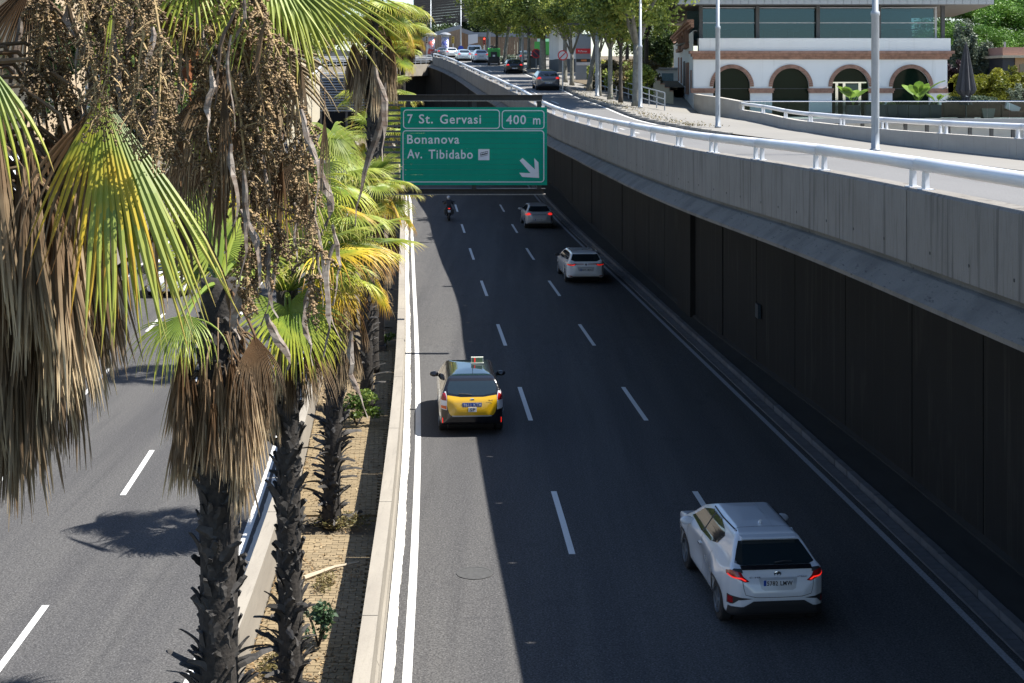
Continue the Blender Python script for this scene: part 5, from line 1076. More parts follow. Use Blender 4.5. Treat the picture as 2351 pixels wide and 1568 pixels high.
ast.d('chrome_strip', [(-.42, .84), (.42, .84), (.42, .865), (-.42, .865)], 'rear', chrome)
zz = lambda Y: g_lv(Y)+.004
sl_ = lambda o, Y: setattr(o, 'rotation_euler', (math.atan((g_lv(Y+2)-g_lv(Y-2))/4), 0, heading(upk, Y)))
h1 = hatch('grey hatchback driving up the tree shaded upper road', ((1253-CX)*104/F, 104.3, zz(104.3)), 0, grey_p, pl='9087 JBB'); sl_(h1.t, 104)
h2 = hatch('black hatchback with brake lights on beside the plane trees', ((1178-CX)*143/F, 143, zz(143)), 0, black_p, pl='6241 DKL'); sl_(h2.t, 143)
h3 = hatch('white crossover waiting in the queue next to the green sweeper', ((1102-CX)*170/F, 170, zz(170)), 0, white_p, sp=S_SUV, name='crossover_car', dark_bumper=True, pl='4410 MHZ'); sl_(h3.t, 170)
h4 = hatch('pale blue hatchback in the queue partly behind the curved guard rail', ((1063-CX)*178/F, 178, zz(178)), 0, blue_p, pl='7733 KCR'); sl_(h4.t, 178)
def copycar(src, label, loc, paint):
    o = copy_tree(src.t); o['label'] = label; o.location = loc
    for ch in o.children:
        if ch.name.startswith('body'): ch.material_slots[0].link = 'OBJECT'; ch.material_slots[0].material = paint
    return o
copycar(h4, 'white saloon at the head of the queue below the advertising columns', ((1035-CX)*205/F, 205, zz(205)), white_p)
copycar(h4, 'dark car just ahead of the queue by the railing', ((1015-CX)*214/F, 214, zz(214)), grey_p)
copycar(h2, 'dark car parked on the forecourt behind the rubbish containers', ((1206-CX)*168/F, 168, zz(168)), grey_p)
o = copycar(h3, 'white car on the oncoming carriageway glimpsed between palm fronds', ((385-CX)*63/F, 64, r_lv(64)), white_p); o.rotation_euler = (0, 0, rad(185))
# vans and sweeper
def van(label, loc, sc=1.0, paint=white_p):
    sp = dict(side=[(-2.3, .25), (-2.38, .6), (-2.36, 1.1), (-2.28, 1.75), (-2.15, 1.88), (.8, 1.9), (1.2, 1.7), (1.7, 1.15), (2.2, .98), (2.35, .7), (2.35, .25)], rear=[(0, .2), (.85, .2), (.92, .5), (.92, 1.0), (.84, 1.6), (.76, 1.82), (.6, 1.9), (0, 1.92)], plan=[(0, -2.4), (.8, -2.38), (.92, -2.2), (.92, 1.6), (.75, 2.2), (0, 2.36)], axles=(-1.45, 1.5), wr=.33, hw=.92, vox=.06, sm=3)
    v = Car(sp, 'van', label, 'van', loc, 0, paint)
    v.d('rear_window', [(-.68, 1.65), (.68, 1.65), (.74, 1.22), (-.74, 1.22)], 'rear', bglass, step=.12); v.d('side_window', [(1.5, 1.15), (1.0, 1.62), (.3, 1.66), (.3, 1.15)], 'left', bglass, both=True, step=.12)
    for s in (1, -1): v.d('tail_light', [(s*.80, .8), (s*.89, .8), (s*.85, 1.25), (s*.80, 1.25)], 'rear', red_lamp, step=.1); mirror(v.t, s, .92, 1.3, 1.2, plast)
    v.d('bumper_trim', [(-.85, .45), (.85, .45), (.85, .25), (-.85, .25)], 'rear', plast, step=.12); plate(v.t, v.on(0, .7), '2956 LCS')
    return v
v1 = van('white van standing behind the crossovers in the queue', ((1090-CX)*181/F, 181, zz(181)))
v2 = van('white van on the side street seen through the hanging fruit stalks', ((88-CX)*36/F, 36, 5.45+.3)); v2.t.rotation_euler.z = rad(190)
sw_t = thing('street_sweeper', 'small lime green street sweeper with black rear in the kerb lane', 'street sweeper', ((1134-CX)*160/F, 161.5, zz(160)))
b = MB(); b.prism([(-1.5, .95), (-1.55, 1.85), (-1.2, 1.98), (.4, 1.98), (.5, .95)], lambda u, v, s: (s, u, v), -.68, .68); b.build('hopper', lime_m, sw_t)
b = MB(); b.prism([(-1.62, .30), (-1.65, 1.0), (.6, 1.0), (1.6, .8), (1.6, .30)], lambda u, v, s: (s, u, v), -.64, .64); b.bbox(-.35, .35, -1.72, -1.6, .5, 1.55); b.build('chassis', plast, sw_t)
b = MB(); b.prism([(.55, .9), (.55, 2.0), (1.3, 2.0), (1.65, .9)], lambda u, v, s: (s, u, v), -.62, .62); b.build('cab', bglass, sw_t)
b = MB(); b.bbox(-.13, .13, -1.76, -1.73, 1.0, 1.2); b.build('panel', plate_m, sw_t); b = MB(); b.tube([(0, -1.3, 1.95), (-.2, -.6, 2.25), (-.45, .2, 2.2), (.3, .1, 2.1)], .07, 6); b.build('suction_hose', plast, sw_t)
for y in (-1.0, 1.0):
    for s in (-1, 1): wheel(sw_t, s*.58, y, .3, s, dark_rim)
# truck on the forecourt
tk = thing('refuse_truck', 'white and green refuse truck parked behind the plane tree trunks', 'truck', ((1252-CX)*176/F, 178, zz(176)), rad(-8))
b = MB(); b.bbox(-1.0, 1.0, -2.6, 1.6, .8, 2.4); b.build('refuse_body', lime_m, tk); b = MB(); b.prism([(1.7, .5), (1.7, 2.9), (2.9, 2.9), (3.5, 1.7), (3.6, .5)], lambda u, v, s: (s, u, v), -1.2, 1.2); b.build('cab', white_p, tk); b = MB(); b.bbox(-1.21, 1.21, 2.4, 3.1, 1.7, 2.5); b.build('cab_window', bglass, tk)
for y in (-2.6, 2.5):
    for s in (-1, 1): wheel(tk, s*1.05, y, .48, s, dark_rim)
# ---------------- motorcycle with rider
mt = thing('motorcycle', 'dark motorcycle with a small red rear lamp in the left lane', 'motorcycle', (-4.1, 92.0, r_lv(92)), rad(5)); mt.scale = (.92,)*3
R = Matrix.Rotation(rad(90), 3, 'Y')
for y in (-.72, .72):
    b = MB(); b.lathe([(.22, -.07), (.30, -.07), (.33, 0), (.30, .07), (.22, .07)], (0, y, .33), 24, R); wq = b.build('wheel', black_m, mt); b = MB(); b.lathe([(.22, -.03), (.22, .03), (.05, .04)], (0, y, .33), 16, R); b.build('rim', dark_rim, wq)
b = MB(); b.prism([(-.55, .45), (-.75, .82), (-.2, .80), (.15, 1.0), (.5, .98), (.62, .7), (.35, .3), (-.3, .28)], lambda u, v, s: (s, u, v), -.15, .15); b.build('body', black_p, mt)
b = MB(); b.prism([(-.85, .80), (-.8, .92), (-.1, .86), (-.1, .78)], lambda u, v, s: (s, u, v), -.13, .13); b.build('seat', plast, mt)
b = MB(); b.box((0, -.9, .86), (.14, .04, .06)); b.build('tail_light', red_lit, mt); b = MB(); b.box((0, -.98, .68), (.2, .02, .16)); b.build('licence_plate', plate_m, mt)
b = MB(); b.tube([(-.38, .42, 1.08), (-.15, .5, 1.1), (.15, .5, 1.1), (.38, .42, 1.08)], .016, 6); b.tube([(0, .72, .33), (0, .5, 1.05)], .03, 6); b.build('handlebar', plast, mt)
for s in (-1, 1): mirror(mt, s, .3, .5, 1.22, plast, .65)
for s in (-1, 1): b = MB(); b.bbox(s*.16-.0 if s > 0 else -.34, .34 if s > 0 else -.16, -.85, -.4, .48, .8); b.build('pannier', plast, mt)
def skin_person(name, label, V, E, Rr, loc, rz, m):
    me = bpy.data.meshes.new('person_skeleton'); me.from_pydata(V, E, []); o = bpy.data.objects.new('tmp', me); COL.objects.link(o)
    o.modifiers.new('s', 'SKIN'); ss = o.modifiers.new('u', 'SUBSURF'); ss.levels = 2; ss.render_levels = 2
    for i, r in enumerate(Rr): me.skin_vertices[0].data[i].radius = (r, r)
    me.skin_vertices[0].data[0].use_root = True
    bpy.context.view_layer.update(); bm_ = bpy.data.meshes.new_from_object(o.evaluated_get(dep())); bpy.data.objects.remove(o); bm_.name = 'body'
    bm_.materials.clear(); bm_.materials.append(m); bm_.polygons.foreach_set('use_smooth', [True]*len(bm_.polygons))
    t = thing(name, label, 'person', loc, rz); link('body', bm_, t); return t
V = [(0, -.28, .92), (0, -.22, 1.1), (0, -.08, 1.36), (0, -.02, 1.48), (-.19, -.06, 1.38), (.19, -.06, 1.38), (-.30, .12, 1.17), (.30, .12, 1.17), (-.36, .40, 1.10), (.36, .40, 1.10), (-.14, -.22, .90), (.14, -.22, .90), (-.24, .15, .78), (.24, .15, .78), (-.24, -.10, .42), (.24, -.10, .42), (-.25, .08, .34), (.25, .08, .34)]
E = [(0, 1), (1, 2), (2, 3), (2, 4), (2, 5), (4, 6), (5, 7), (6, 8), (7, 9), (0, 10), (0, 11), (10, 12), (11, 13), (12, 14), (13, 15), (14, 16), (15, 17)]
rd_ = skin_person('person', 'rider in dark jacket and grey helmet seated on the motorcycle', V, E, [.15, .15, .15, .06, .085, .085, .055, .055, .04, .04, .10, .10, .075, .075, .05, .05, .045, .045], mt.location, rad(5), mat('rider_clothing', (.025, .025, .03), .8)); rd_.scale = (.88,)*3
b = MB(); b.lathe([(.02, -.13), (.10, -.12), (.13, -.03), (.135, .03), (.10, .11), (.04, .14), (0, .145)], (0, 0, 1.62), 16); hm = b.build('helmet', mat('helmet_grey', (.45, .46, .48), .25), rd_, smooth=True); b = MB(); b.box((0, .11, 1.62), (.2, .06, .08)); b.build('visor', bglass, hm)
# ================================================================== RESTAURANT BUILDING
BY = 95.0; S_ = F/BY
bxm = lambda x: (x-CX)/S_
bzm = lambda y: H-(y-HY)/S_
B = thing('restaurant_building', 'white two storey building with terracotta arches and a glazed top floor', 'building', (bxm(1590), BY, 0))
def bp_(name, mb, m, parent=None, smooth=False, **k):
    me = mb.mesh(name, m, smooth); o = link(name, me, parent or B, **k)
    if parent is None: o.matrix_parent_inverse = Matrix.Translation(B.location).inverted()
    return o
XL, XR, Z0 = bxm(1592), bxm(2175), 6.6
ZC0, ZC1 = bzm(136.5), bzm(117); ZW1 = bzm(88)
arcs = [bxm(1680), bxm(1815.4), bxm(1952.5), bxm(2091.6)]; ri, ro = 42.7/S_, 50.6/S_; zs = bzm(198.6)
# front wall with four arched openings
b = MB(); TH = .45
def wallstrip(x0, x1, z0, z1, y0=BY, y1=BY+TH): b.bbox(x0, x1, y0, y1, z0, z1)
edges = [XL] + [v for a in arcs for v in (a-ri, a+ri)] + [XR]
for i in range(0, len(edges), 2): wallstrip(edges[i], edges[i+1], Z0, zs)
n = 18
for a in arcs:
    for i in range(n):
        t0, t1 = math.pi*i/n, math.pi*(i+1)/n; xa, xb = a+ri*math.cos(t0), a+ri*math.cos(t1); za, zb = zs+ri*math.sin(t0), zs+ri*math.sin(t1)
        vs = [(xa, BY, za), (xb, BY, zb), (xb, BY, ZC0), (xa, BY, ZC0), (xa, BY+TH, za), (xb, BY+TH, zb)]
        b.add(vs, [(0, 1, 2, 3), (0, 4, 5, 1)])
for i in range(0, len(edges), 2): b.quad((edges[i], BY, zs), (edges[i+1], BY, zs), (edges[i+1], BY, ZC0), (edges[i], BY, ZC0))
bp_('wall', b, stucco_m)
# side wall, receding
YE = 131.0; XE = lambda Y: XL + .0773*(Y-BY)
b = MB(); b.add([(XL-.002, BY, 6.2), (XE(YE), YE, 6.2), (XE(YE), YE, bzm(70)), (XL-.002, BY, bzm(70)), (XL+.4, BY+.5, 6.2), (XE(YE)+.4, YE, 6.2), (XE(YE)+.4, YE, bzm(70)), (XL+.4, BY+.5, bzm(70))], [(0, 3, 2, 1), (3, 7, 6, 2), (1, 2, 6, 5)]); bp_('wall', b, stucco_m)
b = MB(); b.bbox(XR-.4, XR-.002, BY+TH, YE, 6.2, ZC0); bp_('wall', b, stucco_m)
# upper white band and cornice mouldings
b = MB(); b.bbox(bxm(1604), bxm(2180), BY-.25, BY+.5, ZC1, ZW1); bp_('parapet_band', b, stucco_m)
b = MB(); hz = (ZC1-ZC0)/3
for i, o_ in enumerate((.12, .24, .38)): b.bbox(XL-o_+.1, XR+o_*.9, BY-o_-.05*i, BY+.4, ZC0+hz*i+.003, ZC0+hz*(i+1)-.003)
bp_('cornice', b, terra_m)
b = MB()
for i, o_ in enumerate((.1, .22, .34)):
    za = bzm(62)+.18*i; b.add([(XL-o_, BY+.5, za), (XE(YE)-o_, YE, za), (XE(YE)-o_, YE, za+.17), (XL-o_, BY+.5, za+.17), (XL+.1, BY+.5, za), (XE(YE)+.1, YE, za), (XE(YE)+.1, YE, za+.17), (XL+.1, BY+.5, za+.17)], [(0, 3, 2, 1), (3, 7, 6, 2), (0, 1, 5, 4), (0, 4, 7, 3)])
bp_('cornice', b, terra_m)
# arch rings built of brick voussoirs, imposts
vb = MB(); nv = 30; q0, q1 = 0, math.pi/nv
for k, a in enumerate(arcs):
    ring = MB()
    for i in range(nv):
        t0, t1 = math.pi*i/nv+.004, math.pi*(i+1)/nv-.004; P = []
        for yy_ in (BY-.1, BY+.02):
            for rr, tt in ((ri-.02, t0), (ro, t0), (ro, t1), (ri-.02, t1)): P.append((a+rr*math.cos(tt), yy_, zs+rr*math.sin(tt)))
        ring.add(P, [(0, 1, 2, 3), (0, 4, 5, 1), (1, 5, 6, 2), (2, 6, 7, 3), (3, 7, 4, 0)])
    bp_('arch_ring', ring, terra_m)
imp = [(bxm(1590)-.15, arcs[0]-ri+.12)] + [(arcs[i]+ri-.12, arcs[i+1]-ri+.12) for i in range(3)] + [(arcs[3]+ri-.12, XR+.15)]
for a, c in imp:
    b = MB(); b.bbox(a, c, BY-.16, BY+.02, bzm(208), bzm(202.5)); b.bbox(a+.05, c-.05, BY-.11, BY+.02, bzm(213.5), bzm(208.1)); bp_('impost', b, terra_m)
    b = MB(); b.bbox(a+.1, c-.1, BY-.08, BY+.02, bzm(263), bzm(259)); bp_('base_moulding', b, terra_m)
# glazing in the arches
for k, a in enumerate(arcs):
    P = [(a-ri+.03, Z0)] + [(a+(ri-.0)*math.cos(math.pi-math.pi*i/16), zs+(ri-.0)*math.sin(math.pi*i/16)) for i in range(17)] + [(a+ri-.03, Z0)]
    b = MB(); b.prism(P, lambda u, v, t: (u, t, v), BY+.26, BY+.3); w_ = bp_('arched_window', b, arch_glass)
    b = MB(); b.bbox(a-ri, a+ri, BY+.22, BY+.255, bzm(204), bzm(203)); bp_('glazing_bar', b, dkmetal_m, w_)
    if k == 2:
        d = MB()
        for x in (1922, 1949-10, 1975): d.bbox(bxm(x)-.09, bxm(x)+.09, BY+.12, BY+.21, Z0, bzm(189))
        d.bbox(bxm(1906), bxm(1990), BY+.11, BY+.2, bzm(191), bzm(188)); bp_('door_frame', d, chrome)
        b = MB(); b.bbox(bxm(1940), bxm(1974), BY+.14, BY+.17, Z0, bzm(193)); bp_('door', b, glz_teal)
# side windows: tall slatted shutters, blind arches, balustered windows
def side_box(Ya, Yb, za, zb, out, m, name):
    b = MB(); b.add([(XE(Ya)-out, Ya, za), (XE(Yb)-out, Yb, za), (XE(Yb)-out, Yb, zb), (XE(Ya)-out, Ya, zb), (XE(Ya)+.05, Ya, za), (XE(Yb)+.05, Yb, za), (XE(Yb)+.05, Yb, zb), (XE(Ya)+.05, Ya, zb)], [(0, 3, 2, 1), (3, 7, 6, 2), (0, 4, 7, 3), (1, 2, 6, 5), (0, 1, 5, 4)]); return bp_(name, b, m)
gz = lambda Y: g_lv(Y)+.1
for i in range(5): side_box(101+i*.75, 101.5+i*.75, gz(101)-.3, 11.0, .12, terra_m, 'shutter_slat')
side_box(107.5, 110, gz(108), 11.2, .06, dkmetal_m, 'door'); side_box(113, 115, gz(113), 11.6, .06, terra_m, 'blind_window'); side_box(118, 120, gz(118), 11.7, .06, terra_m, 'blind_window')
side_box(97.2, 98.3, bzm(213), bzm(160), .06, terra_m, 'blind_window')
for Ya, Yb in ((101, 106.5), (111, 117)):
    side_box(Ya, Yb, 12.05, 12.3, .35, terra_m, 'window_sill')
    for i in range(6):
        yq = Ya+.4+(Yb-Ya-.8)*i/5; side_box(yq, yq+.16, 12.3, 13.7, .22, terra_m, 'baluster')
# top floor glazing
ZG0, ZG1 = bzm(88)-.0, bzm(14); GY = BY+1.0
b = MB(); b.bbox(bxm(1607), bxm(2172), BY+.5, BY+14, ZW1-.12, ZW1-.02); bp_('upper_floor', b, sidewalk_m)
for a, c in ((1614, 1743), (1747, 1883), (1887, 2024), (2028, 2156)):
    b = MB(); b.bbox(bxm(a)+.06, bxm(c)-.06, GY, GY+.03, ZG0, bzm(16)); w_ = bp_('upper_window', b, glz_teal)
    for y in (51, 16, 87): b = MB(); b.bbox(bxm(a), bxm(c), GY-.04, GY+.02, bzm(y)-.025, bzm(y)+.03); bp_('glazing_bar', b, signw_m, w_)
for x in (1612, 1743, 1883, 2024, 2172):
    b = MB(); b.bbox(bxm(x)-.11, bxm(x)+.13, GY-.35, GY-.1, ZG0, ZG1+.3); bp_('column', b, dkmetal_m)
b = MB(); b.bbox(bxm(2156), bxm(2161), GY-.05, GY+.05, ZG0, bzm(14)); bp_('frame_post', b, signw_m)
b = MB(); b.bbox(bxm(1607), bxm(2160), GY+6, GY+6.1, ZG0, ZG1+.2); bp_('back_wall', b, room_m)
rf = random.Random(4)
for i in range(16):
    x = bxm(1640+i*32+rf.uniform(-8, 8)); b = MB(); y_ = GY+rf.uniform(1.2, 4.5); b.bbox(x-.35, x+.35, y_, y_+.7, ZW1+.68, ZW1+.74); b.bbox(x-.03, x+.03, y_+.3, y_+.36, ZW1-.02, ZW1+.68); bp_('dining_table', b, signw_m if i % 2 else dkmetal_m)
b = MB(); ex0, ex1 = bxm(1548), bxm(2262); zr = bzm(9)
b.add([(ex0, BY-1.6, zr-.1), (ex1, BY-1.6, zr-.1), (W(2188, 0, BY+16).x, BY+16, zr-.1), (ex0+2.3, BY+34, zr-.1)], [(0, 1, 2, 3)]); bp_('soffit', b, soffit_m)
b = MB()
for k in range(40): b.bbox(ex0+(ex1-ex0)*k/40+.01, ex0+(ex1-ex0)*(k+1)/40-.01, BY-1.75, BY-1.55, zr-.12, zr+.16)
bp_('roof_edge', b, roofm)
b = MB(); b.add([(ex0, BY-1.6, zr+.2), (ex1, BY-1.6, zr+.2), (W(2188, 0, BY+16).x, BY+16, zr+.8), (ex0+2.3, BY+34, zr+.8)], [(0, 1, 2, 3)]); bp_('roof', b, roofm)
b = MB(); b.tube([(bxm(2160), BY-.1, bzm(214-9)), (bxm(2170), BY-.5, bzm(200))], .04, 6); b.prism([(0, 0), (.05, .65), (-.05, .6)], lambda u, v, t: (bxm(2172)+u+t, BY-.55, bzm(212)+v), -.02, .3); bp_('satellite_dish', b, roofm)

# ------------------------------------------------------------------ terrace
TY = 88.0; TZ = 7.3; tS = F/TY; tx_ = lambda x: (x-CX)/tS; tz_ = lambda y: H-(y-HY)/tS
b = MB(); b.bbox(tx_(1700), tx_(2600), TY, BY-.02, TZ-.28, TZ); o = b.build('terrace_deck', mat('terrace_edge', (.2, .21, .22), .6)); tag(o, 'raised grey terrace deck in front of the restaurant', 'terrace')
bal = thing('glass_balustrade', 'clear glass balustrade with a thin steel top rail along the terrace edge', 'balustrade')
b = MB(); b.tube([(tx_(1706), TY+.05, tz_(232.5)), (tx_(2600), TY+.05, tz_(232.5))], .035, 8); b.build('top_rail', chrome, bal)
x = 1706
while x < 2420: b = MB(); b.bbox(tx_(x)+.015, tx_(x+51)-.015, TY+.03, TY+.045, TZ+.02, tz_(234)); b.build('glass_panel', glz_bal, bal); x += 51
for i in range(9):
    b = MB(); x = 1990+i*50; b.bbox(tx_(x)-.1, tx_(x)+.1, TY+1.0, TY+1.2, TZ-3.2, TZ-.29); o = b.build('terrace_post', dkmetal_m); tag(o, 'dark steel post carrying the raised terrace', 'post', 'posts under the terrace')
b = MB(); b.bbox(tx_(1960), tx_(2700), TY+2.0, TY+2.3, TZ-3.4, TZ-.3); o = b.build('lower_wall', stucco_m); tag(o, 'white lower wall in the shade under the terrace deck', 'wall')
lp = foliage_mat('banana_leaf', (.10, .2, .03), (.24, .38, .06), None, trans=.35)
pot_m = mat('dark_planter', (.035, .04, .05), .6); wood_m = mat('planter_wood', (.16, .085, .06), .8, var=.2, scale=3)
def banana(x, Y, s, label):
    t = thing('potted_plant', label, 'potted plant', (tx_(x), Y, TZ)); R_ = random.Random(int(x)); b = MB(); b.bbox(-.35, .35, -.35, .35, 0, .8); b.build('pot', pot_m, t)
    for i in range(9):
        a = R_.uniform(0, 6.28); d = Vector((math.cos(a)*.5, math.sin(a)*.5, 1)).normalized(); L = s*R_.uniform(.8, 1.3); b = MB(); T = []; vs = []; p = Vector((0, 0, .8)); sd = d.cross(Vector((0, 0, 1))).normalized()
        for k in range(9):
            q = k/8; w_ = (.012 if q < .4 else .16*s*math.sin(math.pi*min(1, (q-.38)/.62))**.7+.01); vs += [p-sd*w_, p+Vector((0, 0, -.03)), p+sd*w_]; p = p+d*L/8; d = (d+Vector((math.cos(a)*.10, math.sin(a)*.10, -.16*q))).normalized(); T += [R_.random()]*3
        b.add(vs, [f for k in range(8) for f in ((k*3, k*3+1, k*3+4, k*3+3), (k*3+1, k*3+2, k*3+5, k*3+4))]); b.t = T; b.build('leaf', lp, t)
banana(1978, TY+2.2, 1.7, 'broad leaved potted plant beside the arched terrace door'); banana(2128, TY+2.0, 1.9, 'largest broad leaved potted plant near the right end of the arcade'); banana(2196, TY+4, 1.0, 'small potted plant just past the corner of the building')
t = thing('planter_box', 'long brown slatted planter full of rosemary behind the glass balustrade', 'planter', (tx_(2184), TY+1.4, TZ)); b = MB(); b.bbox(0, 3.5, 0, .6, .05, 1.0); b.build('box', wood_m, t)
for k in range(7): b = MB(); b.bbox(.0, 3.5, -.03, -.003, .08+k*.13, .19+k*.13); b.build('slat', wood_m, t)
link('foliage', cloud_mesh('foliage', [leaf_cloud(1600, (1.75, .3, 1.15), (1.8, .4, .3), .07, 3)], foliage_mat('rosemary', (.05, .09, .06), (.14, .2, .13))), t)
t = thing('sofa', 'dark wicker terrace sofa with a pale cushion behind the balustrade', 'outdoor sofa', (tx_(2320), TY+1.5, TZ)); b = MB(); b.bbox(0, 1.6, 0, .8, .05, .45); b.bbox(0, .14, 0, .8, .45, .85); b.bbox(0, 1.6, .66, .8, .45, .95); b.build('frame', wood_m, t); b = MB(); b.box((.75, .35, .66), (.9, .3, .42), M=Matrix.Rotation(.4, 3, 'Y')); b.build('cushion', signw_m, t)
t = thing('planter_tub', 'square pale planter tub next to the wicker sofa', 'planter', (tx_(2285), TY+1.5, TZ)); b = MB(); b.prism([(-.3, 0), (.3, 0), (.42, .62), (-.42, .62)], lambda u, v, s: (u, s, v), -.3, .3); b.build('tub', sidewalk_m, t)
# closed parasol with vertical folds
t = thing('parasol', 'tall closed charcoal parasol standing on the terrace', 'parasol', (tx_(2232), TY+1.2, TZ))
um = mat('charcoal_canvas', (.045, .047, .055), .85, var=.2, scale=4); b = MB(); vs = []; ppr = [(.06, 4.7), (.14, 4.3), (.30, 3.3), (.46, 2.3), (.55, 1.75), (.42, 1.55), (.20, 1.35), (.24, 1.15), (.36, .85)]; NN = 32
for r, z in ppr:
    for j in range(NN): rr = r*(1+.22*math.cos(j/NN*2*math.pi*8)); vs.append((rr*math.cos(2*math.pi*j/NN), rr*math.sin(2*math.pi*j/NN), z + (.06*math.cos(j*2*math.pi/NN*8) if z < 2 and z > 1.6 else 0)))
b.add(vs, [(i*NN+j, i*NN+(j+1) % NN, (i+1)*NN+(j+1) % NN, (i+1)*NN+j) for i in range(len(ppr)-1) for j in range(NN)]); b.build('canopy', um, t, smooth=False)
b = MB(); b.tube([(0, 0, 0), (0, 0, 4.8)], .045, 8); b.bbox(-.4, .4, -.4, .4, 0, .06); b.build('pole', dkmetal_m, t); b = MB(); b.bbox(-.09, .05, -.28, -.25, 1.36, 1.5); b.build('care_label', signw_m, t)

# ================================================================== TREES
plane_f = foliage_mat('plane_tree_leaves', (.06, .10, .02), (.24, .28, .05), (.50, .44, .10), trans=.32)
dark_f = foliage_mat('dark_tree_leaves', (.022, .045, .015), (.07, .11, .03), None, trans=.25)
pine_f = foliage_mat('pine_needles', (.03, .075, .012), (.12, .24, .03), (.2, .3, .05), trans=.2)
yel_f = foliage_mat('golden_shrub_leaves', (.09, .12, .015), (.32, .33, .03), (.45, .42, .06), trans=.35)
red_f = foliage_mat('plum_shrub_leaves', (.035, .02, .03), (.12, .07, .09), None, trans=.2)
olive_f = foliage_mat('olive_leaves', (.07, .10, .07), (.2, .25, .17), (.35, .38, .28), trans=.2)
scrub_f = foliage_mat('dry_scrub', (.08, .08, .035), (.28, .22, .1), (.35, .26, .12), trans=.2)
bark_m = mat('plane_bark', (.32, .31, .26), .85, var=.3, scale=3.5, col2=(.17, .165, .14), bump=.2, bscale=10, rand=.15); darkbark = mat('dark_bark', (.085, .07, .055), .9, var=.3, scale=6)
CR = []
def crown_mesh(seed, n, size, m, rx, clumps=46): return cloud_mesh('crown', [leaf_cloud(n, (0, 0, 0), rx, size, seed, clumps=clumps)], m)
CRP = [crown_mesh(s, 12500, .13, plane_f, (3.7, 3.7, 3.5), 62) for s in (1, 2, 3)]
CRD = [crown_mesh(s, 9000, .16, dark_f, (3.2, 3.2, 3.2), 40) for s in (7,)]
def tree(label, x, yb, h0, r, crown, cz, cs, seed, Y=None, m=bark_m, lean=0, group='plane trees along the upper pavement', z0=None, fork=True, lv=None, name='plane_tree'):
    """x, yb: foot of the trunk in the picture; distance from the slope of the street"""
    if Y is None:
        Y = 100.0
        for _ in range(60):
            yy_ = HY+(H-g_lv(Y)-.1)*F/Y; Y += .05*(yy_-yb)
            Y = min(max(Y, 60), 330)
    z = g_lv(Y)+.1 if z0 is None else z0; R_ = random.Random(seed)
    t = thing(name, label, 'tree', ((x-CX)*Y/F, Y, z), 0, group)
    b = MB(); top = Vector((lean, 0, h0))
    b.tube([(0, 0, -.1), (0, 0, .3), (lean*.3, .05, h0*.4), (lean*.7, -.05, h0*.75), top], [r*1.3, r, r*.9, r*.8, r*.72], 10)
    tips = []
    for i in range(5 if fork else 3):
        a = i*2.4+seed; e = top + Vector((math.cos(a)*cs*1.7, math.sin(a)*cs*1.7, cs*R_.uniform(2.0, 3.6))); mid = top.lerp(e, .5)+Vector((0, 0, .3)); b.tube([top-Vector((0, 0, .3)), mid, e], [r*.6, r*.4, r*.12], 6); tips.append(e)
    b.build('trunk', m, t, smooth=True)
    if crown is not None: o = link('crown', crown, t, (lean*1.2, 0, cz), R_.uniform(0, 6.28)); o.scale = (cs, cs, cs)
    return t
for i, a in enumerate([(1462, 240, 3.7, .27, 0, 6.9, 1.08, 'largest plane tree with a thick forked trunk right by the lamp post'), (1425, 232, 3.6, .13, 1, 6.2, .85, 'plane tree with a dark slim trunk next to the biggest one'), (1401, 225, 3.4, .17, 2, 6.4, .9, 'plane tree with a speckled pale trunk by the handrail'),
                       (1377, 217, 3.1, .11, 0, 5.4, .6, 'young slim plane tree in front of the pale handrail'), (1353, 205, 3.3, .2, 1, 6.8, .95, 'leaning pale plane tree beside the short pole'), (1313, 193, 2.6, .17, 2, 6.2, .8, 'pale plane tree forking low into two arms'),
                       (1297, 186, 3.6, .2, 0, 6.8, 1.0, 'plane tree with a brown foot beside the no entry sign post'), (1246, 163, 3.8, .36, 1, 7.2, 1.25, 'stout pale plane tree beside the rubbish containers'), (1214, 156, 3.9, .2, 2, 7.0, 1.15, 'plane tree trunk just left of the rubbish containers'),
                       (1158, 142, 4.2, .22, 0, 6.9, 1.2, 'leaning plane tree beside the green sweeper'), (1141, 139, 3.4, .2, 1, 6.6, 1.1, 'dark stemmed tree against the timber hoarding')]):
    tree(a[7], a[0], a[1], a[2], a[3], CRP[a[4]], a[5], a[6], i+1, lean=(.5 if i in (4, 9) else 0), m=darkbark if i in (1, 10) else bark_m)
tree('plane tree whose crown hides the far end of the hoarding', 1195, 128, 4, .25, CRP[1], 8.0, 1.5, 31); tree('tall plane tree rising behind the sign totem', 1330, 176, 4, .22, CRP[2], 8.2, 1.3, 32); tree('plane tree filling the gap left of the restaurant roof', 1484, 200, 4, .2, CRP[0], 7.6, .95, 33, m=darkbark)
tree('far plane tree over the white forecourt wall', 1275, 150, 4, .22, CRP[0], 8.4, 1.5, 34); tree('far plane tree above the queue of cars', 1120, 122, 4.4, .25, CRP[2], 9.4, 1.6, 35)
# wooded slope behind the hoarding and left of it
for i, (x, Y, s, zz_) in enumerate([(1015, 275, 1.5, 17), (1040, 290, 1.6, 19), (985, 280, 1.4, 19), (1075, 300, 1.6, 21), (960, 260, 1.5, 18), (1150, 285, 1.6, 20), (1230, 290, 1.7, 20)]):
    tree(['grey green tree behind the timber hoarding', 'dark tree on the slope above the hoarding', 'tree behind the first advertising column', 'dense tree under the dark grandstand roof', 'tree between the tall palm and the columns', 'dark tree far behind the plane tree crowns', 'dark tree far behind the refuse truck'][i], x, 100, 3, .25, CRD[0], 4.5, s, i+50, Y=Y, z0=zz_-5, m=darkbark, group=None, name='tree')
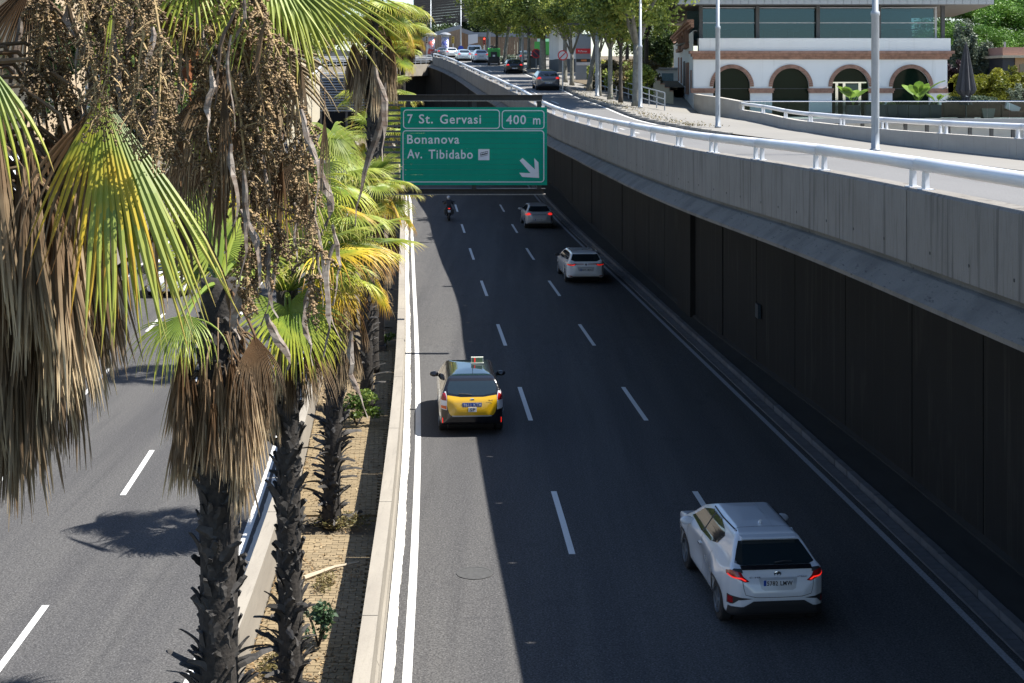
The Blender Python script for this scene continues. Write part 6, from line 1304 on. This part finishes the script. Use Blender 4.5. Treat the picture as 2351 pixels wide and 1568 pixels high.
# pines and shrubs right of the building
pc = []
for s in (1, 2):
    g_ = np.random.default_rng(s); parts = []
    for k in range(34):
        a = g_.uniform(0, 6.28); r = 3.6*math.sqrt(g_.random()); parts.append(leaf_cloud(800, (r*math.cos(a), r*math.sin(a), 1.2*math.cos(r/3.6*1.4)+g_.uniform(-.5, .3)), (.95, .95, .55), .10, s*100+k, elong=3.2))
    for p in parts: p[1][:] = np.clip(p[1]*.6+g_.uniform(0, .4), 0, 1)
    pc.append(cloud_mesh('crown', parts, pine_f))
for i, (x, y, Y, s, lb) in enumerate([(2250, 55, 150, 1.7, 'umbrella pine whose crown touches the restaurant roof corner'), (2335, 30, 160, 2.0, 'tall umbrella pine at the top right corner'), (2205, 105, 140, 1.3, 'umbrella pine beside the top floor glazing'), (2290, 115, 145, 1.3, 'lower umbrella pine crown above the black parasol'), (2365, 75, 150, 1.6, 'umbrella pine above the terracotta coloured house'), (2275, 10, 190, 2.1, 'farthest umbrella pine against the patch of sky')]):
    p = W(x, y, Y); t = thing('umbrella_pine', lb, 'tree', (p.x, p.y, p.z-9*s*.6), 0, None); b = MB(); b.tube([(0, 0, 0), (.3, 0, 3*s), (0, 0, 5.3*s)], [.3, .25, .14], 8)
    for k in range(6): a = k*1.05; b.tube([(0.1, 0, 3.6*s), (math.cos(a)*1.2*s, math.sin(a)*1.2*s, 4.6*s), (math.cos(a)*2.4*s, math.sin(a)*2.4*s, 5.3*s)], [.12, .08, .03], 5)
    b.build('trunk', darkbark, t); o = link('crown', pc[i % 2], t, (0, 0, 5.4*s), i*1.3); o.scale = (s, s, s)
def mass(label, x, y, Y, rx, n, size, m, seed, name='shrub', cat='shrub', zb=None):
    p = W(x, y, Y); zb = TZ if zb is None else zb; t = thing(name, label, cat, (p.x, p.y, zb)); b = MB()
    for k in range(4): b.tube([(0, 0, 0), (rx[0]*.4*math.cos(k*1.6), rx[1]*.4*math.sin(k*1.6), (p.z-zb)+rx[2]*.3)], [.06, .02], 5)
    b.build('stem', darkbark, t); link('foliage', cloud_mesh('foliage', [leaf_cloud(n, (0, 0, p.z-zb), rx, size, seed, clumps=36)], m), t)
mass('big golden green shrub behind the closed parasol', 2272, 195, 104, (2.0, 1.6, 1.5), 9000, .10, yel_f, 21); mass('golden green shrub left of the closed parasol', 2205, 200, 104, (1.1, 1.2, 1.2), 5000, .10, yel_f, 22)
mass('olive toned shrub sloping down at the right edge', 2325, 190, 108, (2.0, 1.4, 1.5), 6000, .10, yel_f, 23); mass('silvery shrub low behind the sofa', 2345, 215, 102, (1.0, 1, .8), 3000, .08, olive_f, 24)
mass('poplar like pale leaved tree beside the building corner', 2210, 125, 125, (1.8, 1.8, 3.4), 8000, .12, olive_f, 25, 'tree', 'tree', 4); mass('silver leaved tree rising behind the parasol tip', 2262, 140, 125, (1.9, 1.6, 2.3), 7000, .12, olive_f, 26, 'tree', 'tree', 4)
mass('dark plum shrub against the building corner', 2190, 165, 112, (1.0, 1, 1.1), 3500, .09, red_f, 27)
mass('dry bramble bank behind the pavement handrail', 1420, 195, 108, (2.6, 2.2, 1.7), 9000, .12, scrub_f, 28, 'bramble', 'bramble', 8.8); mass('dry leafy bank between the slim plane trunks and the handrail', 1450, 175, 112, (2.6, 2.4, 2.0), 8000, .12, scrub_f, 38, 'bramble', 'bramble', 8.8)
mass('green scrub bank behind the far end of the handrail', 1385, 190, 114, (1.6, 1.8, 1.3), 5000, .12, plane_f, 29, 'bramble', 'bramble', 9)
mass('dark climbing shrub beyond the stepped stair wall', 1520, 120, 135, (2.2, 2, 2.2), 8000, .13, dark_f, 30, 'shrub', 'shrub', 9); mass('grey green shrub by the timber hoarding behind the trunks', 1175, 145, 172, (2.6, 1.5, 1.3), 3500, .13, olive_f, 36, zb=11.5)

for i, (sx_, yy_, Yb_) in enumerate(((1385, 165, 113), (1405, 172, 107), (1428, 178, 102), (1448, 180, 98), (1470, 184, 95), (1488, 176, 104))):
    mass(['first dry bramble clump behind the far end of the handrail', 'second bramble clump behind the handrail between two slim trunks', 'tangled bramble behind the middle of the handrail', 'dry bush behind the dark slim plane trunk', 'dry bush right behind the biggest plane trunk', 'bramble bank beside the foot of the stair path'][i], sx_, yy_, Yb_, (1.5, 1.8, 1.15), 3800, .10, scrub_f if i % 2 else plane_f, 60+i, 'bramble', 'bramble', g_lv(Yb_)-1.2)
tree('tall tree behind the stepped stair wall', 1532, 150, 4, .2, CRP[1], 8.2, 1.25, 37, Y=140, group=None, name='tree', m=darkbark); tree('darker tree behind the bramble bank', 1440, 150, 3.6, .2, CRD[0], 6.6, 1.2, 38, Y=138, group=None, name='tree', m=darkbark)
for i, (x, y, Y, s, lb) in enumerate([(1528, 60, 150, 1.15, 'leafy tree filling the gap between the plane trees and the restaurant eave'), (1490, 95, 160, 1.1, 'leafy tree low behind the bramble bank and stair path')]):
    p = W(x, y, Y); t = thing('street_tree', lb, 'tree', (p.x, p.y, p.z-5*s)); b = MB(); b.tube([(0, 0, -.8), (.1, 0, 2.6*s), (0, 0, 5*s)], [.18, .14, .06], 8); b.build('trunk', darkbark, t); o = link('crown', CRP[i], t, (0, 0, 5*s), i); o.scale = (s,)*3
g8 = np.random.default_rng(5); n8 = 1500; Y8 = 66+75*g8.random(n8)**1.5; o8 = .15+np.abs(g8.normal(size=n8))*.75; P8 = np.array([(upk(y)+o, y, g_lv(y)+.135-dip(y)*min(1, o/7)+.05*g8.random()) for y, o in zip(Y8, o8)]); a8 = g8.random(n8)*6.28
dx = np.stack([np.cos(a8), np.sin(a8), g8.normal(size=n8)*.4], 1)*.05; dy = np.stack([-np.sin(a8), np.cos(a8), g8.normal(size=n8)*.3], 1)*.035
o = link('dry_weeds', cloud_mesh('dry_weeds', [(np.stack([P8-dx, P8+dy, P8+dx, P8-dy], 1).reshape(-1, 3), np.repeat(g8.random(n8), 4))], scrub_f)); o['kind'] = 'stuff'; o['label'] = 'dry weeds and fallen leaves along the kerb under the plane trees'; o['category'] = 'weeds'
for i in range(7):
    x = 2000+i*25; t = thing('planter_box', 'charcoal planter box behind the glass balustrade, one of the row near the terrace door', 'planter', (tx_(x), TY+1.3, TZ), 0, 'charcoal planters along the balustrade'); b = MB(); b.bbox(0, .64, 0, .5, .02, .86); b.build('box', pot_m, t)
    link('foliage', cloud_mesh('foliage', [leaf_cloud(160, (.32, .25, .92), (.34, .24, .14), .06, 90+i)], dark_f), t)
# ================================================================== BACKGROUND STREET
wood_f = mat('hoarding_timber', (.36, .24, .15), .85, var=.25, scale=2, stretch=(4, 4, .5), rand=.14); grey_t = mat('grey_coping', (.3, .32, .35), .6)
def hoarding(label, pts, z_base):
    t = thing('hoarding', label, 'fence'); n = 0
    for (xa, ya, Ya), (xc, yc, Yc) in zip(pts[:-1], pts[1:]):
        A, C = W(xa, ya, Ya), W(xc, yc, Yc); L = (Vector((C.x, C.y))-Vector((A.x, A.y))).length; k = max(1, int(L/.45))
        for i in range(k):
            p, q = A.lerp(C, i/k+.02/k), A.lerp(C, (i+1)/k-.02/k); o_ = rnd.uniform(-.02, .02); zb = z_base-.3
            b = MB(); b.add([(p.x, p.y+o_, zb), (q.x, q.y+o_, zb), (q.x, q.y+o_, q.z), (p.x, p.y+o_, p.z), (p.x, p.y+o_+.05, zb), (q.x, q.y+o_+.05, zb), (q.x, q.y+o_+.05, q.z), (p.x, p.y+o_+.05, p.z)], [(0, 1, 2, 3), (3, 2, 6, 7), (0, 3, 7, 4), (1, 5, 6, 2)]); b.build('plank', wood_f, t)
        b = MB(); b.add([(A.x, A.y-.1, A.z), (C.x, C.y-.1, C.z), (C.x, C.y-.1, C.z+.7), (A.x, A.y-.1, A.z+.7), (A.x, A.y+.2, A.z), (C.x, C.y+.2, C.z), (C.x, C.y+.2, C.z+.7), (A.x, A.y+.2, A.z+.7)], [(0, 1, 2, 3), (3, 2, 6, 7), (0, 4, 7, 3), (1, 2, 6, 5)]); b.build('coping', grey_t, t)
hoarding('brown timber hoarding with a rising grey top behind the queue of cars', [(955, 102, 262), (1005, 81, 240), (1058, 66, 232)], 13.8)
hoarding('lower brown timber hoarding running right behind the traffic light', [(1059, 74, 233), (1090, 84, 233), (1260, 86, 233)], 13.8)
b = MB(); p, q = W(1074, 70, 232), W(1096, 88, 232); b.prism([(W(1075, 0, 232).x, W(0, 103, 232).z), (W(1097, 0, 232).x, W(0, 98, 232).z), (W(1097, 0, 232).x, W(0, 78, 232).z), (W(1075, 0, 232).x, W(0, 80, 232).z)], lambda u, v, t: (u, t, v), 231.7, 231.8); o = b.build('billboard', signw_m); tag(o, 'white site board fixed high on the timber hoarding', 'billboard')
poster = [mat('poster_a', (.5, .5, .55), .6, var=.0, scale=1.3, col2=(.5, .1, .08), lo=.48, hi=.5), mat('poster_b', (.45, .45, .5), .6, scale=1.3, col2=(.06, .08, .3), lo=.48, hi=.5)]
for i, (x, lb) in enumerate(((990, 'advertising column with a red and white poster beside the railing'), (1022, 'advertising column with a blue poster nearer the parked cars'))):
    Y = 216; p = W(x, 119, Y); t = thing('advertising_column', lb, 'advertising column', (p.x, Y, g_lv(Y)-.05)); b = MB(); b.lathe([(.55, 0), (.55, 3.0)], n=20); b.build('drum', poster[i], t, smooth=True)
    b = MB(); b.lathe([(.6, 0), (.6, .45), (.56, .46)], n=20); b.build('base', grey_t, t); b = MB(); b.lathe([(.56, 3.0), (.6, 3.05), (.6, 3.3), (.9, 3.35), (.85, 3.5), (.5, 3.68), (.1, 3.75)], n=20); b.build('cap', roofm, t)
lit_red = mat('red_signal', (.6, .02, .02), .4, emit=((1, .05, .03), 2.0)); off_l = mat('dark_lens', (.05, .03, .02), .3); amb = mat('signal_yellow', (.5, .33, .03), .6)
def traffic_light(label, x, yt, Y, housing, lit=False, side=0):
    p = W(x, yt, Y); t = thing('traffic_light', label, 'traffic light', (p.x, Y, g_lv(Y))); hz_ = p.z-g_lv(Y); b = MB(); b.tube([(0, 0, 0), (0, 0, hz_-.1)], .06, 8); b.build('pole', pole_m, t)
    b = MB(); b.bbox(-.17, .17, -.25, -.07, hz_-1.0, hz_); b.build('housing', housing, t)
    for k in range(3): b = MB(); b.lathe([(.11, 0), (.11, .03), (0, .03)], (0, -.25, hz_-.18-k*.32), 14, Matrix.Rotation(rad(90), 3, 'X')); b.build('lens', lit_red if (lit and k == 0) else off_l, t)
traffic_light('traffic light in front of the red posted advertising column', 980, 84, 200, mat('tan_backplate', (.4, .3, .2), .6)); traffic_light('yellow backed traffic light between columns and hoarding', 1040, 84, 210, amb); traffic_light('red backed traffic light above the queue beside the lamp post', 1112, 86, 195, mat('red_backplate', (.45, .05, .04), .5), lit=True)
bl_s = mat('sign_blue', (.01, .04, .3), .5); rd_s = mat('sign_red', (.5, .02, .03), .5)
def round_sign(label, x, y, Y, r, face, ring, bar=None, zb=None):
    p = W(x, y, Y); zb = g_lv(Y) if zb is None else zb; t = thing('traffic_sign', label, 'traffic sign', (p.x, Y, zb)); h_ = p.z-zb; b = MB(); b.tube([(0, 0, 0), (0, 0, h_+r)], .045, 8); b.build('post', pole_m, t)
    R = Matrix.Rotation(rad(90), 3, 'X'); b = MB(); b.lathe([(r, 0), (r, .02), (0, .02)], (0, -.06, h_), 24, R); b.build('ring', ring, t); b = MB(); b.lathe([(r*.78, 0), (r*.78, .006), (0, .006)], (0, -.082, h_), 24, R); b.build('face', face, t)
    if bar is not None: b = MB(); b.box((0, -.094, h_), (r*1.7, .006, r*.2), M=Matrix.Rotation(rad(bar), 3, 'Y')); b.build('bar', ring, t)
round_sign('small blue round sign on the lamp post by the hoarding', 1058, 111, 205, .4, bl_s, bl_s, None); round_sign('dark red round no stopping sign seen beside the containers', 1231, 123, 148, .5, mat('sign_dark', (.06, .02, .05), .5), rd_s, 45); round_sign('white and red round no turn sign on the pole by the plane tree', 1292, 127, 100, .36, signw_m, rd_s, -45)
p = W(1088, 119, 230); 
for i, (x, Y, lb) in enumerate(((1058, 206, 'lamp post carrying the small blue sign'), (1124, 190, 'white lamp post right of the red traffic light'), (1200, 150, 'lamp post between the two left plane trunks'), (989, 225, 'lamp post behind the first advertising column'))):
    lamp_post((W(x, 0, Y).x, Y, g_lv(Y)), 9, lb, r=.12)
# rubbish containers
for i, (x, Y, lb) in enumerate(((1222, 150, 'dark grey street rubbish container by the kerb'), (1236, 156, 'second grey rubbish container right behind the first'))):
    t = thing('rubbish_container', lb, 'container', (W(x, 0, Y).x, Y, g_lv(Y)+.1)); b = MB(); b.prism([(-.5, .12), (-.55, 1.2), (.55, 1.2), (.5, .12)], lambda u, v, s: (u, s, v), -.45, .45); b.build('bin', mat('container_grey', (.07, .08, .085), .6), t); b = MB(); b.prism([(-.58, 1.2), (-.5, 1.4), (.5, 1.4), (.58, 1.2)], lambda u, v, s: (u, s, v), -.5, .5); b.build('lid', plast, t)
# forecourt wall, totem
q0, q1 = W(1262, 162, 150), W(1318, 160, 139); b = MB()
def wl(x0, y0, z0, x1, y1, z1, zt, th=.3): b.add([(x0, y0, z0), (x1, y1, z0), (x1, y1, zt), (x0, y0, zt), (x0, y0+th, z0), (x1, y1+th, z0), (x1, y1+th, zt), (x0, y0+th, zt)], [(0, 1, 2, 3), (3, 2, 6, 7), (0, 3, 7, 4), (1, 5, 6, 2)])
zf = g_lv(148)
t = thing('service_building', 'white service building with a dark grey base behind the pale plane tree', 'building')
b = MB(); wl(W(1261, 0, 150).x, 150, zf+1.15, W(1283, 0, 142).x, 142, zf, zf+4.6); wl(W(1283, 0, 142).x, 142, zf+1.15, W(1330, 0, 142).x, 142, zf, zf+4.6); b.build('wall', stucco_m, t)
b = MB(); wl(W(1260.6, 0, 150).x, 149.96, zf-.6, W(1283, 0, 142).x, 141.96, zf, zf+1.14); wl(W(1283, 0, 142).x, 141.96, zf-.6, W(1330, 0, 142).x, 141.96, zf, zf+1.14); b.build('plinth', mat('slate_base', (.07, .08, .09), .7), t)
tt = thing('price_totem', 'grey fuel price totem with a red band beside the white service building', 'sign totem', (W(1339, 0, 125).x, 125, g_lv(125)-.4)); tb = W(0, 112, 125).z-tt.location.z
gr_t = mat('totem_grey', (.3, .34, .38), .5); b = MB(); b.bbox(-.68, .68, 0, .25, 0, tb+1.3); b.build('column', gr_t, tt); b = MB(); b.bbox(-.66, .66, -.03, -.002, tb-.42, tb+.02); rb = b.build('red_band', rd_s, tt); link('lettering', text_fit('V-Power', -.45, .35, tb-.3, tb-.12, signw_m, bold=.02), rb, (0, -.04, 0))
for k, (s_, z_) in enumerate((('1 679', tb-1.05), ('1 549', tb-1.35))):
    b = MB(); b.bbox(-.6, .6, -.03, -.002, z_-.1, z_+.16); pn = b.build('price_panel', signk_m if k == 0 else signw_m, tt); 
    b = MB(); b.bbox(-.2, .3, -.045, -.031, z_-.05, z_+.11); b.build('display', mat('orange_display', (.5, .16, .05), .5) if k == 0 else signw_m, pn)
# pavement handrail
t = thing('handrail', 'pale metal handrail with three bars stepping down behind the plane trees', 'handrail'); N_ = 11
ht, hb_ = [(1366, 170, 108), (1526, 212, 86)], None
def hr(s, dz): a, c = W(1366, 170, 109), W(1526, 213, 84); p = a.lerp(c, s); return Vector((p.x, p.y, p.z-dz))
a_, c_ = W(1366, 170, 109), W(1526, 213, 84)
for k in range(N_+1):
    s = k/N_; p = hr(s, 0); b = MB(); b.tube([hr(s, 1.05), p], .035, 6); b.build('upright', pole_m, t)
for dz in (0, .38, .72): b = MB(); b.tube([hr(0, dz), hr(1, dz)], .03 if dz else .04, 6); b.build('rail', pole_m, t)
# stepped stair wall beside the restaurant
cream = mat('cream_plaster', (.62, .56, .42), .9, var=.08, scale=2)
t = thing('stair_wall', 'cream wall with a stepped top climbing beside the restaurant', 'wall', (W(1535, 0, 98).x, 98, 0)); pts_ = [(1500, 178), (1508, 178), (1508, 186), (1516, 186), (1516, 194), (1526, 194), (1526, 202), (1537, 202), (1537, 210), (1546, 210)]
b = MB(); P = [(W(x, 0, 98).x-t.location.x, W(0, y, 98).z) for x, y in pts_]; P = P + [(P[-1][0], 7), (P[0][0], 7)]; b.prism(P, lambda u, v, s: (u, s, v), 0, .3); b.build('wall', cream, t)
b = MB()
for (xa, ya), (xb, yb_) in zip(pts_[::2], pts_[1::2]): b.bbox(W(xa, 0, 98).x-t.location.x, W(xb, 0, 98).x-t.location.x, -.05, .35, W(0, ya, 98).z, W(0, ya, 98).z+.07)
b.build('coping', terra_m, t)
t = thing('garden_hut', 'small white hut with a pale roof above the stepped stair wall', 'hut', (W(1522, 0, 122).x, 122, 9)); b = MB(); b.bbox(-.9, 1.4, 0, 3, -1, W(0, 160, 122).z-9); b.build('wall', stucco_m, t); b = MB(); b.bbox(-1.1, 1.6, -.3, 3.2, W(0, 160, 122).z-8.99, W(0, 155, 122).z-9); b.build('roof', roofm, t); b = MB(); b.bbox(-.1, .9, -.04, -.003, .3, 1.4); b.build('window', room_m, t)
# house at the right edge
t = thing('house', 'terracotta and ochre house with dark cladding at the right edge', 'house', (W(2330, 0, 120).x, 120, 5)); och = mat('ochre_render', (.6, .4, .22), .9, var=.05); pk = mat('pink_render', (.55, .32, .25), .9, var=.05); o5 = t.location
hx = lambda x: W(x, 0, 120).x-o5.x
hzz = lambda y: W(0, y, 120).z-o5.z
b = MB(); b.bbox(hx(2331), hx(2420), 0, 4, 0, hzz(133)); b.build('wall', och, t); b = MB(); b.bbox(hx(2303), hx(2330.5), .1, 4, 0, hzz(133)); b.build('dark_cladding', mat('navy_cladding', (.025, .03, .045), .5), t); b = MB(); b.bbox(hx(2298), hx(2420), -.4, 4.2, hzz(132.9), hzz(127)); b.build('roof_edge', cream, t)
b = MB(); b.bbox(hx(2305), hx(2420), .3, 4, hzz(126.9), hzz(108)); b.build('wall', pk, t); b = MB(); b.bbox(hx(2341), hx(2352), -.05, -.003, hzz(182), hzz(147)); b.build('window', bglass, t); b = MB(); b.bbox(hx(2315), hx(2319), 1, 1.2, hzz(108), hzz(95)); b.build('chimney', roofm, t)
# grandstand roof in the far background
t = thing('grandstand_roof', 'dark sloping grandstand roof above the trees at the top', 'roof', (W(1025, 0, 300).x, 300, 20)); b = MB(); p, q = W(985, -30, 300), W(1060, -5, 300)
for k in range(12): b.prism([(-7+k*.1, 8.0-k*.62), (9, 9.5-k*.62), (9, 9.95-k*.62), (-7+k*.1, 8.5-k*.62)], lambda u, v, s: (u, s, v), -k*1.2, -k*1.2+1.1)
b.build('roof_sheet', mat('umber_roof', (.09, .075, .06), .7), t)
# ------------------------------------------------------------------ left hand side behind the palms
t = thing('slatted_screen', 'grey screen of horizontal slats standing across the far carriageway mouth', 'screen', (W(820, 0, 112).x, 112, 3)); 
b = MB(); b.bbox(0, 1, 0, .12, -.09, .09); sl_me = None
for k in range(15):
    y = 168+k*6.1; b = MB(); p, q = W(735, y, 112), W(912, y, 112); b.prism([(0, -.07), (.16, .0), (.16, .05), (0, -.02)], lambda u, v, s, p=p: (s, 112+u, p.z+v), p.x, q.x); o = b.build('slat', mat('slat_grey', (.2, .22, .25), .6) if k == 0 else MATS['slat_grey'], t); o.matrix_parent_inverse = Matrix.Translation(t.location).inverted()
for x in (736, 795, 850, 910): b = MB(); p = W(x, 0, 112); b.bbox(p.x-.08, p.x+.08, 112.17, 112.35, 1.2, W(0, 164, 112).z); o = b.build('post', dkmetal_m, t); o.matrix_parent_inverse = Matrix.Translation(t.location).inverted()
# curved pale wall of a ramp and bridges behind it
t = thing('curved_ramp_wall', 'white curved concrete wall of a ramp seen under the arching fan leaf', 'concrete wall', (0, 0, 0)); b = MB()
cpts = [(640, 150, 130), (675, 142, 132), (712, 136, 136), (735, 145, 130), (738, 158, 122), (722, 175, 114), (700, 188, 108), (660, 205, 100)]
P = [W(*c) for c in cpts]
for p, q in zip(P[:-1], P[1:]): b.add([p, q, Vector((q.x, q.y, q.z-4)), Vector((p.x, p.y, p.z-4)), p+Vector((-.1, .35, 0)), q+Vector((-.1, .35, 0))], [(0, 1, 2, 3), (0, 4, 5, 1)])
b.build('wall', cream, t); b = MB(); b.tube([p+Vector((0, .1, .25)) for p in P], .1, 8); b.build('rail_tube', rail_m, t)
t = thing('road_bridge', 'beige concrete bridge beam with railing behind the slatted screen', 'bridge', (0, 0, 0)); p, q = W(690, 155, 150), W(990, 150, 182)
b = MB(); b.add([(p.x, p.y, p.z), (q.x, q.y, q.z+.2), (q.x, q.y, q.z-1.3), (p.x, p.y, p.z-1.2), (p.x, p.y+9, p.z), (q.x, q.y+9, q.z+.2), (q.x, q.y+9, q.z-1.3), (p.x, p.y+9, p.z-1.2)], [(0, 1, 2, 3), (0, 4, 5, 1), (3, 2, 6, 7)]); b.build('deck_beam', median_m, t)
for k in range(4): b = MB(); b.tube([p+Vector((0, .1, .25+k*.28)), q+Vector((0, .1, .45+k*.28))], .04, 6); b.build('rail', pole_m, t)
for k in range(22): s = k/21; c = p.lerp(q, s); b = MB(); b.tube([c+Vector((0, .1, 0)), c+Vector((0, .1, 1.25))], .045, 6); b.build('railing_post', pole_m, t)
t = thing('far_ramp', 'distant concrete ramp parapet sloping down behind the bridge', 'ramp', (0, 0, 0)); p, q = W(735, 108, 240), W(900, 130, 240); b = MB(); b.add([p, q, q-Vector((0, 0, 1.4)), p-Vector((0, 0, 2.4)), p+Vector((0, 5, 0)), q+Vector((0, 5, 0))], [(0, 1, 2, 3), (0, 4, 5, 1)]); b.build('parapet', median_m, t)
# trees and houses left
for i, (x, y, Y, s, lb) in enumerate([(60, 130, 60, 1.0, 'bright green street tree glimpsed at the far left'), (180, 60, 75, 1.1, 'street tree behind the closest palm'), (300, 60, 85, 1.2, 'street tree between the fruit stalks'), (420, 90, 95, 1.3, 'leafy tree behind the hanging ribbons'), (540, 60, 110, 1.4, 'leafy tree above the curved ramp wall'), (640, 70, 130, 1.4, 'street tree behind the arching fan leaf'), (720, 60, 170, 1.5, 'far tree left of the sky gap'), (440, 300, 70, .8, 'low tree on the verge behind the thick palm'), (320, 260, 60, .8, 'low tree beside the side street wall'), (560, 260, 85, .9, 'low tree beyond the slatted screen'), (860, 60, 215, 1.4, 'far tree behind the tallest palm')]):
    p = W(x, y, Y); t = thing('street_tree', lb, 'tree', (p.x, p.y, p.z-5*s)); b = MB(); b.tube([(0, 0, -.5), (.1, 0, 2.6*s), (0, 0, 5*s)], [.18, .14, .06], 8); b.build('trunk', darkbark, t); o = link('crown', CRP[i % 3] if i % 4 else CRD[0], t, (0, 0, 5*s), i); o.scale = (s*.9,)*3
beige = mat('beige_render', (.68, .52, .34), .9, var=.06, scale=1); pink = mat('white_render', (.7, .68, .62), .9)
for i, (x0, x1, yt, Y, m, lb) in enumerate([(-60, 60, -140, 58, beige, 'ochre apartment block at the far left behind the closest palm'), (150, 330, -60, 95, pink, 'pale apartment block behind the fruit stalks'), (430, 600, -40, 130, beige, 'ochre apartment block behind the leafy trees')]):
    a, c = W(x0, yt, Y), W(x1, yt, Y); t = thing('apartment_block', lb, 'building', (a.x, Y, 5.5)); wd = c.x-a.x; hh = a.z-5.5; b = MB(); b.bbox(0, wd, 0, 8, 0, hh); b.build('wall', m, t)
    for fl in range(int(hh/3)):
        for k in range(int(wd/2.2)): b = MB(); b.bbox(.6+k*2.2, 1.7+k*2.2, -.05, -.003, .9+fl*3, 2.3+fl*3); b.build('window', bglass, t)
for o in bpy.data.objects:
    if 'top' in o.keys(): del o['top']
